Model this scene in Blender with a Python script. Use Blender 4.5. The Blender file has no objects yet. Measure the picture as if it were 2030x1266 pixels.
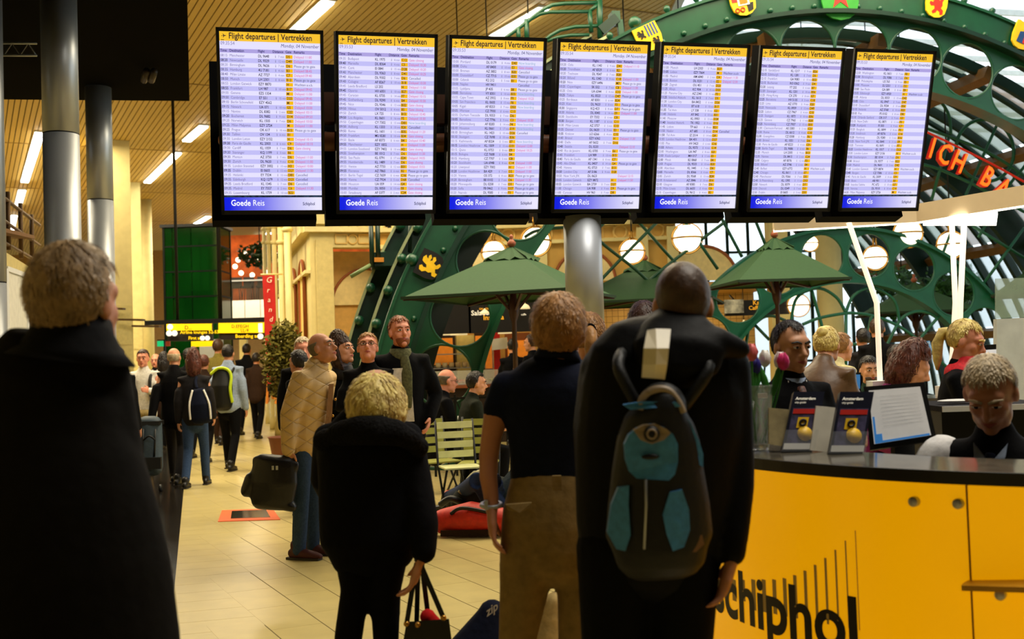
import bpy, math, random
import numpy as np
from mathutils import Vector, Matrix, noise
random.seed(7)
R_ = math.radians
# ------------------------------------------------------------------ camera, world, light
FPX, CH = 2200.0, 1.48
PIT, ROL = math.atan(79 / FPX), .033
_F = Vector((0, math.cos(PIT), math.sin(PIT))); _U0 = Vector((0, -math.sin(PIT), math.cos(PIT))); _R0 = Vector((1, 0, 0))
_RC = _R0 * math.cos(ROL) - _U0 * math.sin(ROL); _UC = _R0 * math.sin(ROL) + _U0 * math.cos(ROL)
CAM = Vector((0, 0, CH))
col = bpy.context.scene.collection
sc = bpy.context.scene
cd = bpy.data.cameras.new('camera'); cam = bpy.data.objects.new('camera', cd); col.objects.link(cam)
cd.sensor_width = 36; cd.lens = 36 * FPX / 2030; cd.clip_start = .05; cd.clip_end = 300
cam.matrix_world = Matrix(((_RC.x, _UC.x, -_F.x, 0), (_RC.y, _UC.y, -_F.y, 0), (_RC.z, _UC.z, -_F.z, CH), (0, 0, 0, 1)))
cd.dof.use_dof = True; cd.dof.focus_distance = 7.5; cd.dof.aperture_fstop = 3.2
sc.camera = cam
vs = sc.view_settings
vs.view_transform = 'Standard'; vs.look = 'None'; vs.exposure = 0.0; vs.gamma = 1.0; vs.use_curve_mapping = False
w = bpy.data.worlds.new('overcast_daylight'); sc.world = w; w.use_nodes = True
bgn = w.node_tree.nodes['Background']; bgn.inputs[0].default_value = (.80, .93, 1.0, 1); bgn.inputs[1].default_value = 2.0
cy = sc.cycles
cy.max_bounces = 6; cy.diffuse_bounces = 3; cy.glossy_bounces = 3; cy.transmission_bounces = 4; cy.transparent_max_bounces = 10; cy.caustics_reflective = False; cy.caustics_refractive = False; cy.sample_clamp_indirect = 6
def area_light(name, loc, sx, sy, watts, color, rz=0, rx=0):
    l = bpy.data.lights.new(name, 'AREA'); l.shape = 'RECTANGLE'; l.size = sx; l.size_y = sy; l.energy = watts; l.color = color
    o = bpy.data.objects.new(name, l); col.objects.link(o); o.location = loc; o.rotation_euler = (rx, 0, rz); return o
WARM = (1.0, .85, .58)
area_light('ceiling_lamp_bank_light', (-2.5, 12.5, 7.9), 9, 5, 1350, WARM, R_(26))
area_light('hall_lamp_bank_light', (-8, 17.5, 7.9), 6, 3, 1250, WARM, R_(26))
area_light('arcade_lamp_bank_light', (4.5, 14.0, 7.9), 6, 3, 600, (1, .86, .6), R_(9))
area_light('desk_fill_light', (3.2, 4.2, 7.8), 4, 4, 560, (1, .93, .80), 0)  # unseen fill added to light hair, backs and the desk
area_light('gallery_fill_light', (-10.5, 44, 7.8), 5, 3, 900, (1, .84, .6), 0)  # fill added to brighten the dark far gallery, no fixture of its own
area_light('walkway_fill_light', (-14, 34, 7.85), 2, 12, 1700, WARM, R_(26))  # added area light that lifts the far end of the walkway

# ------------------------------------------------------------------ pixel <-> place
def ray(x, y): return _F + _RC * ((x - 1015) / FPX) + _UC * ((633 - y) / FPX)
def G(x, y, z=0.0):
    d = ray(x, y); return CAM + d * ((z - CH) / d.z)
def D(x, y, Y):
    d = ray(x, y); return CAM + d * (Y / d.y)
def PLN(x, y, P0, n):
    d = ray(x, y); return CAM + d * ((P0 - CAM).dot(n) / d.dot(n))
def PX(P):
    v = Vector(P) - CAM; f = v.dot(_F); return 1015 + FPX * v.dot(_RC) / f, 633 - FPX * v.dot(_UC) / f
def hdir(deg): return Vector((math.sin(R_(deg)), math.cos(R_(deg)), 0))
A = hdir(-26); N = hdir(64); S = hdir(-16); SN = hdir(74)
Z = Vector((0, 0, 1)); X = Vector((1, 0, 0)); Y_ = Vector((0, 1, 0))

# ------------------------------------------------------------------ materials
def lin(c): return tuple(((v / 255) / 12.92 if v / 255 <= .04045 else ((v / 255 + .055) / 1.055) ** 2.4) for v in c)
MATS = {}
def mat(name, rgb, rough=.6, metal=0, emit=0, var=.08, scale=12, bump=0, spec=.4, trans=0, alpha=1, ecol=None):
    if name in MATS: return MATS[name]
    m = bpy.data.materials.new(name); m.use_nodes = True; MATS[name] = m
    nt = m.node_tree; b = nt.nodes['Principled BSDF']; c = lin(rgb)
    b.inputs['Roughness'].default_value = rough; b.inputs['Metallic'].default_value = metal
    b.inputs['Specular IOR Level'].default_value = spec
    b.inputs['Transmission Weight'].default_value = trans; b.inputs['Alpha'].default_value = alpha
    tc = nt.nodes.new('ShaderNodeTexCoord'); nz = nt.nodes.new('ShaderNodeTexNoise'); nz.inputs['Scale'].default_value = scale
    nz.inputs['Detail'].default_value = 3
    nt.links.new(tc.outputs['Object'], nz.inputs['Vector'])
    cr = nt.nodes.new('ShaderNodeValToRGB'); nt.links.new(nz.outputs['Fac'], cr.inputs[0])
    cr.color_ramp.elements[0].position = .3; cr.color_ramp.elements[1].position = .7
    cr.color_ramp.elements[0].color = tuple(v * (1 - var) for v in c) + (1,); cr.color_ramp.elements[1].color = tuple(min(1, v * (1 + var)) for v in c) + (1,)
    nt.links.new(cr.outputs[0], b.inputs['Base Color'])
    if bump:
        bp = nt.nodes.new('ShaderNodeBump'); bp.inputs['Strength'].default_value = bump; bp.inputs['Distance'].default_value = .01
        nt.links.new(nz.outputs['Fac'], bp.inputs['Height']); nt.links.new(bp.outputs[0], b.inputs['Normal'])
    if emit:
        if ecol is None: nt.links.new(cr.outputs[0], b.inputs['Emission Color'])
        else: b.inputs['Emission Color'].default_value = lin(ecol) + (1,)
        b.inputs['Emission Strength'].default_value = emit
    return m
def node(m, kind): return m.node_tree.nodes.new(kind)
def bsdf(m): return m.node_tree.nodes['Principled BSDF']

# ------------------------------------------------------------------ mesh building
class MB:
    def __init__(s): s.v = []; s.f = []; s.sm = []
    def add(s, vs, fs, smooth=False):
        o = len(s.v); s.v += [tuple(p) for p in vs]
        for f in fs: s.f.append(tuple(i + o for i in f)); s.sm.append(smooth)
        return s
    def box(s, c, size, ux=X, uy=Y_, uz=Z):
        c = Vector(c); a, b, d = ux * (size[0] / 2), uy * (size[1] / 2), uz * (size[2] / 2)
        vs = [c + a * i + b * j + d * k for k in (-1, 1) for j in (-1, 1) for i in (-1, 1)]
        return s.add(vs, [(0, 2, 3, 1), (4, 5, 7, 6), (0, 1, 5, 4), (2, 6, 7, 3), (0, 4, 6, 2), (1, 3, 7, 5)])
    def bar(s, p, q, wd, ht, up=Z):
        p = Vector(p); q = Vector(q); t = (q - p); L = t.length; t.normalize(); sd = t.cross(up)
        if sd.length < 1e-5: sd = t.cross(X)
        sd.normalize(); u = sd.cross(t)
        return s.box((p + q) / 2, (wd, L, ht), sd, t, u)
    def prism(s, poly, ext):
        n = len(poly); ext = Vector(ext); a = [Vector(p) for p in poly]; b = [p + ext for p in a]
        fs = [tuple(range(n - 1, -1, -1)), tuple(range(n, 2 * n))] + [(i, (i + 1) % n, n + (i + 1) % n, n + i) for i in range(n)]
        return s.add(a + b, fs)
    def loft(s, pts, rad, hint=X, n=14, cap=True, smooth=True, closed=False):
        pts = [Vector(p) for p in pts]; rad = [(r, r) if not isinstance(r, (tuple, list)) else r for r in rad]
        m = len(pts); T = []
        for i in range(m):
            t = pts[min(i + 1, m - 1)] - pts[max(i - 1, 0)]
            if closed: t = pts[(i + 1) % m] - pts[i - 1]
            T.append(t.normalized() if t.length > 1e-9 else Vector(Z))
        rings = []
        hv = Vector(hint)
        for i in range(m):
            sd = hv - T[i] * hv.dot(T[i])
            if sd.length < .05:
                sd = Y_ - T[i] * Y_.dot(T[i])
            sd.normalize(); hv = sd if closed or abs(Vector(hint).dot(T[i])) > .8 else Vector(hint)
            bi = T[i].cross(sd)
            rings.append((pts[i], sd, bi, rad[i]))
        if cap and not closed:
            p, sd, bi, r = rings[0]; q = min(r); t = T[0]
            pre = [(p - t * q * math.sin(a), sd, bi, (r[0] - q + q * math.cos(a), r[1] - q + q * math.cos(a))) for a in (1.35, .95, .5)]
            p, sd, bi, r = rings[-1]; q = min(r); t = T[-1]
            post = [(p + t * q * math.sin(a), sd, bi, (r[0] - q + q * math.cos(a), r[1] - q + q * math.cos(a))) for a in (.5, .95, 1.35)]
            rings = pre + rings + post
        vs = []
        for p, sd, bi, r in rings:
            for k in range(n):
                a = 2 * math.pi * k / n; vs.append(p + sd * (r[0] * math.cos(a)) + bi * (r[1] * math.sin(a)))
        fs = []; M = len(rings)
        for i in range(M if closed else M - 1):
            for k in range(n):
                a = i * n + k; b = i * n + (k + 1) % n; c = ((i + 1) % M) * n + (k + 1) % n; d = ((i + 1) % M) * n + k
                fs.append((a, b, c, d))
        if not closed: fs += [tuple(range(n - 1, -1, -1)), tuple((M - 1) * n + k for k in range(n))]
        return s.add(vs, fs, smooth)
    def tube(s, pts, r, n=8, closed=False, cap=False): return s.loft(pts, [r] * len(pts), hint=(.31, .2, .93), n=n, cap=cap, closed=closed)
    def ball(s, c, r, rot=None, n=16, m=10):
        r = (r, r, r) if not isinstance(r, (tuple, list)) else r; c = Vector(c); vs = []
        for i in range(m + 1):
            ph = math.pi * i / m
            for k in range(n):
                a = 2 * math.pi * k / n
                p = Vector((r[0] * math.sin(ph) * math.cos(a), r[1] * math.sin(ph) * math.sin(a), r[2] * math.cos(ph)))
                vs.append(c + (rot @ p if rot else p))
        fs = [(i * n + k, (i + 1) * n + k, (i + 1) * n + (k + 1) % n, i * n + (k + 1) % n) for i in range(m) for k in range(n)]
        return s.add(vs, fs, True)
    def lathe(s, prof, c=(0, 0, 0), n=24, axis=Z, hint=X):
        c = Vector(c); axis = Vector(axis); sd = (hint - axis * axis.dot(hint)).normalized(); bi = axis.cross(sd); vs = []
        for r, z in prof:
            for k in range(n):
                a = 2 * math.pi * k / n; vs.append(c + axis * z + sd * (r * math.cos(a)) + bi * (r * math.sin(a)))
        M = len(prof)
        fs = [(i * n + k, i * n + (k + 1) % n, (i + 1) * n + (k + 1) % n, (i + 1) * n + k) for i in range(M - 1) for k in range(n)]
        fs += [tuple(range(n - 1, -1, -1)), tuple((M - 1) * n + k for k in range(n))]
        return s.add(vs, fs, True)
    def ring(s, c, R, r, ux, uy, n=36, m=8):
        return s.tube([Vector(c) + ux * (R * math.cos(2 * math.pi * k / n)) + uy * (R * math.sin(2 * math.pi * k / n)) for k in range(n)], r, m, closed=True)
    def mesh(s, name, m, sharp=True):
        me = bpy.data.meshes.new(name); me.from_pydata(s.v, [], s.f)
        me.polygons.foreach_set('use_smooth', s.sm); me.materials.append(m); me.update(); return me
    def build(s, name, m, parent=None, **kw):
        me = s.mesh(name, m); o = bpy.data.objects.new(name, me); col.objects.link(o)
        if parent is not None:
            o.parent = parent; o.matrix_parent_inverse = parent.matrix_basis.inverted()
        for k, v in kw.items(): o[k] = v
        return o
BAKE = []
class Blob(MB):
    def build(s, name, m, parent=None, vox=.012, it=5, **kw):
        o = MB.build(s, name, m, parent, **kw)
        r = o.modifiers.new('r', 'REMESH'); r.mode = 'VOXEL'; r.voxel_size = vox; r.use_smooth_shade = True
        if it:
            q = o.modifiers.new('s', 'SMOOTH'); q.factor = .5; q.iterations = it
        BAKE.append(o); return o
def bake_all():
    dg = bpy.context.evaluated_depsgraph_get()
    for o in BAKE:
        me = bpy.data.meshes.new_from_object(o.evaluated_get(dg)); old = o.data; ms = [m for m in old.materials]
        o.modifiers.clear(); o.data = me; me.name = o.name
        if not me.materials: [me.materials.append(m) for m in ms]
        bpy.data.meshes.remove(old)
def empty(name, loc, label, cat, group=None):
    o = bpy.data.objects.new(name, None); col.objects.link(o); o.location = loc; o['label'] = label; o['category'] = cat
    o.empty_display_size = .1
    if group: o['group'] = group
    return o
def tag(o, label, cat, group=None):
    o['label'] = label; o['category'] = cat
    if group: o['group'] = group
    return o
def struct(o, label=None):
    o['kind'] = 'structure'
    if label: o['label'] = label
    return o
def inst(name, me, parent, M):
    o = bpy.data.objects.new(name, me); col.objects.link(o); o.parent = parent
    o.matrix_parent_inverse = parent.matrix_basis.inverted(); o.matrix_basis = M; return o
def frame(o, ux, uy, uz): return Matrix(((ux[0], uy[0], uz[0], o[0]), (ux[1], uy[1], uz[1], o[1]), (ux[2], uy[2], uz[2], o[2]), (0, 0, 0, 1)))
def curve_plate(polys, thick, M, bevel=0):
    """flat plate with holes: polys[0] outline, the rest holes, in 2D; returns (verts, faces) placed by M"""
    cu = bpy.data.curves.new('plate', 'CURVE'); cu.dimensions = '2D'; cu.fill_mode = 'BOTH'; cu.extrude = thick / 2; cu.bevel_depth = bevel; cu.bevel_resolution = 1
    for pl in polys:
        sp = cu.splines.new('POLY'); sp.points.add(len(pl) - 1); sp.use_cyclic_u = True
        for q, p in zip(sp.points, pl): q.co = (p[0], p[1], 0, 1)
    o = bpy.data.objects.new('plate', cu); col.objects.link(o)
    me = bpy.data.meshes.new_from_object(o.evaluated_get(bpy.context.evaluated_depsgraph_get()))
    vs = [M @ v.co for v in me.vertices]; fs = [tuple(p.vertices) for p in me.polygons]
    bpy.data.objects.remove(o); bpy.data.curves.remove(cu); bpy.data.meshes.remove(me); return vs, fs
def circle2(cx, cy, r, n=40): return [(cx + r * math.cos(2 * math.pi * k / n), cy + r * math.sin(2 * math.pi * k / n)) for k in range(n)]
# ------------------------------------------------------------------ lettering
_G = {}
def glyph(ch, bold):
    k = (ch, int(bold))
    if k in _G: return _G[k]
    def mk(body):
        cu = bpy.data.curves.new('t', 'FONT'); cu.body = body; cu.resolution_u = 6 if int(bold) == 2 else 2; cu.offset = {False: 0, True: .016, 2: .026}[bold if bold == 2 and bold is not True else bool(bold)]
        o = bpy.data.objects.new('t', cu); col.objects.link(o)
        me = bpy.data.meshes.new_from_object(o.evaluated_get(bpy.context.evaluated_depsgraph_get()))
        vs = [(v.co.x, v.co.y) for v in me.vertices]; fs = [tuple(p.vertices) for p in me.polygons]
        bpy.data.objects.remove(o); bpy.data.curves.remove(cu); bpy.data.meshes.remove(me); return vs, fs
    def wd(b): return max(v[0] for v in mk(b)[0])
    if ch == ' ': _G[k] = ([], [], wd('H H') - wd('HH'))
    else:
        vs, fs = mk(ch); _G[k] = (vs, fs, wd('H' + ch + 'H') - wd('HH'))
    return _G[k]
def text_width(s, size, bold=False, wsc=1): return sum(glyph(c, bold)[2] for c in s) * size * wsc
def put_text(mb, s, place, x, y, size, bold=False, align='L', wsc=1, slant=0):
    """place(u, v) -> 3D point"""
    wdt = text_width(s, size, bold, wsc)
    if align == 'R': x -= wdt
    if align == 'C': x -= wdt / 2
    for c in s:
        vs, fs, adv = glyph(c, bold)
        mb.add([place(x + (a + slant * b) * size * wsc, y + b * size) for a, b in vs], fs); x += adv * size * wsc

for _c in 'schipol': glyph(_c, 2)
for _b in (False, True):
    for _c in 'ABCDEFGHIJKLMNOPQRSTUVWXYZabcdefghijklmnopqrstuvwxyz0123456789:.,|- ': glyph(_c, _b)
# ------------------------------------------------------------------ palette
STEEL = mat('brushed_steel', (178, 182, 186), .4, .55, var=.05, scale=3)
CREAM = mat('cream_paint', (222, 205, 140), .6, var=.06, scale=4)
GREEN = mat('green_steel_paint', (12, 70, 44), .38, 0, var=.12, scale=6, spec=.5)
DGREEN = mat('dark_green_steel_paint', (7, 42, 30), .4, 0, var=.15, scale=6)
BLACK = mat('black_plastic', (10, 10, 11), .45, var=.2)
BLACKM = mat('black_metal', (16, 16, 15), .5, .3, var=.2)
BRASS = mat('brass', (190, 140, 60), .3, .9)
WHITE = mat('white_paint', (225, 224, 218), .5, var=.03)
WARMWALL = mat('warm_cream_wall', (215, 170, 85), .7, var=.08, scale=3)
GLOBE = mat('glowing_opal_glass', (255, 240, 205), .4, emit=3.2, var=0)
# ------------------------------------------------------------------ floor
def floor_material():
    m = mat('cream_floor_tile', (196, 178, 116), .28, var=.07, scale=5, spec=.5); nt = m.node_tree; b = bsdf(m)
    return m
TILE = floor_material()
GROUT = mat('grey_brown_grout', (112, 100, 60), .8)
m = mat('far_floor_tile', (196, 178, 116), .24, var=.06, scale=5, spec=.5)
nt = m.node_tree; tc = node(m, 'ShaderNodeTexCoord'); mp = node(m, 'ShaderNodeMapping'); mp.inputs['Rotation'].default_value = (0, 0, R_(64)); br = node(m, 'ShaderNodeTexBrick')
br.inputs['Color1'].default_value = lin((200, 182, 120)) + (1,); br.inputs['Color2'].default_value = lin((190, 172, 110)) + (1,); br.inputs['Mortar'].default_value = lin((150, 134, 84)) + (1,)
br.inputs['Scale'].default_value = 1; br.inputs['Brick Width'].default_value = .6; br.inputs['Row Height'].default_value = .3; br.inputs['Mortar Size'].default_value = .004
nt.links.new(tc.outputs['Object'], mp.inputs[0]); nt.links.new(mp.outputs[0], br.inputs[0]); nt.links.new(br.outputs[0], bsdf(m).inputs['Base Color'])
flo = struct(MB().box((-2, 26, -.1025), (64, 64, .2)).build('floor', m))
gp = MB()
T0 = Vector((-2.27, 7.38, 0)); n0 = T0.dot(N) % .3
tile = MB().box((0, 0, 0), (.2925, .5975, .006)).mesh('tile', TILE)
cells = []
for i in range(-14, 22):
    for j in range(4, 34):
        c = N * (n0 + .15 + .3 * i) + A * (.6 * j + (.3 if i % 2 else 0))
        side = (c - Vector((-2.44, 7.9, 0))).dot(SN)
        if side < .33: continue
        x, y = PX(c + Z * 0)
        if 5.6 < c.y < 15.5 and 320 < x < 1330 and c.y > 5.6: cells.append((c.y, c))
cells.sort(key=lambda q: q[0])
rest = MB(); bed = MB()
for yy, c in cells: bed.box(c - Z * .004, (.3, .6, .004), N, A)
bed.build('grout_bed', GROUT, flo, kind='stuff')
for k, (yy, c) in enumerate(cells):
    if k < 295: inst('tile', tile, flo, frame(c + Z * -.003, N, A, Z))
    else: rest.box(c + Z * -.003, (.2925, .5975, .006), N, A)
if rest.v:
    rest.build('tile_field', TILE, flo, kind='stuff')
# cut tiles along the dark strip
gm = MB()
p0 = Vector((-2.44, 7.9, 0))
for j in range(40):
    c = p0 + S * (-3.2 + j * .3 + .15) + SN * .26
    if 5.4 < c.y < 15.6: gm.box(c + Z * -.0035, (.52, .297, .0055), SN, S)
gm.build('border_tile', TILE, flo, kind='stuff', label='row of cut border tiles along the dark strip')
DARKST = mat('polished_dark_granite', (26, 22, 18), .16, var=.25, scale=30, spec=.5)
sp = MB()
q = p0 + S * -13; sp.prism([q, q + S * 36, q + S * 36 - SN * 4.2, q - SN * 4.2][::-1], Z * .003)
trim = struct(sp.build('trim_1', DARKST), 'polished dark granite strip along the walkway')
# orange taped steel hatch
hc = [G(432, 1034), G(556, 1030), G(540, 1008), G(440, 1012)]
h = empty('floor_hatch', sum(hc, Vector()) / 4, 'shiny steel floor plate edged with orange tape on the tiles', 'floor plate')
TAPE = mat('orange_warning_tape', (232, 92, 20), .5)
def quadmix(u, v): return hc[0].lerp(hc[1], u).lerp(hc[3].lerp(hc[2], u), v)
MB().prism([quadmix(.2, .2), quadmix(.86, .2), quadmix(.86, .88), quadmix(.2, .88)], Z * .008).build('plate', mat('worn_steel_plate', (120, 112, 92), .12, .9), h)
for a, b, c_, d_ in ((0, 0, 1, .2), (0, .88, 1, 1), (0, .2, .2, .88), (.86, .2, 1, .88)):
    MB().prism([quadmix(a, b), quadmix(c_, b), quadmix(c_, d_), quadmix(a, d_)], Z * .006).build('tape_strip', TAPE, h)
# ------------------------------------------------------------------ ceiling
HC = 8.0
SLAT = mat('yellowish_ceiling_slat', (205, 172, 92), .55, var=.05, scale=2)
cei = struct(MB().box((-15.4, 24, HC + .2), (37.2, 80, .2)).box((8.1, 5.4, HC + .2), (9.8, 20.8, .2)).build('ceiling', mat('dark_ceiling_void', (30, 20, 10), .9)))
slat = MB().box((0, 0, 0), (.112, 1, .03)).mesh('slat', SLAT)
for i in range(-20, 160):
    n = .134 * i; a0_ = max(5., (.899 * n - 3.25) / .438); a1_ = 67.
    if a1_ - a0_ < 1: continue
    inst('slat', slat, cei, frame(N * n + A * ((a0_ + a1_) / 2) + Z * (HC + .015), N, A * (a1_ - a0_), Z))
sky = struct(MB().box((3.28, 37, HC + .1), (.16, 42, .3)).build('trim_2', mat('white_steel', (205, 208, 205), .5)), 'white steel edge beam of the skylight')
for k in range(16): MB().bar(Vector((3.3, 17.0 + k * 1.1, HC + .1)), Vector((15, 17.0 + k * 1.1 + 3, HC + .1)), .05, .12).build('skylight_bar', MATS['white_steel'], sky)
for a in (17.6, 25.7, 33.8, 41.9, 50):
    MB().box(N * ((-3 + min(22, (3.2 + .438 * a) / .899)) / 2) + A * a + Z * (HC - .002), (min(22, (3.2 + .438 * a) / .899) + 3, .05, .02), N, A).build('joint_strip', mat('ceiling_joint_strip', (150, 118, 60), .7), cei)
LAMP = mat('fluorescent_diffuser', (255, 252, 235), .5, emit=22, var=0)
def ceiling_lamp(p, q, label):
    a = G(*p, HC - .06); b = G(*q, HC - .06); t = empty('ceiling_lamp', (a + b) / 2, label, 'ceiling lamp', 'fluorescent strips on the ceiling')
    dn = (b - a).normalized()
    MB().bar(a, b, .22, .03).build('diffuser', LAMP, t)
    MB().bar(a + Z * .04 - dn * .05, b + Z * .04 + dn * .05, .27, .04).build('housing', WHITE, t)
ceiling_lamp((650, 5), (587, 62), 'white fluorescent strip lamp above the leftmost departure screen')
ceiling_lamp((1077, 19), (981, 74), 'white fluorescent strip lamp behind the green railing')
ceiling_lamp((404, 251), (370, 280), 'short bit of fluorescent strip lamp left of the departure screens')
ceiling_lamp((352, 304), (292, 362), 'long fluorescent strip lamp beside the thin black hanging pole')
ceiling_lamp((79, 264), (49, 361), 'long steep fluorescent strip lamp left of the big steel column')
ceiling_lamp((44, 378), (36, 408), 'fluorescent strip lamp above the scaffold railing on the left')
ceiling_lamp((28, 428), (22, 459), 'lowest fluorescent strip lamp behind the scaffold railing')
ceiling_lamp((413, 430), (389, 444), 'small fluorescent strip lamp above the green elevator shaft')
ceiling_lamp((375, 453), (350, 465), 'fluorescent strip lamp seen through the green elevator glass')  # glowing strip built in place of a reflection
ceiling_lamp((535, 462), (508, 472), 'far fluorescent strip lamp over the mezzanine bar')
# dark open soffit
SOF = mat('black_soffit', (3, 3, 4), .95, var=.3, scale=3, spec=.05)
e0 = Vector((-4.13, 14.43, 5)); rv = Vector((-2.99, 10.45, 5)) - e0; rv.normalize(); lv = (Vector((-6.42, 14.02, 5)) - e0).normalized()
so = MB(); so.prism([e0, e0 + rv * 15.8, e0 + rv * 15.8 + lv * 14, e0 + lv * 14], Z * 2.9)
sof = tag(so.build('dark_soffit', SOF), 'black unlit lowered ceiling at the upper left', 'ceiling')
tr = empty('lighting_truss', D(40, 97, 11), 'thin silver lighting truss under the black soffit', 'truss')
for y in (86, 110):
    MB().tube([D(-120, y - 1, 11), D(73, y, 11)], .012).build('chord', STEEL, tr)
zz = [D(-120 + k * 16, 86 if k % 2 else 110, 11) for k in range(13)]
MB().tube(zz, .006, 6).build('lacing', STEEL, tr)
pp = empty('duct_pipes', D(300, 130, 12.5), 'dim brown pipes inside the black soffit', 'pipe')
for k, x in enumerate((292, 308, 322)):
    MB().tube([D(x, 30, 11.5), D(x + 4, 80, 12.0)], .05).build('pipe', mat('dim_brown_pipe', (52, 40, 24), .5), pp)
for x in (285, 300): MB().tube([D(x + 6, 140, 12.6), D(x, 160, 12.8)], .04).build('pipe', MATS['dim_brown_pipe'], pp)
# ------------------------------------------------------------------ walls
DARKW = mat('dim_back_wall', (46, 40, 30), .9)
struct(MB().box((-2, -4.2, 4), (60, .2, 8.2)).build('wall_back', DARKW))
struct(MB().box((9.5, 2.4, 4), (.2, 13.4, 8.2)).build('wall_right', DARKW))  # unseen wall added to keep daylight out of the foreground
wl = Vector((-5.07, 11, 0))
q0 = wl - S * 16; q1 = wl + S * 5.2
LW = mat('beige_wall', (205, 185, 120), .7)
wall = MB(); wall.prism([q0, q1, q1 - SN * .3, q0 - SN * .3], Z * 2.75)
struct(wall.build('wall_left', LW))
fw = MB().box((-18, 60, 4), (50, .3, 8.2)); struct(fw.build('wall_far', mat('far_warm_wall', (170, 130, 70), .8)))
struct(MB().box((-32, 30, 4), (.3, 60, 8.2)).build('wall_side', LW))
# boards on the left wall
for (x0, y0, x1, y1, mm, nm, lab) in ((6, 532, 47, 700, mat('plain_white_board', (226, 222, 206), .5), 'wall_board', 'plain white board on the left wall'), (49, 551, 84, 700, mat('grey_photo_poster', (96, 84, 72), .5, var=.5, scale=4), 'wall_poster', 'dark framed grey poster on the left wall')):
    n_ = SN; P0 = wl + SN * .03
    a, b = PLN(x0, y0, P0, n_), PLN(x1, y0 + (x1 - x0) * .35, P0, n_)
    a2, b2 = PLN(x0, y1, P0, n_), PLN(x1, y1, P0, n_); a2 = Vector((a.x, a.y, .35)); b2 = Vector((b.x, b.y, .35))
    t = empty(nm, a2, lab, 'poster' if 'poster' in nm else 'board')
    MB().prism([a, b, b2, a2], SN * .03).build('panel', mm, t)
    f_ = MB()
    for p, q in ((a, b), (b, b2), (b2, a2), (a2, a)): f_.bar(p + SN * .02, q + SN * .02, .05, .05)
    f_.build('frame', BLACK if 'poster' in nm else WHITE, t)
# scaffold railing over the left wall
rl = empty('scaffold_railing', PLN(30, 480, wl, SN), 'brown tubular railing on the gallery at the left edge', 'railing')
RUST = mat('brown_scaffold_tube', (92, 66, 36), .5, .4)
def wpx(x, y): return PLN(x, y, wl - SN * .1, SN)
for pts in (((0, 386), (78, 446)), ((0, 432), (78, 486)), ((0, 476), (78, 520))): MB().tube([wpx(-60, pts[0][1] - 45), wpx(*pts[0]), wpx(*pts[1])], .022).build('rail', RUST, rl)
for x, y0, y1 in ((15, 380, 495), (40, 402, 512), (62, 425, 525), (-20, 360, 470)): MB().tube([wpx(x, y0), wpx(x + 2, y1)], .026).build('post', RUST, rl)
MB().bar(wpx(-40, 452), wpx(42, 470), .3, .04).build('shelf_plank', mat('plank_wood', (120, 82, 44), .7), rl)
# ------------------------------------------------------------------ steel columns
def column(name, x, d, r, z1, seam, label, mm=STEEL, x1=None):
    b = D(x, 700, d); b.z = 0; t = empty(name, b, label, 'column')
    zs = D(x, seam, d).z
    MB().lathe([(r, 0), (r, zs - .006)], b, 40).build('lower_shell', mm, t)
    MB().lathe([(r * .985, zs - .006), (r * .985, zs + .006)], b, 40).build('seam', BLACKM, t)
    MB().lathe([(r, zs + .006), (r, z1)], b, 40).build('upper_shell', mm, t); return t
column('steel_column', 129, 10, .158, 5.02, 266, 'thick steel column just behind the man in the dark coat')
column('steel_column', 205, 13.6, .155, 5.02, 397, 'second steel column, duller, beside the cream pillar')
column('steel_column', -14, 9.6, .12, 5.02, 560, 'steel column cut off by the left edge of the picture')
column('steel_column', 1163, 7.14, .122, 2.385, 640, 'silver column below the middle departure screen', mat('satin_aluminium', (196, 202, 212), .4, .25, var=.03, scale=2))
# ------------------------------------------------------------------ cream pillars
def pillar(x0, x1, Y, y_top, label, rnd=False):
    a, b = D(x0, 600, Y), D(x1, 600, Y); wd = (b - a).length; c = (a + b) / 2; c.z = 0
    t = empty('cream_pillar', c, label, 'pillar', 'cream pillars beside the walkway')
    if rnd: MB().lathe([(wd / 2, 0), (wd / 2, HC)], c, 28).build('shaft', CREAM, t)
    else:
        MB().box(c + A * .6 + Z * HC / 2, (wd, 1.2, HC), N, A).build('shaft', CREAM, t)
        for k in range(3): MB().box(c - A * .012 + Z * (.5 + 1.15 * k), (wd * .9, .02, 1.1), N, A).build('cladding_panel', mat('pale_cladding', (214, 198, 130), .5), t)
    return t
pillar(221, 262, 31, 292, 'broad cream pillar right behind the second steel column')
pillar(254, 282, 38, 370, 'second cream pillar, half hidden by the broad one')
pillar(281, 304, 42, 420, 'round pale pillar left of the green elevator', True)
for x0, x1, y in ((206, 246, 611), (229, 285, 633), (264, 318, 646)):
    MB().bar(D(x0, y, 30.5), D(x1, y + 1, 30.5), .25, .05).build('wall_ledge', RUST)['label'] = {206: 'upper short brown ledge on the cream pillar', 229: 'middle brown ledge on the cream pillar', 264: 'lowest brown ledge reaching the round pillar'}[x0]
    bpy.context.scene.collection.objects[-1]['category'] = 'ledge'
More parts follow.
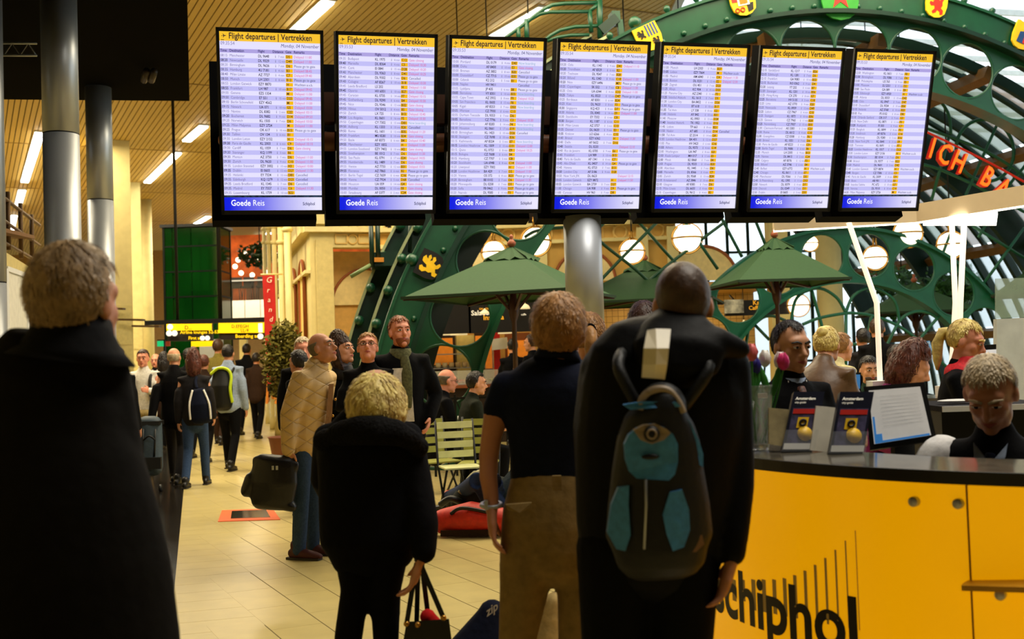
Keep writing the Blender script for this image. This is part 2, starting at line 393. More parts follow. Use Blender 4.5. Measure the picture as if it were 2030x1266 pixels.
# ------------------------------------------------------------------ green glass elevator
el0 = D(328, 640, 38); el1 = D(437, 640, 38); el0.z = el1.z = 0
ev = empty('elevator_shaft', (el0 + el1) / 2, 'tall elevator shaft of dark green glass beyond the walkers', 'elevator')
GG = mat('green_glass', (5, 46, 10), .08, emit=.03, var=.35, scale=.8, alpha=.72, ecol=(16, 110, 16), spec=.6)
ztop = D(400, 449, 38).z
W_ = (el1 - el0).length; ue = (el1 - el0).normalized(); ub = Vector((-ue.y, ue.x, 0)); ED = 1.5
zs = [D(400, y, 38).z for y in (449, 487, 537, 587, 638, 700, 780)]
for k in range(len(zs) - 1):
    zm, hh = (zs[k] + zs[k + 1]) / 2, zs[k] - zs[k + 1] - .05
    for u0, u1 in ((0, .16), (.16, .5), (.5, 1)):
        MB().box(el0 + ue * (W_ * (u0 + u1) / 2) + Z * zm, (W_ * (u1 - u0) - .03, .03, hh), ue, ub).build('glass_pane', GG, ev)
    for e_ in (el1, el0): MB().box(e_ + ub * ED / 2 + Z * zm, (.03, ED - .08, hh), ue, ub).build('glass_pane', GG, ev)
fr = MB()
for zz_ in zs:
    fr.bar(el0 + Z * zz_, el1 + Z * zz_, .05, .05)
    for e_ in (el0, el1): fr.bar(e_ + Z * zz_, e_ + ub * ED + Z * zz_, .05, .05)
for p in (el0, el1, el0 + ub * ED, el1 + ub * ED): fr.bar(p, p + Z * ztop, .07, .07)
fr.build('frame', mat('black_green_frame', (4, 12, 6), .5, spec=.1), ev)
MB().prism([el0 + Z * ztop - ub * .1 - ue * .1, el1 + Z * ztop - ub * .1 + ue * .1, el1 + Z * ztop + ub * (ED + .1) + ue * .1, el0 - ue * .1 + Z * ztop + ub * (ED + .1)], Z * .1).build('roof_cap', BLACKM, ev)
for u in (.45, .62): MB().box(el0 + ue * W_ * u + ub * .9 + Z * ztop * .5, (.22, .06, ztop * .9), ue, ub).build('guide_panel', mat('lit_green_panel', (60, 170, 50), .5, emit=.1, ecol=(40, 170, 40)), ev)
MB().box(el0 + ue * W_ * .5 + ub * .8 + Z * (zs[4] + .55), (1.3, 1.0, 1.1), ue, ub).build('lift_cabin', mat('dark_cabin', (8, 30, 10), .5), ev)
MB().box((el0 + el1) / 2 + ub * ED + Z * ztop / 2, (W_, .06, ztop), ue, ub).build('back_wall', mat('lit_green_back', (30, 110, 30), .6), ev)
MB().box(D(420, 725, 37.6) - Z * .2, (.8, .05, 2.2)).build('lift_door', STEEL, ev)
# ------------------------------------------------------------------ hanging direction signs
bm_ = empty('sign_beam', D(410, 638, 25), 'black beam hung on thin poles above the walkers', 'beam')
MB().bar(D(288, 640, 25), D(525, 633, 25), .1, .1).build('beam', BLACKM, bm_)
MB().bar(D(295, 640, 25.6), D(525, 635, 25.6), .06, .06).build('rear_rail', BLACKM, bm_)
for x in (352, 437):
    p = D(x, 636, 25); MB().tube([p, Vector((p.x, p.y, HC))], .05 if x > 400 else .035).build('hanging_pole', BLACKM, bm_)
YEL = mat('lit_yellow_sign', (250, 205, 0), .5, emit=.85, var=0)
WLIT = mat('lit_white_sign', (255, 250, 235), .5, emit=.9, var=0)
SBLK = mat('sign_black', (30, 20, 8), .5)
def sign(x0, y0, x1, y1, ys, label, rows, d=24.7):
    a = D(x0, y0, d); b = D(x1, y0 - (x1 - x0) * .01, d); dn = D(x0, y1, d) - a; t = empty('direction_sign', a.lerp(b, .5) + dn, label, 'sign')
    ux = (b - a); W = ux.length; Hh = -dn.length; ux.normalize(); uy = Vector((ux.y * 0 - ux.z * 0, 0, 1))
    nrm = Vector((0, -1, 0))
    f = (ys - y0) / (y1 - y0)
    MB().prism([a - nrm * .06, b - nrm * .06, b + dn - nrm * .06, a + dn - nrm * .06], Vector((0, .12, 0))).build('case', SBLK, t)
    MB().prism([a, b, b + dn * f, a + dn * f], nrm * -.05).build('yellow_panel', YEL, t)
    tx = {}
    for (u, v, sz, s, mm) in rows:
        mb = tx.setdefault(mm.name, (MB(), mm))[0]
        put_text(mb, s, lambda p, q: a + ux * p - Z * (dn.length * v) + Z * q - Y_ * .068, u * W, 0, sz, True)
    for mb, mm in tx.values(): mb.build('lettering', mm, t)
    return t, a, ux, dn, W
t, a, ux, dn, W = sign(330, 642, 419, 676, 655, 'left lit yellow sign for gates D with transfer lines', [(.42, .33, .12, 'D...', SBLK), (.32, .58, .1, 'Airline lounges 52-53', YEL), (.5, .92, .1, 'First aid', YEL)])
for u, v in ((.1, .18), (.08, .55), (.2, .55)): MB().lathe([(.065, -.005), (.065, .005)], a + ux * (u * W) + dn * v - Y_ * .066, 20, Y_).build('pictogram_disc', WLIT, t)
for u in (.82, .93): MB().lathe([(.055, -.005), (.055, .005)], a + ux * (u * W) + dn * .85 - Y_ * .066, 20, Y_).build('pictogram_disc', WLIT, t)
t, a, ux, dn, W = sign(433, 640, 523, 673, 660, 'right lit yellow sign reading departures gates above the walkers', [(.3, .3, .1, 'D.EFEGH', SBLK), (.5, .56, .1, 'LL-9', SBLK), (.38, .9, .11, 'Boarding area', YEL)])
MB().box(a + ux * (.94 * W) + dn * .32 - Y_ * .066, (.09, .01, .2)).build('pictogram_panel', WLIT, t)
MB().lathe([(.065, -.005), (.065, .005)], a + ux * (.94 * W) + dn * .83 - Y_ * .066, 20, Y_).build('pictogram_disc', WLIT, t)
ds = MB().box(D(405, 681, 26), (.6, .06, .13)); ds.bar(D(390, 676, 26), D(390, 640, 25.6), .02, .02).bar(D(420, 676, 26), D(420, 640, 25.6), .02, .02); tag(ds.build('small_sign', YEL), 'small blank yellow sign under the two larger signs', 'sign')
ex = empty('exit_sign', D(318, 682, 30), 'small green emergency exit sign by the elevator', 'sign')
MB().box(D(318, 681, 30), (.16, .06, .15)).build('lit_face', mat('lit_green_exit', (20, 190, 120), .5, emit=.7), ex)
MB().box(D(333, 681, 30), (.12, .05, .13)).build('red_plate', mat('red_plate', (170, 60, 30), .5), ex)
MB().bar(D(312, 674, 30), D(340, 673, 30), .05, .03).build('bracket', BLACKM, ex)
p = D(326, 674, 30.06); MB().bar(p, Vector((p.x, p.y, 0)), .05, .05).build('stand_post', BLACKM, ex)
# ------------------------------------------------------------------ far mezzanine bar
mz = empty('mezzanine_gallery', D(490, 640, 46), 'far white-fronted gallery with an orange lit bar', 'balcony')
z0, z1, z2 = D(490, 632, 46).z, D(490, 595, 46).z, D(490, 556, 46).z
xl, xr = D(455, 600, 46).x, D(640, 600, 46).x
for k in range(6):
    x0 = xl + (xr - xl) * k / 6; MB().box((x0 + (xr - xl) / 12, 46, (z0 + z1) / 2), ((xr - xl) / 6 - .03, .15, z1 - z0)).build('fascia_panel', WHITE, mz)
MB().box(((xl + xr) / 2, 48.5, z1 - .06), (xr - xl + 4, 5, .12)).build('gallery_floor', mat('gallery_floor_grey', (90, 84, 70), .6), mz)
for k in range(4): MB().box((xl + (xr - xl) * (k + .5) / 4, 45.95, (z1 + z2) / 2), ((xr - xl) / 4 - .04, .02, z2 - z1)).build('glass_panel', mat('smoky_glass', (60, 58, 50), .1, alpha=.35), mz)
MB().bar((xl, 45.9, z2), (xr, 45.9, z2), .06, .05).build('handrail', STEEL, mz)
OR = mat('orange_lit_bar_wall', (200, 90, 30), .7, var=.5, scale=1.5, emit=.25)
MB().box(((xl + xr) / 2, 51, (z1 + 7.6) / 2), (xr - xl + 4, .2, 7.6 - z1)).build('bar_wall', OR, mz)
MB().box(((xl + xr) / 2 - .5, 49.5, z1 + .6), (3, .6, 1.1)).build('bar_counter', mat('bar_counter_wood', (110, 60, 30), .4), mz)
for x_ in (xl + .3, xr - .4): MB().box((x_, 47, z1 / 2), (.3, .3, z1)).build('support_pier', CREAM, mz)
for k, (x, y) in enumerate(((466, 528), (478, 541), (486, 500), (500, 545), (512, 512), (530, 540), (547, 505), (472, 515))):
    tag(MB().ball(D(x, y, 48.5), .11).build('bar_lamp', GLOBE), ['round bar lamp nearest the elevator', 'bar lamp above the gallery handrail', 'bar lamp left of the hanging ivy', 'bar lamp beside the red banner', 'bar lamp under the hanging ivy', 'bar lamp between the thin cream columns', 'highest bar lamp behind the cream columns', 'bar lamp midway up by the elevator edge'][k], 'lamp', 'bar lamps on the far gallery')
for k, x in enumerate((468, 492, 520)):
    c = D(x, 592, 47); t = empty('bar_stool', Vector((c.x, c.y, z1)), ['dark bar stool behind the glass nearest the elevator', 'dark bar stool in the middle of the far gallery', 'dark bar stool beside the top of the red banner'][k], 'stool', 'dark stools on the far gallery')
    MB().box((c.x, c.y, z1 + .62), (.45, .4, .08)).build('seat', BLACK, t); MB().box((c.x, c.y + .18, z1 + .85), (.45, .06, .42)).build('backrest', BLACK, t)
    for i in (-1, 1):
        for j in (-1, 1): MB().tube([(c.x + i * .17, c.y + j * .15, z1 + .6), (c.x + i * .22, c.y + j * .2, z1)], .02, 6).build('leg', BLACK, t)
LEAF = mat('dark_green_leaf', (38, 66, 24), .55, var=.5, scale=3)
def leaf_cloud(c, rad, n, size, seed):
    rnd = random.Random(seed); mb = MB()
    for _ in range(n):
        v = Vector((rnd.gauss(0, 1), rnd.gauss(0, 1), rnd.gauss(0, 1))).normalized() * (rnd.random() ** .4)
        p = Vector(c) + Vector((v.x * rad[0], v.y * rad[1], v.z * rad[2])); a = Vector((rnd.gauss(0, 1), rnd.gauss(0, 1), rnd.gauss(0, .6))).normalized(); b = a.orthogonal().normalized()
        s = size * rnd.uniform(.7, 1.3); mb.add([p, p + a * s * .5 + b * s * .28, p + a * s, p + a * s * .5 - b * s * .28], [(0, 1, 2, 3)])
    return mb
c = D(515, 505, 40); t = empty('hanging_ivy', c, 'dark green ivy hanging over the far gallery', 'plant'); leaf_cloud(c, (.75, .6, .45), 500, .22, 3).build('foliage', LEAF, t, kind='stuff'); MB().tube([c, (c.x, c.y, HC)], .02).build('hanging_wire', BLACKM, t)
# ------------------------------------------------------------------ great green arch
B9 = R_(9); EU = Vector((math.cos(B9), math.sin(B9), 0)); EN = Vector((-math.sin(B9), math.cos(B9), 0))
AP0 = D(950, 734, 15.0); AC = AP0 + EU * 5.38; AC.z = -.28
def AP(R, deg, t=0.): a = R_(deg); return AC + EU * (R * math.cos(a)) + Z * (R * math.sin(a)) + EN * t
def APX(x, y, t=0.):
    P = PLN(x, y, AC + EN * t, EN); return P
def apol(x, y, t=0.):
    q = APX(x, y, t) - AC; u = q.dot(EU); return math.hypot(u, q.z), math.degrees(math.atan2(q.z, u))
def arc_strip(mb, R0, R1, t0, t1, a0, a1, n=72, C=AP):
    vs = []; fs = []
    for k in range(n + 1):
        a = a0 + (a1 - a0) * k / n; vs += [C(R0, a, t0), C(R1, a, t0), C(R1, a, t1), C(R0, a, t1)]
    for k in range(n):
        o = 4 * k; fs += [(o + i, o + (i + 1) % 4, o + 4 + (i + 1) % 4, o + 4 + i) for i in range(4)]
    fs += [(3, 2, 1, 0), (4 * n, 4 * n + 1, 4 * n + 2, 4 * n + 3)]
    return mb.add(vs, fs)
arch = empty('green_arch', Vector((AC.x, AC.y, 0)), 'huge riveted green steel arch with round cut-outs spanning the cafe', 'arch')
MA = frame(AC, EU, Z, -EN)
A0, A1 = 3, 177
ring = [(5.62 * math.cos(R_(A0 + (A1 - A0) * k / 90)), 5.62 * math.sin(R_(A0 + (A1 - A0) * k / 90))) for k in range(91)] + [(6.58 * math.cos(R_(A1 - (A1 - A0) * k / 90)), 6.58 * math.sin(R_(A1 - (A1 - A0) * k / 90))) for k in range(91)]
HOLES = [63.4 + 7.815 * k for k in range(-7, 15)]
polys = [ring] + [circle2(6.09 * math.cos(R_(a)), 6.09 * math.sin(R_(a)), .415, 36) for a in HOLES]
vs_, fs_ = curve_plate(polys, .05, MA)
MB().add(vs_, fs_).build('web_plate', GREEN, arch)
for a in HOLES:
    MB().ring(AP(6.09, a, -.01), .415, .022, EU, Z, 32, 6).build('hole_rim', GREEN, arch)
arc_strip(MB(), 5.58, 5.64, -.13, .17, A0, A1).build('inner_flange', GREEN, arch)
arc_strip(MB(), 6.54, 6.60, -.2, .2, A0, A1).build('middle_flange', DGREEN, arch)
arc_strip(MB(), 6.58, 7.0, -.06, .06, A0, A1).build('rim_band', GREEN, arch)
arc_strip(MB(), 6.98, 7.02, -.1, .2, A0, A1).build('outer_flange', GREEN, arch)
rv_me = MB().ball((0, 0, 0), .042, n=10, m=6).mesh('rivet', GREEN)
for k in range(-16, 39):
    a = 64.7 + 2.87 * k
    if 5 < a < 175: inst('rivet', rv_me, arch, Matrix.Translation(AP(6.67, a, -.07)))
k_me = MB().lathe([(.02, -.06), (.018, -.02), (.035, 0), (.05, .03), (.045, .06), (.02, .085)], n=10).mesh('knob', GREEN)
for k in range(-8, 20):
    a = 70 + 3.75 * k
    if 40 < a < 175: inst('knob', k_me, arch, frame(AP(7.05, a, 0), EU, EN, AP(1, a) - AC))
for x, y, r in ((1258, 45, .088), (817, 515, .088), (771, 640, .05)): MB().ball(APX(x, y, -.05), r).build('ball_finial', GREEN, arch)
# stepped ribs and stair of the left leg
for t_, pts, nm in ((.7, ((776, 537), (732, 657)), 'outer_rib'), (1.4, ((744, 535), (690, 672)), 'outer_rib')):
    Rr = sum(apol(x, y, t_)[0] for x, y in pts) / len(pts)
    arc_strip(MB(), Rr - .75, Rr, t_ - .12, t_ + .3, 117, 177, 40).build(nm, DGREEN, arch)
    arc_strip(MB(), Rr - .02, Rr + .02, t_ - .18, t_ - .12, 117, 177, 40).build('edge_strip', mat('pale_joint_strip', (150, 160, 120), .5), arch)
    for k in range(14):
        a = 122 + 3.9 * k; inst('rivet', rv_me, arch, frame(AP(Rr - .06, a, t_ - .2), X * 1.7, Y_ * 1.7, Z * 1.7))
for k, t_ in enumerate((.35, 1.05)):
    arc_strip(MB(), 6.2, 6.75 + .25 * k, t_, t_ + .05, 117, 177, 40).build('rib_web', mat('black_green_web', (6, 26, 18), .5), arch)
pf = lambda x, y: APX(x, y, .6)
MB().prism([pf(738, 527), pf(796, 526), pf(806, 497), pf(742, 500)], EN * .7).build('platform', DGREEN, arch)
for x0, y0, x1, y1 in ((735, 440, 738, 530), (748, 432, 750, 520), (816, 425, 812, 500)): MB().tube([pf(x0, y0), pf(x1, y1)], .035).build('rail_post', DGREEN, arch)
MB().tube([pf(695, 548), pf(735, 525)], .03).build('handrail', mat('pale_green_tube', (110, 130, 80), .5), arch)
MB().prism([APX(742, 510, .55), APX(761, 510, .55), APX(761, 519, .55), APX(742, 519, .55)], EN * .03).build('orange_plate', mat('orange_plate', (200, 130, 40), .5), arch)
rp = lambda x, y: APX(x, y, .9)
for nm, pts, r in (('rail', ((985, 90), (1003, 74), (1043, 45), (1060, 31), (1075, 20), (1095, 10), (1120, 7), (1186, 5)), .03), ('rail', ((1020, 62), (1045, 42), (1070, 28), (1090, 24), (1168, 23)), .028), ('rail_post', ((1188, -10), (1190, 75)), .045), ('rail_post', ((1169, 22), (1172, 64)), .035), ('rail_post', ((1027, 54), (1028, 82)), .035), ('rail_post', ((1043, 38), (1044, 82)), .035),
                 ('rail', ((1075, 84), (1092, 70), (1110, 60), (1140, 53), (1192, 51)), .028), ('rail', ((1085, 82), (1105, 74), (1130, 70), (1168, 69)), .026), ('rail_post', ((1168, 23), (1186, 8)), .03)):
    MB().tube([rp(*p) for p in pts], r).build(nm, GREEN, arch)
MB().prism([rp(1213, 21), rp(1229, 21), rp(1231, 44), rp(1215, 44)], EN * .25).build('bracket_block', GREEN, arch)
MB().bar(rp(1190, 62), rp(1222, 36), .12, .14).build('bracket_arm', DGREEN, arch); MB().bar(rp(1228, 40), rp(1232, 75), .08, .08).build('bracket_arm', GREEN, arch)
# coats of arms
def shield(a, w_, h_, base, label, R=6.8):
    c = AP(R, a, -.1); up = (AP(1, a) - AC); rt = EU * math.sin(R_(a)) - Z * math.cos(R_(a))
    t = empty('coat_of_arms', c, label, 'emblem', 'shields along the green arch')
    pts = [(-.5, .5), (.5, .5), (.52, -.05), (.45, -.33), (.25, -.47), (0, -.52), (-.25, -.47), (-.45, -.33), (-.52, -.05)]
    pl = lambda u, v, e=0: c + rt * (u * w_) + up * (v * h_) - EN * e
    MB().prism([pl(*p) for p in pts], -EN * .03).build('shield_plate', base, t)
    return t, pl
LION = [(-.30, .30), (-.18, .38), (-.05, .36), (0, .26), (.04, .14), (.14, .1), (.16, .22), (.1, .3), (.16, .38), (.3, .34), (.34, .2), (.26, .08), (.28, -.05), (.22, -.16), (.34, -.22), (.34, -.36), (.2, -.4), (.18, -.3), (.06, -.24), (0, -.34), (-.14, -.4), (-.2, -.32), (-.08, -.22), (-.12, -.1), (-.26, -.14), (-.36, -.06), (-.32, .02), (-.2, 0), (-.14, .08), (-.28, .06), (-.38, .14), (-.3, .2), (-.2, .18), (-.22, .24)]
SY = mat('shield_yellow', (244, 196, 24), .45); SR = mat('shield_red', (205, 36, 20), .45); SK = mat('shield_black', (18, 14, 10), .45); SG = mat('shield_green', (40, 140, 40), .45); SB = mat('shield_blue', (30, 70, 130), .45); SW = mat('shield_white', (226, 222, 200), .45)
t, pl = shield(153.1, .36, .34, SK, 'black shield with a golden lion on the left leg of the arch', 6.74); MB().add([pl(-u, v, .035) for u, v in LION], [tuple(range(len(LION)))]).build('lion', SY, t)
t, pl = shield(115.0, .36, .36, SY, 'yellow and blue striped quartered shield on the green arch')
for k in range(4): MB().prism([pl(.0 + k * .12, .48, .032), pl(.06 + k * .12, .48, .032), pl(.06 + k * .12, .02, .032), pl(.0 + k * .12, .02, .032)], -EN * .004).build('blue_stripe', SB, t)
for u, v in ((-.25, .2), (.22, -.25)): MB().add([pl(u + p * .45, v + q * .45, .04) for p, q in LION], [tuple(range(len(LION)))]).build('eagle', SK, t)
t, pl = shield(102.5, .36, .4, SY, 'quartered red and yellow shield with a white centre', 6.86)
MB().prism([pl(-.46, .46, .032), pl(0, .46, .032), pl(0, 0, .032), pl(-.46, 0, .032)], -EN * .004).build('red_quarter', SR, t); MB().prism([pl(-.24, .26, .037), pl(.24, .26, .037), pl(.24, -.16, .037), pl(-.24, -.16, .037)], -EN * .004).build('white_centre', SW, t); MB().prism([pl(-.16, .2, .042), pl(.16, .2, .042), pl(.16, -.1, .042), pl(-.16, -.1, .042)], -EN * .004).build('gold_field', BRASS, t)
for u in (-.32, -.1): MB().ring(pl(u, -.3, .04), .03, .008, EU, Z, 14, 5).build('red_horn', SR, t)
MB().prism([pl(.12, -.1, .034), pl(.4, -.1, .034), pl(.34, -.36, .034), pl(.12, -.42, .034)], -EN * .004).build('dark_quarter', SK, t)
t, pl = shield(90.2, .54, .56, SG, 'large green shield with a red star at the top of the arch', 6.74)
st = [((.42 if k % 2 == 0 else .17) * math.sin(math.pi * k / 5), .12 + (.42 if k % 2 == 0 else .17) * math.cos(math.pi * k / 5)) for k in range(10)]
MB().prism([pl(u * .85, v * .9, .032) for u, v in st], -EN * .006).build('star', SR, t)
t, pl = shield(77.7, .32, .42, SY, 'yellow shield with a red lion right of the star', 6.88); MB().add([pl(u, v, .035) for u, v in LION], [tuple(range(len(LION)))]).build('lion', SR, t)
t, pl = shield(65.8, .32, .4, SY, 'yellow shield with a red and blue figure at the right edge', 6.86); MB().prism([pl(-.22, .1, .035), pl(.1, .2, .035), pl(.12, -.3, .035), pl(-.25, -.3, .035)], -EN * .004).build('blue_figure', SB, t); MB().prism([pl(.05, .1, .038), pl(.2, .1, .038), pl(.2, -.28, .038), pl(.05, -.28, .038)], -EN * .004).build('red_figure', SR, t)
# ------------------------------------------------------------------ glazed vault behind the arch
va = empty('glass_vault', Vector((AC.x + 5, AC.y + 4, 0)), 'barrel vault of glass slats and dark ribs behind the arch', 'roof')
PANES = [mat('pale_green_glass', (190, 216, 200), .25, trans=.3, var=.1, scale=2, alpha=.6), mat('pale_pink_glass', (220, 200, 190), .25, trans=.3, var=.1, scale=2, alpha=.6), mat('clear_blue_glass', (205, 225, 230), .1, trans=.5, var=.05, alpha=.45)]
VR = 6.55
edges = [2, 18, 34, 50, 66, 82, 98, 114]
rnd = random.Random(4)
for j in range(22):
    t_ = .8 + j * .5
    for k in range(len(edges) - 1):
        if k >= 6 and j > 9: continue
        mb = MB(); arc_strip(mb, VR, VR + .02, t_, t_ + .33, edges[k] + .8, edges[k + 1] - .8, 5)
        o = mb.build('glass_pane', PANES[2] if k < 2 else PANES[1 if rnd.random() < .35 else 0], va)
    if j % 2 == 0: arc_strip(MB(), VR - .12, VR + .04, t_ - .14, t_ - .04, 2, 114, 30).build('rib', DGREEN, va)
    else: arc_strip(MB(), VR - .04, VR + .04, t_ - .14, t_ - .04, 2, 114, 30).build('glazing_bar', DGREEN, va)
for a in edges: MB().bar(AP(VR - .16, a, .4), AP(VR - .16, a, 11.8), .16, .2, up=AP(1, a) - AC).build('purlin', mat('warm_lit_brown_steel', (120, 84, 40), .5), va)  # warm light on the purlins is painted into their brown
for t_ in (3.6, 7.1, 10.6):
    arc_strip(MB(), VR - .55, VR - .1, t_, t_ + .12, 2, 100, 40).build('main_rib', DGREEN, va)
# glazed end wall of the vault
gw = empty('end_glazing', AP(3, 0, 11.9), 'tall glazed end wall with daylight behind the cafe', 'window')
for k in range(13):
    u = -.2 + k * .55; p = AC + EU * u + EN * 11.9; h_ = math.sqrt(max(.1, VR ** 2 - u ** 2)) - .3; p.z = 0
    MB().bar(p, p + Z * h_, .07, .07).build('mullion', DGREEN, gw)
    if k < 12:
        for z0_, z1_ in ((.05, 1.2), (1.2, 2.6), (2.6, 4.0)):
            q = p + EU * .275; h2 = min(z1_, math.sqrt(max(.1, VR ** 2 - (u + .55) ** 2)) - .3)
            if h2 > z0_ + .1: MB().box(q + Z * (z0_ + h2) / 2, (.46, .01, h2 - z0_ - .04), EU, EN).build('pane', PANES[2], gw)
for z_ in (.05, 1.2, 2.6, 4.0): MB().bar(AC + EU * -.2 + EN * 11.9 + Z * (z_ + .28), AC + EU * (6.3 if z_ < 2 else 5.2) + EN * 11.9 + Z * (z_ + .28), .06, .06).build('transom', DGREEN, gw)
# ------------------------------------------------------------------ inner arch and tracery
T1 = 2.0
def TPX(x, y): return APX(x, y, T1)
def fitc(pts):
    M = np.array([[2 * u, 2 * z, 1] for u, z in pts]); yv = np.array([u * u + z * z for u, z in pts]); s = np.linalg.lstsq(M, yv, rcond=None)[0]
    return s[0], s[1], math.sqrt(s[2] + s[0] ** 2 + s[1] ** 2)
def uz(x, y): q = TPX(x, y) - AC; return q.dot(EU), q.z
OUT = [(1560, 472), (1610, 457), (1677, 451), (1770, 463), (1840, 488), (1893, 520), (1974, 613)]
INN = [(1551, 592), (1600, 572), (1677, 560), (1770, 574), (1845, 610), (1890, 646)]
co = fitc([uz(*p) for p in OUT]); ci = fitc([uz(*p) for p in INN])
C2 = AC + EN * T1 + EU * ((co[0] + ci[0]) / 2); C2.z = AC.z + (co[1] + ci[1]) / 2
def rad2(pts): return sum(math.hypot(uz(*p)[0] - (co[0] + ci[0]) / 2, uz(*p)[1] - (co[1] + ci[1]) / 2) for p in pts) / len(pts)
RO, RI = rad2(OUT), rad2(INN)
def A2(R, deg, t=0.): a = R_(deg); return C2 + EU * (R * math.cos(a)) + Z * (R * math.sin(a)) + EN * t
ia = empty('inner_arch', Vector((C2.x, C2.y, 0)), 'smaller green arch with ring cut-outs behind the umbrellas', 'arch')
h2l = []
for x, y in ((1629, 508), (1720, 507), (1811, 534), (1889, 583)):
    u, z_ = uz(x, y); h2l.append(math.degrees(math.atan2(z_ - (co[1] + ci[1]) / 2, u - (co[0] + ci[0]) / 2)))
stp = (h2l[0] - h2l[-1]) / 3; RM = (RO + RI) / 2; HR = min((RO - RI) / 2 - .04, RM * math.sin(R_(abs(stp)) / 2) - .03)
hs = [h2l[0] + stp * k for k in range(-8, 9)]; hs = [a for a in hs if 12 < a < 168]
n_ = 70; a0, a1 = 4, 176
rg = [(RI * math.cos(R_(a0 + (a1 - a0) * k / n_)), RI * math.sin(R_(a0 + (a1 - a0) * k / n_))) for k in range(n_ + 1)] + [(RO * math.cos(R_(a1 - (a1 - a0) * k / n_)), RO * math.sin(R_(a1 - (a1 - a0) * k / n_))) for k in range(n_ + 1)]
vs_, fs_ = curve_plate([rg] + [circle2(RM * math.cos(R_(a)), RM * math.sin(R_(a)), HR, 32) for a in hs], .05, frame(C2, EU, Z, -EN))
TEAL = mat('teal_green_paint', (22, 92, 68), .38, var=.1, scale=6)
MB().add(vs_, fs_).build('web_plate', TEAL, ia)
for a in hs: MB().ring(A2(RM, a, -.01), HR, .022, EU, Z, 32, 6).build('hole_rim', TEAL, ia)
arc_strip(MB(), RO - .02, RO + .03, -.1, .1, 4, 176, 60, A2).build('outer_flange', TEAL, ia)
arc_strip(MB(), RI - .03, RI + .02, -.1, .1, 4, 176, 60, A2).build('inner_flange', TEAL, ia)
def smooth_path(p, k=6):
    p = [Vector(q) for q in p]
    if len(p) < 3: return p
    out = []
    for i in range(len(p) - 1):
        a, b, c, d = p[max(i - 1, 0)], p[i], p[i + 1], p[min(i + 2, len(p) - 1)]
        for s in range(k):
            t = s / k; out.append(.5 * ((2 * b) + (c - a) * t + (2 * a - 5 * b + 4 * c - d) * t * t + (3 * b - a - 3 * c + d) * t ** 3))
    return out + [p[-1]]
tc_ = empty('steel_tracery', TPX(1400, 730), 'net of thin green steel bars and hoops inside the arch', 'lattice')
TR = [((1150, 428), (1191, 479), (1260, 534), (1330, 600)), ((1230, 396), (1259, 432), (1336, 517), (1400, 585)), ((1318, 388), (1352, 432), (1423, 533)), ((1405, 390), (1430, 432), (1471, 509)), ((1478, 392), (1495, 431), (1517, 484)), ((1150, 488), (1191, 448), (1240, 398)), ((1190, 556), (1231, 513), (1311, 432), (1350, 396)), ((1280, 562), (1328, 522), (1448, 432), (1500, 398)), ((1040, 470), (1062, 458), (1100, 452), (1130, 450)),
      ((1980, 239), (1915, 385), (1890, 448), (1869, 502)), ((1881, 272), (1847, 395)), ((1790, 240), (1838, 255), (1953, 299), (2030, 348)), ((1790, 318), (1831, 326), (1864, 336), (1925, 363), (1953, 378), (2031, 420)), ((2045, 310), (2030, 331), (1999, 370), (1940, 470)), ((1790, 165), (1847, 187), (1879, 223), (1885, 267)),
      ((2031, 451), (1950, 562)), ((1929, 448), (2031, 511)),
      ((1677, 612), (1677, 770)), ((1568, 640), (1580, 590), (1621, 571), (1657, 588), (1676, 618)), ((1677, 619), (1692, 586), (1728, 570), (1770, 592), (1782, 631), (1778, 644)), ((1591, 643), (1625, 630), (1674, 621), (1700, 621), (1731, 626), (1778, 644), (1821, 674), (1842, 694), (1880, 730)), ((1778, 644), (1752, 698), (1740, 740)), ((1728, 624), (1717, 682), (1705, 740)),
      ((1778, 644), (1792, 627), (1818, 617), (1843, 621), (1859, 631)), ((1870, 620), (1856, 633), (1821, 674), (1789, 712), (1770, 745)), ((1674, 682), (1700, 682), (1717, 685), (1751, 697), (1765, 705)), ((1609, 575), (1634, 662), (1640, 690)), ((1440, 720), (1459, 682), (1504, 635), (1529, 626), (1557, 635)), ((1496, 643), (1525, 673)), ((1492, 640), (1484, 654), (1478, 690))]
for p in TR: MB().tube(smooth_path([TPX(*q) for q in p]), .026, 7).build('bar', TEAL if p[0][0] > 1500 else GREEN, tc_)
MB().ring(TPX(1953, 298), .52, .03, EU, Z, 40, 7).build('hoop', TEAL, tc_)
# neon letters of the sandwich bar
NEON = mat('orange_neon', (255, 96, 10), .4, emit=1.6, var=0); NRED = mat('red_letter_side', (190, 30, 10), .5, emit=.3)
nl = empty('neon_letters', APX(1900, 350, 1.2), 'glowing orange letters of the sandwich bar at right', 'sign')
def neon(ch, x, y, hpx, rot):
    c = APX(x, y, 1.2); sz = hpx / FPX * c.y / .72; r = R_(rot); ux = EU * math.cos(r) + Z * math.sin(r); uy = Z * math.cos(r) - EU * math.sin(r)
    vs, fs, adv = glyph(ch, True); cx = (max(v[0] for v in vs) + min(v[0] for v in vs)) / 2
    MB().add([c + ux * ((a - cx) * sz * .66) + uy * ((b - .36) * sz) - EN * .05 for a, b in vs], fs).build('letter_' + ch.lower(), NEON, nl)
    mb = MB(); mb.add([c + ux * ((a - cx) * sz * .7) + uy * ((b - .36) * sz * 1.05) for a, b in vs], fs); o = mb.build('letter_back', NRED, nl); sm = o.modifiers.new('t', 'SOLIDIFY'); sm.thickness = .08; sm.offset = 0
for ch, x, y, h_, r in (('W', 1812, 277, 44, -16), ('I', 1846, 293, 42, -20), ('C', 1871, 305, 42, -23), ('H', 1899, 320, 42, -26), ('B', 1956, 351, 42, -32), ('A', 1986, 373, 42, -36)): neon(ch, x, y, h_, r)
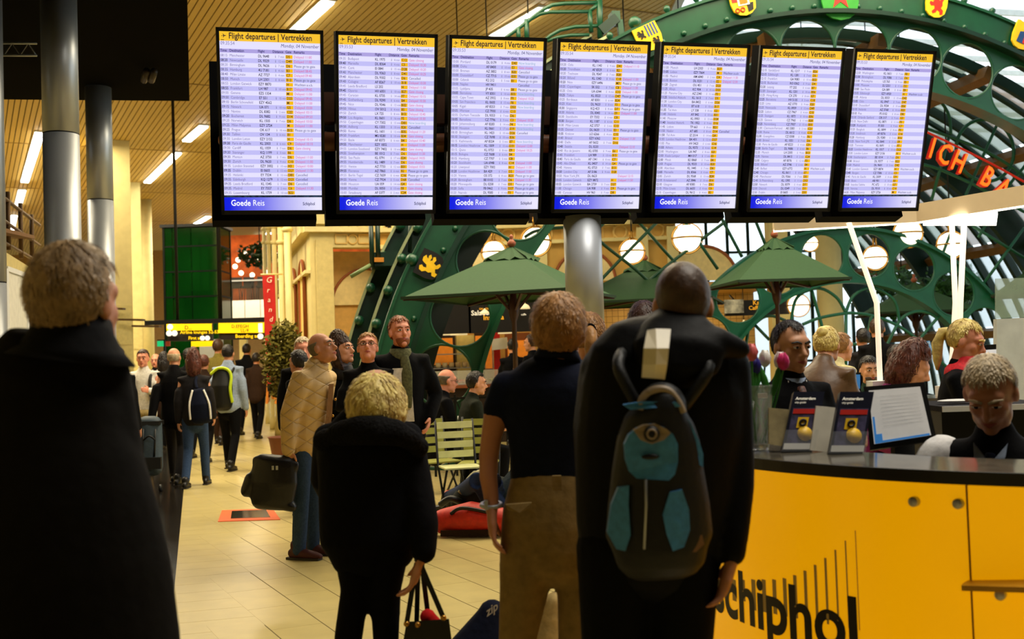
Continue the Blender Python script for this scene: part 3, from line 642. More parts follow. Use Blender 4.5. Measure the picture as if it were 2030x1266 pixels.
MB().tube(smooth_path([APX(*q, 1.3) for q in ((1600, 200), (1700, 200), (1838, 262), (1953, 318), (2030, 360))]), .02, 6).build('mounting_rail', NRED, nl)
# ------------------------------------------------------------------ cafe facade
FY = 20.0
def F_(x, y, dy=0.): return D(x, y, FY + dy)
fa = empty('cafe_facade', F_(1050, 780), 'cream cafe front with ring frieze and arched lunettes', 'building')
xl, xr = F_(752, 600).x, F_(1345, 600).x
zb = F_(1050, 445).z; zf = F_(1050, 481).z; zsp = 2.62
MB().box(((xl + xr) / 2, FY + .15, (zb + zsp) / 2), (xr - xl, .3, zb - zsp)).build('upper_wall', WARMWALL, fa)
MB().box(((xl + xr) / 2, FY - .06, zb - .03), (xr - xl, .2, .07)).build('cornice', CREAM, fa)
MB().box(((xl + xr) / 2, FY - .04, zf), (xr - xl, .14, .06)).build('frieze_moulding', CREAM, fa)
RELIEF = mat('cream_relief', (226, 190, 110), .6)
n_ = 8; wp = (xr - xl) / n_
for k in range(n_):
    cx = xl + wp * (k + .5); zc = (zb + zf) / 2 - .02
    MB().ring((cx, FY - .01, zc), .12, .02, X, Z, 28, 6).build('frieze_ring', RELIEF, fa)
    for s in (-1, 1):
        p = MB(); c0 = cx + s * wp * .31
        for a, b in (((-.1, .1), (.1, .1)), ((.1, .1), (.1, -.1)), ((.1, -.1), (-.1, -.1)), ((-.1, -.1), (-.1, .1))): p.bar((c0 + a[0], FY - .01, zc + a[1]), (c0 + b[0], FY - .01, zc + b[1]), .03, .02)
        p.build('frieze_panel', RELIEF, fa)
for k in range(27):
    x_ = xl + (xr - xl) * (k + .5) / 27; MB().lathe([(.035, 0), (.035, .06), (.02, .1), (.036, .3), (.02, .55), (.03, .62), (.03, .7)], (x_, FY, zb), 10).build('baluster', CREAM, fa)
MB().box(((xl + xr) / 2, FY, zb + .74), (xr - xl, .16, .08)).build('balustrade_rail', CREAM, fa)
MB().box(((xl + xr) / 2, FY + 1.4, zb + .7), (xr - xl, .1, 2)).build('dark_loft', mat('dark_loft', (28, 18, 10), .9), fa)
LUN = mat('pale_lunette', (236, 214, 150), .6); ARR = mat('red_brown_arch_rim', (150, 80, 36), .6)
for px_ in (848, 955, 1160, 1394):
    c = F_(px_, 560, -.0); r = .62 if px_ > 1300 else .55; c.z = F_(px_, 488 if px_ > 1300 else 497).z - r
    pts = [(c.x + r * math.cos(math.pi * k / 20), FY - .03, c.z + r * math.sin(math.pi * k / 20)) for k in range(21)]
    MB().prism(pts, (0, .05, 0)).build('lunette', LUN, fa); MB().tube(pts, .03, 6).build('arch_rim', ARR, fa)
for px_ in (905, 1075, 1275, 1335):
    c = F_(px_, 560); MB().box((c.x, FY - .06, (zf + 1.9) / 2 + .2), (.2, .14, zf - 1.9)).build('pilaster', CREAM, fa)
# shop interior
zi = 2.62
INW = mat('lit_yellow_interior', (206, 158, 78), .6, var=.12, scale=2); INT = mat('beige_wall_tiles', (216, 180, 110), .4)
nt = INT.node_tree; br = node(INT, 'ShaderNodeTexBrick'); br.offset = 0; br.inputs['Scale'].default_value = 1; br.inputs['Brick Width'].default_value = .12; br.inputs['Row Height'].default_value = .12; br.inputs['Mortar Size'].default_value = .004
br.inputs['Color1'].default_value = lin((220, 184, 112)) + (1,); br.inputs['Color2'].default_value = lin((212, 174, 104)) + (1,); br.inputs['Mortar'].default_value = lin((120, 84, 40)) + (1,)
tcx = node(INT, 'ShaderNodeTexCoord'); mpx = node(INT, 'ShaderNodeMapping'); mpx.inputs['Rotation'].default_value = (R_(90), 0, 0); nt.links.new(tcx.outputs['Object'], mpx.inputs[0]); nt.links.new(mpx.outputs[0], br.inputs[0]); nt.links.new(br.outputs[0], bsdf(INT).inputs['Base Color'])
xm = F_(1180, 700).x; xe = F_(1560, 700).x
MB().box(((xl + xm) / 2, FY + 3, 1.4), (xm - xl, .1, 2.9)).build('back_wall', INW, fa)
MB().box(((xm + xe) / 2, FY + 2.6, 1.4), (xe - xm, .1, 2.9)).build('tiled_wall', INT, fa)
MB().box(((xl + xe) / 2, FY + 1.6, zi + .1), (xe - xl, 3.2, .08)).build('shop_ceiling', INW, fa)
area_light('shop_lamp_light', ((xl + xm) / 2, FY + 1.5, zi), 3.2, 1.6, 34, (1, .8, .45))
area_light('tiled_shop_lamp_light', ((xm + xe) / 2, FY + 1.4, zi), 2.2, 1.4, 26, (1, .76, .4))
MENU = mat('black_menu_board', (20, 15, 11), .5); TXW = mat('white_lettering', (240, 232, 210), .5, emit=.5, var=0); TXY = mat('amber_lettering', (240, 170, 40), .5, emit=.5, var=0)
def menu(x0, y0, x1, y1, label, words, Yd=-.35):
    a, b = F_(x0, y0, Yd), F_(x1, y1, Yd); t = empty('menu_board', Vector(((a.x + b.x) / 2, a.y, b.z)), label, 'sign')
    MB().box(((a.x + b.x) / 2, a.y + .04, (a.z + b.z) / 2), (abs(b.x - a.x), .08, a.z - b.z)).build('board', MENU, t)
    for (x, y, hpx, s, mm) in words:
        p = F_(x, y, Yd); mb = MB(); put_text(mb, s, lambda u, v: Vector((p.x + u, p.y - .012, p.z + v)), 0, 0, hpx / FPX * (FY + Yd) / .72, True); mb.build('lettering', mm, t)
    for x, y in ((x0 + 20, y0), (x1 - 20, y0)):
        p = F_(x, y, Yd); MB().bar(p + Y_ * .04, Vector((p.x, FY + .1, p.z + .12)), .03, .03).build('hanger', BLACKM, t)
menu(852, 590, 934, 660, 'black menu board for sandwiches behind the green arch', [(862, 624, 9, 'iches', TXW)])
menu(928, 594, 1068, 656, 'long black menu board for salads over the shop counter', [(934, 625, 10, 'Salades', TXW), (958, 634, 10, 'Insalata', TXY), (950, 614, 4, 'SALADES', TXY), (1010, 624, 4, 'menu', TXW), (1033, 625, 4, 'caffe', TXW)])
menu(1437, 596, 1565, 622, 'black coffee sign with a photo print beside the umbrella pole', [(1492, 604, 9, 'Ka', TXY), (1484, 614, 8, 'Caffe', TXY)])
o = MB().box(F_(1455, 607, -.42), (.34, .02, .24)).build('photo_print', mat('grey_photo_print', (200, 196, 180), .5, var=.7, scale=7)); tag(o, 'grey photo print at the left end of the coffee sign', 'picture')
k_ = empty('shop_counter', F_(950, 770, .3), 'long dark shop counter with food trays under the menu boards', 'counter')
MB().box(((xl + xm) / 2, FY + .45, .5), (xm - xl, .7, 1.0)).build('counter_body', mat('dark_counter', (44, 28, 16), .5), k_)
MB().box(((xl + xm) / 2, FY + .4, 1.02), (xm - xl + .1, .85, .05)).build('counter_top', mat('brown_counter_top', (130, 70, 36), .4), k_)
gs = MB().box((F_(900, 700).x, FY + .4, 1.3), (1.7, .5, .01)); gs.box((F_(900, 700).x, FY + .15, 1.18), (1.7, .01, .25)); gs.build('glass_guard', mat('sneeze_glass', (220, 220, 200), .1, alpha=.3), k_)
fc = [mat('bread_food', (220, 160, 70), .7, var=.3), mat('salad_food', (140, 150, 50), .7, var=.4), mat('tomato_food', (190, 60, 30), .6, var=.3), mat('cream_food', (236, 214, 160), .7)]
for k, x in enumerate((868, 890, 912, 934, 956, 978, 1000, 1022)):
    p = F_(x, 735, .35); p.z = 1.05; t = empty('food_tray', p, 'metal tray with %s on the shop counter, %s' % (['bread rolls', 'green salad', 'sliced tomato', 'pale pastries'][k % 4], 'under the left menu board' if k < 4 else 'under the salads menu board'), 'tray', 'food trays on the counter')
    MB().box(p + Z * .012, (.17, .34, .024)).build('tray', STEEL, t)
    h_ = MB(); rr = random.Random(k)
    for _ in range(7): h_.ball(p + Vector((rr.uniform(-.06, .06), rr.uniform(-.12, .12), .045 + rr.random() * .03)), (.035, .045, .03), n=8, m=5)
    h_.build('food', fc[k % 4], t, kind='stuff')
tag(MB().box((F_(984, 700).x, FY + 1.0, 1.15), (.12, .25, 2.3)).build('red_post', mat('red_lacquer', (196, 24, 16), .4)), 'bright red post inside the shop', 'post')
tag(MB().box((F_(905, 700).x, FY + 2.7, 1.5), (.7, .4, 1.0)).build('wall_cabinet', mat('pale_yellow_cabinet', (240, 215, 130), .5)), 'pale yellow wall cabinet behind the counter', 'cabinet')
for i, z_ in enumerate((1.35, 1.62)):
    p = F_(905, 690, 1.6); t = empty('shop_shelf', Vector((p.x, p.y, z_)), ['lower glass shelf with stacked crockery behind the counter', 'upper glass shelf with stacked crockery behind the counter'][i], 'shelf')
    MB().box((p.x, p.y, z_), (1.5, .3, .02)).build('shelf_board', STEEL, t); 
    for s in (-.7, .7): MB().tube([(p.x + s, p.y, z_), (p.x + s, p.y, z_ - .3)], .012).build('bracket', STEEL, t)
for k in range(7):
    p = F_(868 + k * 13, 690, 1.6); p.z = 1.36; tag(MB().lathe([(.03, 0), (.05, .02), (.055, .09), (.045, .1)], p, 12).build('stacked_cup', mat('cream_crockery', (240, 225, 180), .4)), ['leftmost cream cup on the lower shop shelf', 'second cream cup from the left on the lower shop shelf', 'third cream cup from the left on the lower shop shelf', 'middle cream cup on the lower shop shelf', 'third cream cup from the right on the lower shop shelf', 'second cream cup from the right on the lower shop shelf', 'rightmost cream cup on the lower shop shelf'][k], 'cup', 'cups on the shop shelf')
for k, (x, y0, y1, wd, dp, mm, nm, lab) in enumerate(((878, 655, 740, .5, 2.1, 'dark_oven', 'oven', 'dark oven behind the counter at the left'), (950, 650, 740, .2, 2.2, 'dark_oven', 'tall_fridge', 'tall dark fridge behind the dome lamps'), (1025, 660, 745, .5, 2.2, 'brown_cupboard', 'brown_cupboard', 'brown cupboard right of the red post'), (968, 665, 745, .16, 1.6, 'chrome_machine', 'coffee_machine', 'chrome coffee machine beside the red post'))):
    a, b = F_(x, y0, dp), F_(x, y1, dp); t = empty(nm, Vector((a.x, a.y, 0)), lab, nm.split('_')[-1]); mm = mat(mm, {'dark_oven': (40, 26, 16), 'brown_cupboard': (120, 66, 30), 'chrome_machine': (190, 180, 160)}[mm], .35, .6 if 'chrome' in mm else 0)
    MB().box((a.x, a.y, a.z / 2), (wd, .45, a.z)).build('body', mm, t); MB().box((a.x, a.y - .235, a.z * .8), (wd * .8, .02, a.z * .25)).build('door', mat('amber_oven_glass', (220, 130, 40), .3, emit=.3), t); MB().bar((a.x - wd * .35, a.y - .26, a.z * .66), (a.x + wd * .35, a.y - .26, a.z * .66), .02, .02).build('handle', STEEL, t)
hood = MB().prism([F_(975, 672, .6), F_(1005, 668, .6), F_(1008, 690, .6), F_(975, 694, .6)], (0, .35, 0)); tag(hood.build('heat_lamp_hood', WHITE), 'white heat lamp hood beside the red post', 'lamp')
def dome_lamp(x, y, wpx, d, label):
    c = D(x, y, d); r = wpx / 2 / FPX * d; t = empty('dome_lamp', c, label, 'lamp', 'dome pendant lamps in the shop')
    MB().lathe([(r, 0), (r * .96, r * .25), (r * .75, r * .62), (r * .4, r * .85), (r * .16, r * .95), (r * .14, r * 1.2)], c, 24).build('shade', mat('opal_cream_shade', (245, 225, 170), .4, emit=.6), t)
    MB().ball(c + Z * r * .3, r * .28).build('bulb', GLOBE, t); MB().tube([c + Z * r * 1.15, Vector((c.x, c.y, zi + .1))], .008, 6).build('cord', BLACKM, t)
    if d < 19.7: MB().bar((c.x, c.y, zi + .1), (c.x, FY + .05, zi + .1), .02, .02).build('wall_arm', BLACKM, t)
dome_lamp(890, 664, 32, 20.6, 'left cream dome lamp over the shop counter'); dome_lamp(910, 664, 34, 20.2, 'middle cream dome lamp in front of the left one'); dome_lamp(1001, 661, 28, 20.4, 'cream dome lamp beside the umbrella pole')
dome_lamp(1040, 612, 22, 19.2, 'small brass-coloured lamp on the menu board by the pole'); dome_lamp(961, 622, 18, 19.2, 'small bright lamp over the salads lettering'); dome_lamp(1475, 648, 24, 20.6, 'cream dome lamp under the coffee sign'); dome_lamp(1555, 650, 20, 20.4, 'small cream dome lamp right of the umbrella pole')
# ------------------------------------------------------------------ cream corner building
CB = D(620, 700, 20.0); CB.z = 0
SNB = hdir(71)
cb = empty('corner_building', CB, 'cream corner pavilion with cornice and tall arched windows', 'building')
def CF(x, y, e=0.): return PLN(x, y, CB - SNB.cross(Z) * 0 - hdir(-19) * e, hdir(-19))
def CS(x, y, e=0.): return PLN(x, y, CB - SN * e * -1, SN)
zc = CF(640, 456).z; zt = 5.6
fe = CF(765, 600); Wf = (fe - CB).dot(SNB)
bk = hdir(-19)
# front wall with an arched opening
oa = (CF(663, 600) - CB).dot(SNB); ob = (CF(745, 600) - CB).dot(SNB); oz = CF(700, 490).z
MB().prism([CB, CB + SNB * oa, CB + SNB * oa + Z * oz, CB + Z * oz], bk * .3).build('corner_pier', CREAM, cb)
MB().prism([CB + SNB * ob, CB + SNB * Wf, CB + SNB * Wf + Z * oz, CB + SNB * ob + Z * oz], bk * .3).build('right_pier', CREAM, cb)
MB().prism([CB + Z * oz, CB + SNB * Wf + Z * oz, CB + SNB * Wf + Z * zc, CB + Z * zc], bk * .3).build('entablature', CREAM, cb)
MB().prism([CB + Z * zc, CB + SNB * Wf + Z * zc, CB + SNB * Wf + Z * zt, CB + Z * zt], bk * .3).build('attic_wall', CREAM, cb)
MB().box(CB + SNB * (Wf / 2 - .04) - bk * .06 + Z * zc, (Wf + .15, .2, .09), SNB, bk).build('cornice', mat('cream_moulding', (232, 214, 150), .6), cb)
MB().box(CB + SNB * ((oa + ob) / 2) + bk * .8 + Z * oz / 2, (ob - oa + .4, .06, oz), SNB, bk).build('recess_wall', mat('orange_lit_cream_recess', (216, 170, 92), .7), cb)  # orange light in the recess is mixed into this wall colour
rc = CB + SNB * (oa + (ob - oa) * .95) + bk * .7; rr_ = (ob - oa) * .85; rc.z = CF(700, 600).z
MB().prism([rc + SNB * (rr_ * math.cos(math.pi * k / 20)) + Z * (rr_ * 1.05 * math.sin(math.pi * k / 20)) for k in range(21)], bk * .05).build('lunette', LUN, cb)
MB().tube([rc - bk * .02 + SNB * (rr_ * math.cos(math.pi * k / 20)) + Z * (rr_ * 1.05 * math.sin(math.pi * k / 20)) for k in range(21)], .025, 6).build('arch_rim', ARR, cb)
rg_ = CF(699, 474, .02); MB().ring(rg_, .085, .015, SNB, Z, 24, 6).build('frieze_ring', RELIEF, cb)
for x0, x1 in ((665, 688), (711, 735)):
    a, b = CF(x0, 465, .02), CF(x1, 465, .02); c, d = CF(x1, 482, .02), CF(x0, 482, .02); mb = MB()
    for p, q in ((a, b), (b, c), (c, d), (d, a)): mb.bar(p, q, .03, .02)
    mb.build('frieze_panel', RELIEF, cb)
a, b = CF(625, 475, .03), CF(658, 475, .03)
MB().prism([a, b, Vector((b.x, b.y, .6)), Vector((a.x, a.y, .6))], -bk * .05).build('pier_panel', mat('cream_panel', (214, 194, 126), .6), cb)
for k in range(7):
    p = CF(676 + k * 17, 452, .0); MB().lathe([(.03, 0), (.02, .08), (.034, .3), (.02, .5), (.03, .6)], p, 8).build('baluster', CREAM, cb)
# side wall receding to the left
LS = 7.0
MB().prism([CB, CB + S * LS, CB + S * LS + Z * zc, CB + Z * zc], SN * .3).build('side_wall', CREAM, cb)
MB().prism([CB + Z * zc, CB + S * LS + Z * zc, CB + S * LS + Z * zt, CB + Z * zt], SN * .3).build('side_attic', CREAM, cb)
MB().box(CB + S * LS / 2 - SN * .06 + Z * zc, (.2, LS, .09), SN, S).build('cornice', MATS['cream_moulding'], cb)
MB().box(CB + S * LS / 2 - SN * .04 + Z * (zc - .75), (.12, LS, .06), SN, S).build('string_course', MATS['cream_moulding'], cb)
WIN = mat('lit_window_glass', (240, 200, 80), .4, emit=.35)
for k in range(3):
    s0 = .8 + k * 1.9; s1 = s0 + 1.0; zA, zB = 1.95, 3.05; mid = (s0 + s1) / 2
    pts = [CB + S * s0 + Z * zA, CB + S * s1 + Z * zA] + [CB + S * (mid + .5 * math.cos(math.pi * j / 10)) + Z * (zB + .45 * math.sin(math.pi * j / 10)) for j in range(11)]
    w_ = MB().prism([p - SN * .03 for p in pts], SN * .02).build('arched_window', WIN, cb)
    MB().tube([p - SN * .04 for p in pts], .035, 6, closed=True).build('window_surround', ARR, cb)
    MB().bar(CB + S * mid - SN * .045 + Z * zA, CB + S * mid - SN * .045 + Z * (zB + .45), .03, .03).build('glazing_bar', CREAM, cb)
    MB().box(CB + S * mid - SN * .02 + Z * 1.0, (.06, .9, 1.3), SN, S).build('lower_panel', MATS['cream_panel'], cb)
a, b = F_(606, 425), F_(628, 425)
MB().box(CB + SNB * .12 - bk * .08 + Z * (zc + .5), (.5, .12, .8), SNB, bk).build('corner_pedestal', CREAM, cb)
# slender cream columns
for k, (x, Yc) in enumerate(((576, 20.6), (562, 22.2), (549, 24.2), (538, 26.6), (529, 29.5))):
    c = D(x, 700, Yc); c.z = 0; t = empty('slender_column', c, 'slender cream collared column, %s in the row beside the red banner' % ['nearest and thickest', 'second', 'third', 'fourth', 'farthest'][k], 'column', 'slender cream columns by the banner')
    r = [.07, .06, .055, .05, .05][k]
    zk = D(x, 480 if k else 455, Yc).z
    MB().lathe([(r * 1.6, 0), (r * 1.6, .25), (r, .32), (r, 6.2)], c, 16).build('shaft', CREAM, t)
    for z_ in (zk, zk + .35, 2.2): MB().lathe([(r * 1.05, -.05), (r * 1.5, -.015), (r * 1.5, .015), (r * 1.05, .05)], c + Z * z_, 16).build('collar', CREAM, t)
    MB().lathe([(r, 0), (r * 2, .12), (r * 2, .2)], c + Z * 6.1, 16).build('capital', CREAM, t)
a = D(520, 546, 20.2); bn = empty('red_banner', D(534, 720, 20.2), 'tall red banner with white italic letters Grand', 'banner')
MB().prism([D(520, 546, 20.2), D(544, 545, 20.2), D(551, 760, 20.2), D(530, 760, 20.2)], (0, .04, 0)).build('banner_cloth', mat('red_banner_cloth', (186, 22, 14), .6), bn)
lt = MB()
for k, ch in enumerate('Grandca'):
    p = D(527 + k * 1.6, 560 + k * 19.3 + (4 if k > 4 else 0), 20.18); put_text(lt, ch, lambda u, v: Vector((p.x + u, p.y, p.z + v)), 0, 0, .15 if k == 0 else .13, False, slant=.2)
lt.build('lettering', mat('banner_white', (240, 220, 190), .5), bn)
MB().tube([D(517, 544, 20.25), D(560, 543, 20.6)], .015).build('hanging_rod', CREAM, bn)
# potted ficus with leaves
c = D(564, 715, 17.0); t = empty('potted_ficus', Vector((c.x, c.y, 0)), 'bushy ficus in a tub beside the cream columns', 'plant')
MB().lathe([(.2, 0), (.27, .4), (.29, .42), (.26, .42), (.24, .36)], (c.x, c.y, 0), 20).build('tub', mat('terracotta_tub', (110, 60, 34), .7), t)
MB().loft([(c.x, c.y, .38), (c.x + .02, c.y, .8), (c.x - .01, c.y, 1.4)], [.04, .03, .02]).build('trunk', mat('bark', (80, 58, 34), .8), t)
leaf_cloud((c.x, c.y, 1.56), (.33, .33, .62), 2600, .085, 9).build('foliage', mat('ficus_leaf', (96, 88, 32), .8, var=.8, scale=9, spec=.1), t, kind='stuff')
ez = empty('menu_easel', D(537, 800, 22), 'orange wooden easel sign left of the ficus', 'easel')
EW = mat('orange_wood', (205, 125, 40), .6)
for a, b in (((533, 728), (529, 800)), ((543, 728), (547, 800)), ((538, 726), (541, 790))): MB().bar(D(*a, 22), D(*b, 22 if a[0] != 538 else 22.3), .05, .04).build('leg', EW, ez)
MB().box(D(538, 755, 21.95), (.16, .03, .4)).build('board', BLACK, ez)
# round column and right pillar by the inner arch
c = D(1650, 700, 21.0); c.z = 0; t = empty('cream_round_column', c, 'stout round cream column behind the inner green arch', 'column')
MB().lathe([(.29, 0), (.29, .3), (.245, .36), (.235, 5.4)], c, 32).build('shaft', CREAM, t); MB().lathe([(.24, 0), (.34, .15), (.34, .3)], c + Z * 5.35, 32).build('capital', CREAM, t)
c = D(1548, 700, 20.4); c.z = 0; tag(MB().box(c + Z * 2.6, (.34, .34, 5.2)).build('square_cream_pillar', CREAM), 'square cream pillar at the end of the cafe front', 'pillar')
# ------------------------------------------------------------------ globe lamps
def globe(x, y, rpx, d, label):
    c = D(x, y, d); r = rpx / FPX * d; t = empty('globe_lamp', c, label, 'lamp', 'brass-banded globe lamps in the cafe')
    MB().ball(c, r, n=24, m=16).build('opal_globe', GLOBE, t)
    MB().ring(c, r * 1.1, r * .07, X, Y_, 32, 6).build('brass_band', BRASS, t); MB().ring(c, r * 1.14, r * .05, X, Z, 32, 6).build('brass_hoop', BRASS, t)
    st = MB(); st.tube([c + Z * r * 1.0 + X * r * .12, c + Z * r * 1.8 + X * r * .12], r * .08); st.tube([c + Z * r * 1.0 - X * r * .12, c + Z * r * 1.8 - X * r * .12], r * .08); st.build('brass_stem', BRASS, t)
    MB().lathe([(r * .35, 0), (r * .25, r * .12), (r * .1, r * .2)], c + Z * r * .95, 16).build('brass_cap', BRASS, t)
    MB().tube([c + Z * r * 1.75, Vector((c.x, c.y, HC))], .012, 6).build('suspension_rod', BLACKM, t)
for x, y, r, d, lb in ((921, 523, 14, 19.4, 'small globe lamp partly behind the green arch ring'), (979, 500, 22, 17.8, 'globe lamp just left of the first umbrella tip'), (1062, 478, 27, 17.6, 'globe lamp above the first umbrella, right of its tip'), (1253, 498, 23, 17.8, 'globe lamp above the second umbrella'), (1362, 472, 27, 17.6, 'large globe lamp above the man with the backpack'), (1583, 605, 20, 19.6, 'globe lamp beside the cream square pillar'), (1735, 511, 22, 19.2, 'globe lamp framed by a ring of the inner arch'), (1800, 462, 26, 18.2, 'globe lamp tucked under the white kiosk canopy'), (1885, 485, 25, 18.4, 'globe lamp behind the white kiosk posts'), (1606, 482, 15, 19.6, 'small globe lamp behind the stout round column')): globe(x, y, r, d, lb)
# ------------------------------------------------------------------ market umbrellas
CANV = mat('green_canvas', (36, 70, 34), .75, var=.06, scale=30, bump=.1); MAHO = mat('mahogany_pole', (58, 26, 16), .4); FIN = mat('reddish_finial', (150, 80, 50), .4)
def umbrella(tip, d, wpx, rise_px, rot, label, sides=4):
    c = D(*tip, d); s = d / FPX; half = wpx * s / 2; rise = rise_px * s; t = empty('market_umbrella', Vector((c.x, c.y, 0)), label, 'umbrella', 'green market umbrellas of the cafe')
    top = c - Z * .06
    def corner(k, f=1., dz=0.):
        a = R_(rot) + 2 * math.pi * k / sides; return Vector((c.x + half * f * math.cos(a), c.y + half * f * math.sin(a), top.z - rise * f + dz))
    zz2 = .24
    for k in range(sides):
        a0_, a1_, b0, b1 = corner(k, zz2 * .8), corner(k + 1, zz2 * .8), corner(k), corner(k + 1)
        mid = (b0 + b1) / 2 - Z * .0; mi = (a0_ + a1_) / 2
        mb = MB(); mb.add([a0_, mi, a1_, b1, mid + Z * .02, b0], [(0, 5, 4, 1), (1, 4, 3, 2)]); o = mb.build('canopy_panel', CANV, t); sd = o.modifiers.new('t', 'SOLIDIFY'); sd.thickness = .006
        h_ = MB(); h_.bar(b0, b1, .01, .035); h_.build('hem', mat('dark_green_hem', (24, 48, 24), .7), t)
        # vent flap with a wavy edge
        v0, v1 = corner(k, zz2 * 1.12, .05), corner(k + 1, zz2 * 1.12, .05); n_ = 8; pts = [v0.lerp(v1, j / n_) - Z * (.05 * abs(math.sin(j * 1.2 + k))) for j in range(n_ + 1)]
        mb = MB(); mb.add([top + Z * .04] + pts, [(0, j + 1, j + 2) for j in range(n_)]); o = mb.build('vent_flap', CANV, t); sd = o.modifiers.new('t', 'SOLIDIFY'); sd.thickness = .006
        MB().bar(Vector((c.x, c.y, top.z - rise * .9)), corner(k, .98, -.03), .03, .03).build('rib', MAHO, t)
        MB().bar(Vector((c.x, c.y, top.z - rise * 1.05 - .18)), corner(k, .35, -.05), .03, .03).build('strut', MAHO, t)
    MB().lathe([(.03, 0), (.03, top.z - rise - .3), (.06, top.z - rise - .22), (.075, top.z - rise - .1), (.04, top.z - rise), (.03, top.z)], (c.x, c.y, 0), 14).build('pole', MAHO, t)
    MB().lathe([(.02, -.03), (.05, 0), (.055, .03), (.03, .06), (.018, .08), (.03, .1), (.01, .13)], top + Z * .05, 12).build('finial', FIN, t)
    MB().lathe([(.3, 0), (.3, .06), (.06, .09), (.05, .3)], (c.x, c.y, 0), 20).build('base', BLACKM, t)
umbrella((1014, 484), 13.6, 470, 96, 25, 'large green umbrella in front of the salads board')
umbrella((1278, 512), 18.0, 400, 82, 30, 'green umbrella half hidden behind the man with the backpack')
umbrella((1535, 466), 15.5, 312, 88, 50, 'green umbrella with dark pole behind the suited clerk')
umbrella((1812, 556), 19.5, 290, 58, 35, 'dark green umbrella seen through the inner arch')
umbrella((2048, 520), 18.5, 220, 58, 20, 'green umbrella cut off by the right edge')
# ------------------------------------------------------------------ departure boards
def flat(name, rgb, e=1.0): return mat(name, (0, 0, 0), .6, emit=e, var=0, ecol=rgb, spec=.1)
SCR = mat('screen_background', (0, 0, 0), .3, var=0, spec=.2)
SC_L = flat('screen_pale_lilac', (226, 222, 255), 1.05); SC_D = flat('screen_row_lilac', (196, 192, 248), 1.0); SC_H = flat('screen_head_lilac', (176, 164, 226), 1.0)
SC_Y = flat('screen_yellow', (250, 196, 50), 1.0); SC_G = flat('gate_yellow', (252, 190, 20), 1.0)
TX_K = flat('screen_text_dark', (34, 24, 50), .8); TX_G = flat('screen_text_grey', (120, 110, 165), .9); TX_M = flat('screen_text_magenta', (226, 70, 150), .95); TX_T = flat('screen_text_teal', (140, 180, 200), .95); TX_W = flat('screen_text_white', (250, 250, 255), 1.1); TX_N = flat('screen_text_navy', (40, 40, 110), .8)
FOOT = mat('screen_footer_gradient', (0, 0, 0), .4, var=0, emit=1)
nt = FOOT.node_tree; tcg = node(FOOT, 'ShaderNodeAttribute'); tcg.attribute_name = 'grad'; rp_ = node(FOOT, 'ShaderNodeValToRGB')
rp_.color_ramp.elements[0].color = lin((10, 30, 225)) + (1,); rp_.color_ramp.elements[0].position = .05; rp_.color_ramp.elements[1].color = lin((236, 232, 255)) + (1,); rp_.color_ramp.elements[1].position = .95
e_ = rp_.color_ramp.elements.new(.4); e_.color = lin((120, 120, 240)) + (1,)
nt.links.new(tcg.outputs['Fac'], rp_.inputs[0]); nt.links.new(rp_.outputs[0], bsdf(FOOT).inputs['Emission Color'])
STRIP = mat('screen_photo_strip', (40, 60, 90), .4, var=.9, scale=60, emit=.5)
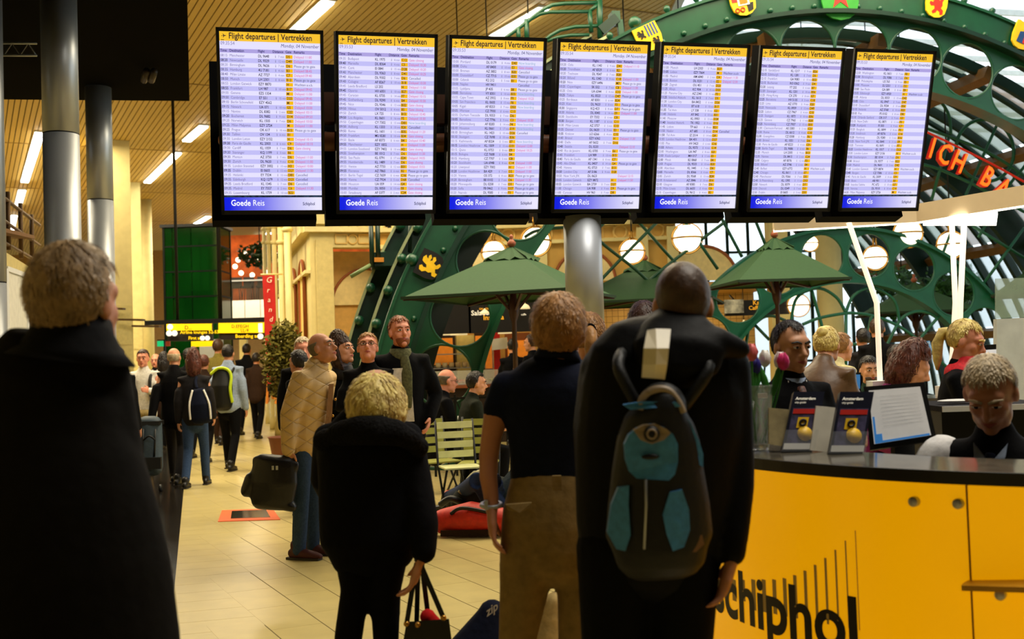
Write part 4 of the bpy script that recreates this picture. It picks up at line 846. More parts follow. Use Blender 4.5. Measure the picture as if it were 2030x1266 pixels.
ROWS = ["""08:15 Manchester|DL 9648|7|D5|D11:00;08:20 Newcastle|DL 9329|12|D49|D11:00;08:20 Birmingham|DL 9626|7|D6|P;08:35 Hamburg|4U 7181|4|B3|D08:45;08:40 Milan Linate|AZ 7727|4|C7|D09:40;08:50 Munich|LH 2301|8|B13|P;08:55 London Gatwick|EZY 8870||H|W;08:55 Frankfurt|LH 987|10|B17|D09:45;09:00 Geneva|EZS 1354||M|D11:00;09:00 Cambridge|E7 551|15|D25|D09:45;09:10 Berlin Schonefeld|EZY 4562||M|D11:00;09:15 Newark|UA 071|10|G5|D10:00;09:15 Nantes|DL 8382|2|C22|D10:15;09:20 Bucharest|DL 9682|9|D14|D09:50;09:20 Norwich|KL 1505|7|D6|D10:00;09:25 Milan Malpensa|EZY 2724||M|D11:00;09:25 Prague|OK 617|10|B15|P;09:30 Tallinn|OV 134|6|B1|;09:30 London Luton|EZY 2152||H|D10:15;09:30 Paris de Gaulle|KL 2003|6|C9|D10:10;09:30 Cardiff|KL 1059|7|D6|G;09:30 Stavanger|KQ 1199|3|B6|;09:30 Menton|AZ 3750|7|D6|D11:00;09:30 Zurich|DL 9620|9|C10|D11:00;09:35 London Stansted|EZY 3002|10|H3|D10:00;09:35 Dublin|EI 0603|13|D27|D11:30;09:35 Helsinki|EY 7324|10|D81|C;09:35 Edinburgh|KQ 1279|12|D23|C;09:35 Leeds Bradford|KL 1545|7|D6|C;09:35 Madrid|EY 7357|2|C6|D11:30;09:35 Luxembourg|KL 1739|10|B22|""",
"""09:35 Budapest|KL 1975|4|C12|G;09:40 Marseille|DL 8364|4|C5|D10:30;09:40 Cork|EI 0841|15|D28|D10:20;09:40 Manchester|DL 9363|8|D41|D10:25;09:40 Aberdeen|DL 9302|7|D6|C;09:40 Cologne|AF 8267|10|B18|D10:30;09:45 Leeds Bradford|LS 202||H|D11:00;09:45 Oporto|HV 6001|10|B27|G;09:45 Curacao|KL 0735|14|F7|D10:15;09:45 Gothenburg|DL 9290|6|B4|D10:30;09:45 Nice|DL 9546|12|B32|G;09:50 Vilnius|OV 5012|4|B5|G;09:50 Zurich|LX 725|8|B13|D10:45;09:50 Los Angeles|KL 0601|16|F5|D10:30;09:50 Copenhagen|CY 7302|15|D81|N;09:50 Aalborg|KL 1333|10|B26|C;09:50 Rome|KL 1601|12|B35|D11:20;09:50 Frankfurt|MU 8281|10|B34|G;09:50 Basle|AF 8373|6|B4|D10:40;09:55 Manchester|EZY 1832||H|D11:00;09:55 London Southend|EZY 7402|10|H2|G;09:55 Southampton|BE 1012|7|D6|D11:30;09:55 Sao Paulo|KL 0791|17|E24|D14:05;09:55 Humberside|KL 1489|7|D6|G;09:55 Venice|AZ 7733|12|B31|D10:55;09:55 Florence|AZ 7865|6|B2|P;09:55 Berlin Tegel|CZ 7659|6|C16|P;09:55 Vienna|CZ 7924|5|D68|C;10:00 Houston|UA 059|14|G4|G;10:00 Mumbai|DL 0050|13|E8|G;10:00 Strasbourg|AF 5377|2|C24|G""",
"""10:00 Portland|DL 0179|4|D43|N;10:00 Doha|AF 8400|10|E3|G;10:00 Bremen|AZ 3852|8|B20|C;10:00 Dusseldorf|CZ 7715|10|B30|P;10:00 Gdansk|K2 212|5|B1|P;10:00 Naples|HV 9411|||C;10:05 Ljubljana|JP 435|6|B8|P;10:05 Barcelona|VY 8301|10|B35|N;10:05 Cape Town|AZ 2932|8|F9|D10:25;10:05 San Francisco|KL 0605|15|F8|N;10:05 Kigali|AF 8253|7|D53|N;10:05 Warsaw|CZ 7930|6|C13|;10:05 Durham Teesside|DL 9353|7|D6|;10:05 Barcelona|CZ 7796|9|C3|D10:30;10:10 Johannesburg|AF 8283|14|F4|N;10:10 Houston|KL 0661|17|E19|N;10:10 Birmingham|KL 1423|10|D26|C;10:10 Stuttgart|CZ 7698|10|B36|;10:15 Kathmandu|AF 8324|5|E7|N;10:15 London Heathrow|KL 1009|10|D31|D12:00;10:15 Quito|KL 0753|8|E9|D10:25;10:15 Bologna|CZ 7608|6|B4|;10:15 Hamburg|CZ 7707|5|C8|;10:20 Stockholm|UA 6948|8|C14|D11:00;10:20 Liverpool|EZY 7002||H|D11:00;10:20 London Heathrow|BA 429|7|D2|D11:00;10:20 Vienna|OS 372|8|B23|P;10:20 Birmingham|BE 0102|7|D6|D11:30;10:20 Minneapolis|DL 0258|7|D3|P;10:20 Sofia|FB 0462|9|D27|P;10:20 Nairobi|DL 9585|11|F3|P""",
"""10:20 Oslo|KL 1143|9|D41|D11:10;10:20 Trondheim|AF 8329|6|B2|;10:20 Toulouse|DL 9547|7|B28|;10:20 Billund|KL 1343|9|C18|D11:00;10:20 Nice|EZY 6496||M7|P;10:25 Copenhagen|SK 552|7|C8|D11:00;10:25 Oslo|UA 6344|4|C12|D11:00;10:25 Tokyo|KL 0523|15|D47|P;10:25 Bordeaux|AF 8301|6|B24|;10:25 Kiev|DL 9623|8|F3|P;10:30 Singapore|KQ 423|8|D7|P;10:30 Atlanta|DL 0043|14|E9|D11:00;10:30 Stockholm|EY 7332|6|C8|;10:30 Bergen|KL 1187|6|C11|;10:30 Milan Linate|AZ 3757|5|C13|;10:35 Denver|DL 0620|9|E3|P;10:35 Krakow|LO 6266|4|C15|;10:40 Bristol|EZY 6362||H|D11:30;10:40 Delhi|AF 0652|7|D16|;10:40 Seattle|DL 0233|||D12:10;10:40 Rio de Janeiro|KL 0705|9|E6|P;10:45 Frankfurt|LH 989|10|B15|;10:45 Paris de Gaulle|AF 1341|8|C7|;10:45 Abu Dhabi|KL 0437|14|G4|P;10:45 Havana|KL 0723|7|E13|;10:50 London City|AF 5186|9|D28|;10:50 New York JFK|DL 0623|||D12:15;10:55 London Gatwick|EZY 8872||H|D11:50;10:55 London Gatwick|BA 2759|7|D27|;11:00 Chicago|UA 908|9|D9|P;11:00 Curacao|HV 963|7|D8|""",
"""11:00 Munich|LH 2303|9|B27|;11:05 Lisbon|EZY 7664||M|W;11:05 Madrid|AM 6840|2|C4|D11:30;11:10 Boston|DL 0231|12|E2|D12:30;11:20 Zagreb|OU 451|7|D23|;11:25 Abuja|KC 904|15|D53|;11:25 Panama City|AZ 2340|11|F3|;11:25 Istanbul Ataturk|KL 1613|7|D5|;11:30 London City|BA 8452|6|D26|;11:30 Riga|BT 618|10|B17|;11:35 Tel Aviv|LY 338|8|G2|;11:40 Helsinki|AY 842|10|B31|;11:40 Moscow|KL 0903|13|D24|;11:40 Istanbul Ataturk|TK 1952|9|D16|;11:45 Lisbon|TP 663|8|B21|;11:50 Nador|AT 685|8|D14|C;11:50 Tel Aviv|IZ 2514|14|G4|;11:55 London Heathrow|BA 431|12|D27|;11:55 Pisa|HV 5423|6|C16|;11:55 Athens|DL 9573|4|C14|;12:00 Washington|UA 947|8|G3|;12:00 Kuala Lumpur|MH 017|11|E5|;12:00 Minsk|B2 0868|7|E4|;12:00 Prague|DL 9533|10|B20|;12:00 Aberdeen|KL 1445|7|D6|;12:05 Marseille|DL 8366|4|C7|;12:05 Zurich|DL 9568|13|B24|;12:10 Kristiansand|AZ 3846|10|B16|;12:10 Glasgow|AF 8385|7|D6|;12:15 Milan Linate|DL 6633|4|C6|;12:15 Copenhagen|DL 9612|4|B2|""",
"""12:15 Sandefjord|KL 1217|9|B26|;12:15 Edinburgh|KL 1281|7|D6|;12:15 Frankfurt|GA 9083|10|B32|;12:15 Bucharest|RO 0362|9|D4|;12:20 Leipzig|Y7 255|6|B7|;12:20 Stavanger|KL 1201|10|B36|;12:25 Hong Kong|CX 270|8|G7|;12:25 Barcelona|HV 5135|5|C18|;12:25 Lima|AZ 3770|9|E20|;12:25 Newcastle|KL 0959|12|D49|;12:25 Lisbon|CZ 7967|4|C15|;12:25 Stuttgart|KL 1873|10|B36|;12:25 Geneva|CZ 7965|11|B28|;12:25 Nuremberg|CZ 7957|15|B30|;12:30 Clermont-Ferrand|A5 3383|2|C21|;12:30 Rome|DL 6612|4|C10|;12:30 Guangzhou|CZ 0308|9|F6|;12:30 Bristol|KL 1051|7|D6|;12:30 Paris de Gaulle|AF 8223|4|C9|;12:30 Berlin Tegel|DL 9686|6|B6|;12:35 Munich|LH 2305|9|B13|;12:35 Nantes|DL 8415|2|C24|;12:35 Calgary|AF 8376|12|F3|;12:35 Billund|AZ 3746|6|B4|;12:40 Belfast|EZY 6772||H|W;12:40 Chicago|KL 0611|10|E7|;12:40 Manchester|DL 9366|7|D5|;12:40 St Petersburg|KL 1395|11|D53|;12:50 Newark|DL 0079|4|D7|;12:50 Detroit|DL 0249|7|D3|;12:50 Dublin|EI 0605|5|D31|""",
"""12:50 Washington|KL 0651|7|F8|;12:50 Birmingham|DL 9386|7|D6|;13:00 Philadelphia|US 765|9|E5|;13:00 Moscow|SU 2551|11|D2|;13:00 Sao Paulo|GA 089|8|E8|;13:05 Edinburgh|EZY 6920||H|W;13:05 Atlanta|DL 0033|10|D42|;13:05 Oslo|KL 0947|9|D47|;13:10 Dusseldorf|DL 9554|10|B36|;13:10 Helsinki|AZ 3768|10|B20|;13:10 Pisa|PS 0102|8|D8|;13:10 Orlando Sanford|OR 317|9|G3|;13:15 New Delhi|KL 0871|11|F3|;13:20 Reykjavik|FI 503|9|C7|;13:20 Bangkok|KL 0899|8|F5|;13:20 Innsbruck|AF 8376|6|C16|;13:20 Hamburg|DL 9280|5|B16|;13:25 New York JFK|KL 0641|11|E9|;13:25 Toronto|KL 0691|12|F7|;13:25 London Heathrow|KL 1017|10|D23|;13:30 London Luton|EZY 2156||H|W;13:30 Southampton|BE 1014|7|D6|;13:30 Bristol|DL 9377|7|B22|;13:30 Madrid|DL 9601|5|D42|;13:40 London Gatwick|EZY 8874||H|W;13:40 Bergen|CZ 7386|10|C5|;13:45 Paris de Gaulle|KL 2009|8|C9|;13:50 Bonn|AB 901|10|B3|;13:55 Istanbul Sabiha|PC 672|10|G7|;13:55 Verona|DL 9310|10|C16|;14:00 Milan Malpensa|EZY 2726||M|W"""]
CLOCK = ['09:35:54', '09:35:53', '09:35:53', '09:35:54', '09:35:54', '09:35:54', '09:35:53']
REM = {'D': 'Delayed %s', 'P': 'Please go to gate', 'G': 'Gate closing', 'N': 'Now boarding', 'C': 'Cancelled', 'W': 'Wachten a.u.b.'}
PH, TAU, SPC = .23858, .27972, .66818
SW_, SH_ = .563, 1.018
mr = Vector((math.cos(PH), math.sin(PH), .00407)).normalized(); mn = mr.cross(Z).normalized(); mu0 = mn.cross(mr) * -1
if mu0.z < 0: mu0 = -mu0
mu = mu0 * math.cos(TAU) + mn * math.sin(TAU); mnn = mr.cross(mu).normalized()
if mnn.dot(mn) < 0: mnn = -mnn
M0 = Vector((-1.35721, 6.40542, 2.89794))
PLANE = [(-.5, .02), (-.1, .06), (-.3, .45), (-.2, .47), (.15, .09), (.42, .12), (.5, .03), (.42, -.04), (.12, -.08), (-.12, -.45), (-.22, -.44), (-.08, -.06), (-.4, -.06), (-.52, -.2), (-.58, -.18)]
WHICH = ['leftmost', 'second', 'third', 'fourth and middle', 'fifth', 'sixth', 'rightmost']
for i in range(7):
    c = M0 + mr * (SPC * i)
    t = empty('departure_screen', c - mu * .55, '%s upright flight departures screen of the row, times from %s' % (WHICH[i], ROWS[i][:5]), 'screen', 'departure screens in a row')
    def P(u, v, e=.0): return c + mr * ((u - .5) * SW_) + mu * ((.5 - v) * SH_) + mnn * e
    def rect(mb, u0, v0, u1, v1, e): mb.add([P(u0, v0, e), P(u0, v1, e), P(u1, v1, e), P(u1, v0, e)], [(0, 1, 2, 3)])
    MB().box(c - mnn * .055, (SW_ + .036, SH_ + .04, .1), mr, mu, mnn).build('cabinet', mat('matt_black_case', (3, 3, 3), .8, spec=.08), t)
    bz = MB()
    for a, b, wd in ((P(-.03, -.01, .003), P(1.03, -.01, .003), .022), (P(-.03, 1.012, .003), P(1.03, 1.012, .003), .024), (P(-.017, -.02, .003), P(-.017, 1.02, .003), .018), (P(1.017, -.02, .003), P(1.017, 1.02, .003), .018)): bz.bar(a, b, wd, .02, mnn)
    bz.build('bezel', BLACK, t)
    L = {}
    def layer(mm): return L.setdefault(mm.name, (MB(), mm))[0]
    def tx(s, u, v, hgt, mm, bold=False, align='L', wsc=.82, slant=0, e=.004):
        put_text(layer(mm), s, lambda p, q: P(p / SW_, v - q / SH_, e), u * SW_, 0, hgt, bold, align, wsc, slant)
    rect(layer(SC_L), 0, 0, 1, 1, .0005)
    rect(layer(SC_Y), 0, 0, 1, .052, .0015)
    rect(layer(SC_H), 0, .094, 1, .115, .0015)
    v0, dv = .118, .0256
    for k, row in enumerate(ROWS[i].split(';')):
        dst, fl, mn_, gate, rem = row.split('|'); va = v0 + k * dv; vb = va + dv * .74
        if k % 2: rect(layer(SC_D), 0, va, 1, va + dv, .001)
        hz = .0215
        tx(dst[:5], .005, vb, hz, TX_G if k % 2 == 0 and i < 3 else TX_K, k % 3 == 1); tx(dst[6:], .095, vb, hz, TX_G)
        tx(fl, .375, vb, hz, TX_K, True)
        if mn_:
            tx('i', .545, vb, hz, TX_K, True); tx(mn_ + ' min', .575, vb, hz * .85, TX_G)
        if gate:
            rect(layer(SC_G), .648, va + .0025, .72, va + dv - .003, .002); tx(gate, .655, vb, hz, TX_K, True, e=.0045)
        if rem:
            s = REM[rem[0]]; s = s % rem[1:] if '%' in s else s
            tx(s, .732, vb, hz, TX_M if rem[0] in 'DG' else TX_T if rem[0] == 'N' else TX_N)
    tx('Flight departures | Vertrekken', .09, .039, .0475, TX_K, True, wsc=.8)
    layer(TX_K).add([P(.045 + p * .045, .024 - q * .022, .004) for p, q in PLANE], [tuple(range(len(PLANE)))]); rect(layer(TX_K), .015, .045, .045, .048, .004)
    tx(CLOCK[i], .008, .073, .028, TX_G); tx('Monday, 04 November', .985, .079, .028, TX_N, align='R', slant=.18)
    for s, u in (('Time', .005), ('Destination', .095), ('Flight', .375), ('Distance', .52), ('Gate', .648), ('Remarks', .732)): tx(s, u, .11, .021, TX_N, True)
    tx('Goede', .065, .973, .05, TX_W, True); tx('Reis', .065 + (text_width('Goede ', .05, True, .82)) / SW_, .973, .05, TX_W); tx('Schiphol', .8, .971, .026, TX_N, True)
    names = {SC_L.name: 'display', SC_Y.name: 'header_band', SC_H.name: 'column_band', SC_D.name: 'row_bands', SC_G.name: 'gate_boxes'}
    disp = None
    for k_, (mb, mm) in L.items():
        o = mb.build(names.get(k_, 'lettering'), mm, t)
        if k_ not in (SC_L.name, SC_Y.name, SC_H.name): o['kind'] = 'stuff'
    fo = MB(); rect(fo, 0, .925, 1, 1, .0025); o = fo.build('footer_band', FOOT, t); at = o.data.attributes.new('grad', 'FLOAT', 'POINT'); at.data.foreach_set('value', [0., 0., 1., 1.])
    st = MB(); rect(st, 0, .913, 1, .925, .0026); st.build('photo_strip', STRIP, t)
    # the twin unit that faces the other way
    bc = c - mn * .45 - mr * .05
    mub = mu0 * math.cos(TAU) - mn * math.sin(TAU); mnb = mr.cross(mub).normalized()
    t2 = empty('rear_screen', bc - mub * .55, 'black back of the screen hung behind the %s departures screen' % WHICH[i], 'screen', 'rear sides of the far-facing screens')
    MB().box(bc - mu0 * .03, (SW_ + .05, SH_ + .06, .1), mr, mub, mnb).build('cabinet', mat('matt_black_case', (3, 3, 3), .8, spec=.08), t2)
    MB().box(bc + mn * .09 + Z * .05, (.3, .3, .08), mr, mu0, mn).build('mount_plate', BLACKM, t2)
hr = empty('screen_rail', M0 + mr * 2 - mn * .17, 'brown steel rail carrying the row of departure screens', 'rail')
ra, rb = M0 - mn * .22 - mr * .25, M0 - mn * .22 + mr * (SPC * 6 + .25)
MB().bar(ra + Z * .14, rb + Z * .14, .1, .18).build('square_beam', mat('brown_steel_beam', (96, 62, 44), .5), hr)
MB().tube([ra - Z * .06, rb - Z * .06], .06, 14, cap=True).build('round_tube', mat('copper_brown_tube', (170, 110, 76), .4), hr)
for k in range(7): MB().box(M0 + mr * (SPC * k) - mn * .155 + Z * .06, (.12, .06, .3), mr, mn).build('clamp', BLACKM, hr)
tcol = D(1164, 400, 9.2)
# ------------------------------------------------------------------ information kiosk
ZC = 2.45
ka, kb, kc = G(1535, 457, ZC), G(1820, 440, ZC), G(2075, 400, ZC)
cp = empty('kiosk_canopy', kb, 'white canopy with glowing edge above the information desk', 'canopy')
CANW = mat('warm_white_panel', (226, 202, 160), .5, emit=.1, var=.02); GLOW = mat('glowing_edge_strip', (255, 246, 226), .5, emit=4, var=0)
kd = kc + Vector((.1, .16, 0)); ke = kb + Vector((.06, .16, 0)); kf = ka + Vector((.02, .14, 0))
pl = [ka, kb, kc, kd, ke, kf]
MB().prism([p + Z * .02 for p in pl], Z * .12).build('roof_panel', CANW, cp)
fs = MB()
for p, q in ((ka, kb), (kb, kc)): fs.bar(p + Z * .07, q + Z * .07, .05, .14)
fs.build('fascia', CANW, cp)
for p, q in ((ka, kb), (kb, kc)): MB().bar(p + Y_ * .03, q + Y_ * .03, .05, .015).build('glow_strip', GLOW, cp)
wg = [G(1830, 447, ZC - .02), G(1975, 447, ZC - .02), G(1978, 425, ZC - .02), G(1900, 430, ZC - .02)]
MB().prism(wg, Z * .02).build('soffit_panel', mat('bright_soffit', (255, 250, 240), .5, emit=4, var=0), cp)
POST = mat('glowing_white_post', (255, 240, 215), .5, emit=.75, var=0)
def kpost(pts, d, base, label):
    t = empty('kiosk_post', D(*pts[-1], d), label, 'post', 'bent white kiosk posts')
    P_ = [D(x, y, d) for x, y in pts]; P_[0].z = ZC + .02
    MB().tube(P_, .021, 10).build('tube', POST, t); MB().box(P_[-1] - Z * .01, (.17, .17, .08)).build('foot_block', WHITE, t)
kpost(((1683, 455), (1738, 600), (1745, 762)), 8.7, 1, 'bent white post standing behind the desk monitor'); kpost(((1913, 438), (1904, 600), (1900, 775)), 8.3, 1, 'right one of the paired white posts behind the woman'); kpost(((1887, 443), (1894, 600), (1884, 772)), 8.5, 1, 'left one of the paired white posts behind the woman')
# front counter, a curved backlit panel
def topz(x, y): return G(x, y, 1.1)
fr_ = [topz(1498, 908), topz(1604, 918), topz(1732, 926), topz(1860, 932), topz(2030, 938)]
cxy = fitc([(p.x, p.y) for p in fr_])
KC = Vector((cxy[0], cxy[1], 0)); KR = cxy[2]
def kang(p): return math.atan2(p.y - KC.y, p.x - KC.x)
an0, an1 = kang(fr_[0]) - .75, kang(fr_[-1]) + .9
if an1 < an0: an1 += 2 * math.pi
def KP(R, a, z): return Vector((KC.x + R * math.cos(a), KC.y + R * math.sin(a), z))
def kstrip(mb, R0, R1, z0, z1, a0, a1, n=40):
    vs = []; f = []
    for k in range(n + 1):
        a = a0 + (a1 - a0) * k / n; vs += [KP(R0, a, z0), KP(R1, a, z0), KP(R1, a, z1), KP(R0, a, z1)]
    for k in range(n): o = 4 * k; f += [(o + i, o + (i + 1) % 4, o + 4 + (i + 1) % 4, o + 4 + i) for i in range(4)]
    f += [(3, 2, 1, 0), (4 * n, 4 * n + 1, 4 * n + 2, 4 * n + 3)]; mb.add(vs, f); return mb
desk = empty('information_desk', KP(KR - .2, (an0 + an1) / 2, 0), 'curved yellow backlit information desk with dark stone top', 'desk')
YP = mat('backlit_yellow_panel', (240, 170, 0), .25, emit=.62, var=.06, scale=1.4, ecol=(240, 166, 0))
# even glow over both panel sections, split at the seam
aseam = kang(topz(1858, 950)); al = 0
for a0, a1 in ((an0, aseam - .002), (aseam + .002, an1)): kstrip(MB(), KR - .05, KR - .03, .06, 1.055, a0, a1).build('yellow_panel', YP, desk)
kstrip(MB(), KR - .09, KR - .052, .03, 1.05, an0, an1).build('inner_carcass', mat('brown_carcass', (60, 40, 10), .7), desk)
kstrip(MB(), KR - .012, KR + .0, 1.06, 1.1, an0, an1).build('top_edge', BLACK, desk)
STONE = mat('polished_grey_stone', (92, 86, 74), .12, var=.3, scale=18, spec=.6)
kstrip(MB(), KR - .42, KR - .01, 1.06, 1.1, an0, an1).build('stone_top', STONE, desk)
kstrip(MB(), KR - .9, KR - .42, .72, .76, an0 + .1, an1).build('work_surface', mat('dark_desk_top', (30, 28, 26), .4), desk)
kstrip(MB(), KR - .44, KR - .42, .76, 1.06, an0, an1).build('riser', BLACK, desk)
kstrip(MB(), KR - .1, KR - .04, 0, .06, an0, an1).build('plinth', BLACK, desk)
kstrip(MB(), KR - .048, KR - .0305, .06, 1.055, aseam - .003, aseam + .003, 1).build('seam_strip', mat('amber_seam', (150, 100, 10), .5), desk)
def on_panel(x, y, e=0.):
    d = ray(x, y); R = KR - .03 + e; o = Vector((CAM.x - KC.x, CAM.y - KC.y)); dd = Vector((d.x, d.y)); a = dd.dot(dd); b = 2 * o.dot(dd); c = o.dot(o) - R * R
    s = (-b - math.sqrt(max(0, b * b - 4 * a * c))) / (2 * a); return CAM + d * s
for x, y in ((1815, 993), (1902, 997), (1985, 1177)):
    p = on_panel(x, y); nrm = Vector((p.x - KC.x, p.y - KC.y, 0)).normalized(); MB().lathe([(.016, 0), (.016, .02), (.012, .026)], p, 20, nrm).build('standoff_bolt', STEEL, desk)
p0_, p1_ = on_panel(1920, 1160), on_panel(2090, 1158); nr = Vector((p0_.x - KC.x, p0_.y - KC.y, 0)).normalized()
MB().prism([p0_, p1_, p1_ + nr * .14, p0_ + nr * .09 + (p1_ - p0_) * .03, p0_ + nr * .05], Z * .016).build('bag_shelf', mat('brown_wood_shelf', (190, 140, 40), .4), desk)
# lettering bent round the panel
INK = mat('dark_navy_print', (14, 10, 22), .5); BARM = mat('grey_print', (120, 96, 40), .5, emit=.22, ecol=(150, 110, 40))
pa, pb = on_panel(1513, 1244), on_panel(1706, 1300); aA, aB = kang(pa), kang(pb)
lz = sum(on_panel(x, y).z for x, y in ((1465, 1231), (1513, 1244), (1582, 1262))) / 3
hx = on_panel(1605, 1156).z - on_panel(1583, 1262).z
fsz = hx / .74
a_l, a_s = kang(on_panel(1705, 1230)), kang(on_panel(1418, 1200))
wtot = (a_l - a_s) * KR; wsc_ = wtot / text_width('schiphol', fsz, True)
ux_ = 0
for ch in 'schiphol':
    lb = MB(); put_text(lb, ch, lambda u, v: KP(KR - .03 + .0015, a_s + u / KR, lz + v), ux_, 0, fsz, 2, wsc=wsc_); lb.build('letter_' + ch, INK, desk); ux_ += text_width(ch, fsz, True, wsc_)
for k in range(13):
    x = 1452 + (1700 - 1452) * k / 12 if k else 1455
    q = on_panel(x, 1150); a = kang(q); wd = .03 * (1 - k / 13.5)
    zt_ = on_panel(x, 1148 - (0 if k < 4 else (k - 4) ** 1.75 * 2.55)).z; zb_ = on_panel(x, (1190 if k < 2 else 1200 + k * 4)).z
    kstrip(MB(), KR - .0305, KR - .029, zb_, zt_, a - wd / KR / 2, a + wd / KR / 2, 1).build('printed_bar', BARM, desk)
# ------------------------------------------------------------------ people
def sstep(a, b, x): t = min(1, max(0, (x - a) / (b - a))); return t * t * (3 - 2 * t)
def rotz(a): return Matrix.Rotation(a, 3, 'Z')
SKIN = [mat('light_skin', (214, 150, 112), .5, var=.06, scale=20), mat('tanned_skin', (190, 128, 94), .5, var=.06, scale=20), mat('rosy_skin', (222, 146, 116), .5, var=.07, scale=20), mat('olive_skin', (200, 144, 108), .5, var=.06, scale=20)]
def cloth(name, rgb, bump=.25, scale=40, rough=.85, var=.15): return mat(name, rgb, rough, var=var, scale=scale, bump=bump, spec=.12)
BLK = cloth('black_wool', (6, 6, 8)); NAVY = cloth('navy_cotton', (17, 22, 40)); DENIM = cloth('blue_denim', (48, 66, 96), .3, 60); PALED = cloth('faded_denim', (116, 140, 172), .3, 60); KHAKI = cloth('khaki_cotton', (140, 116, 72), .3, 30); CHAR = cloth('charcoal_cloth', (34, 32, 34)); DBRN = cloth('dark_brown_cloth', (48, 32, 22)); OLIVE = cloth('olive_cloth', (112, 100, 44)); LBLUE = cloth('pale_blue_shirt', (150, 165, 190)); WSHIRT = cloth('white_shirt', (226, 222, 214), .2); BRLEA = mat('brown_leather', (92, 66, 40), .45, var=.2, scale=14, bump=.4); PURP = cloth('purple_knit', (120, 40, 96))
SHOE = mat('black_shoe_leather', (16, 13, 12), .4, var=.2); WINE = mat('wine_suede_shoe', (66, 20, 20), .7); EYEW = mat('eye_white', (226, 216, 206), .3, var=0); IRIS = mat('dark_iris', (30, 20, 14), .2, var=0); LIP = mat('lip_pink', (176, 88, 76), .5)
def hairm(name, rgb):
    m = mat(name, rgb, .5, var=.35, scale=30, bump=.5)
    return m
H_GREY = hairm('grey_blond_hair', (150, 122, 84)); H_BLOND = hairm('blond_hair', (242, 204, 122)); H_SAND = hairm('sandy_hair', (170, 122, 68)); H_BROWN = hairm('brown_hair', (62, 38, 24)); H_DARK = hairm('dark_hair', (26, 18, 14)); H_GING = hairm('ginger_hair', (140, 78, 34)); H_RED = hairm('reddish_brown_hair', (84, 40, 26)); H_SILV = hairm('silver_hair', (186, 166, 132)); H_STUB = hairm('grey_stubble_hair', (96, 84, 68))
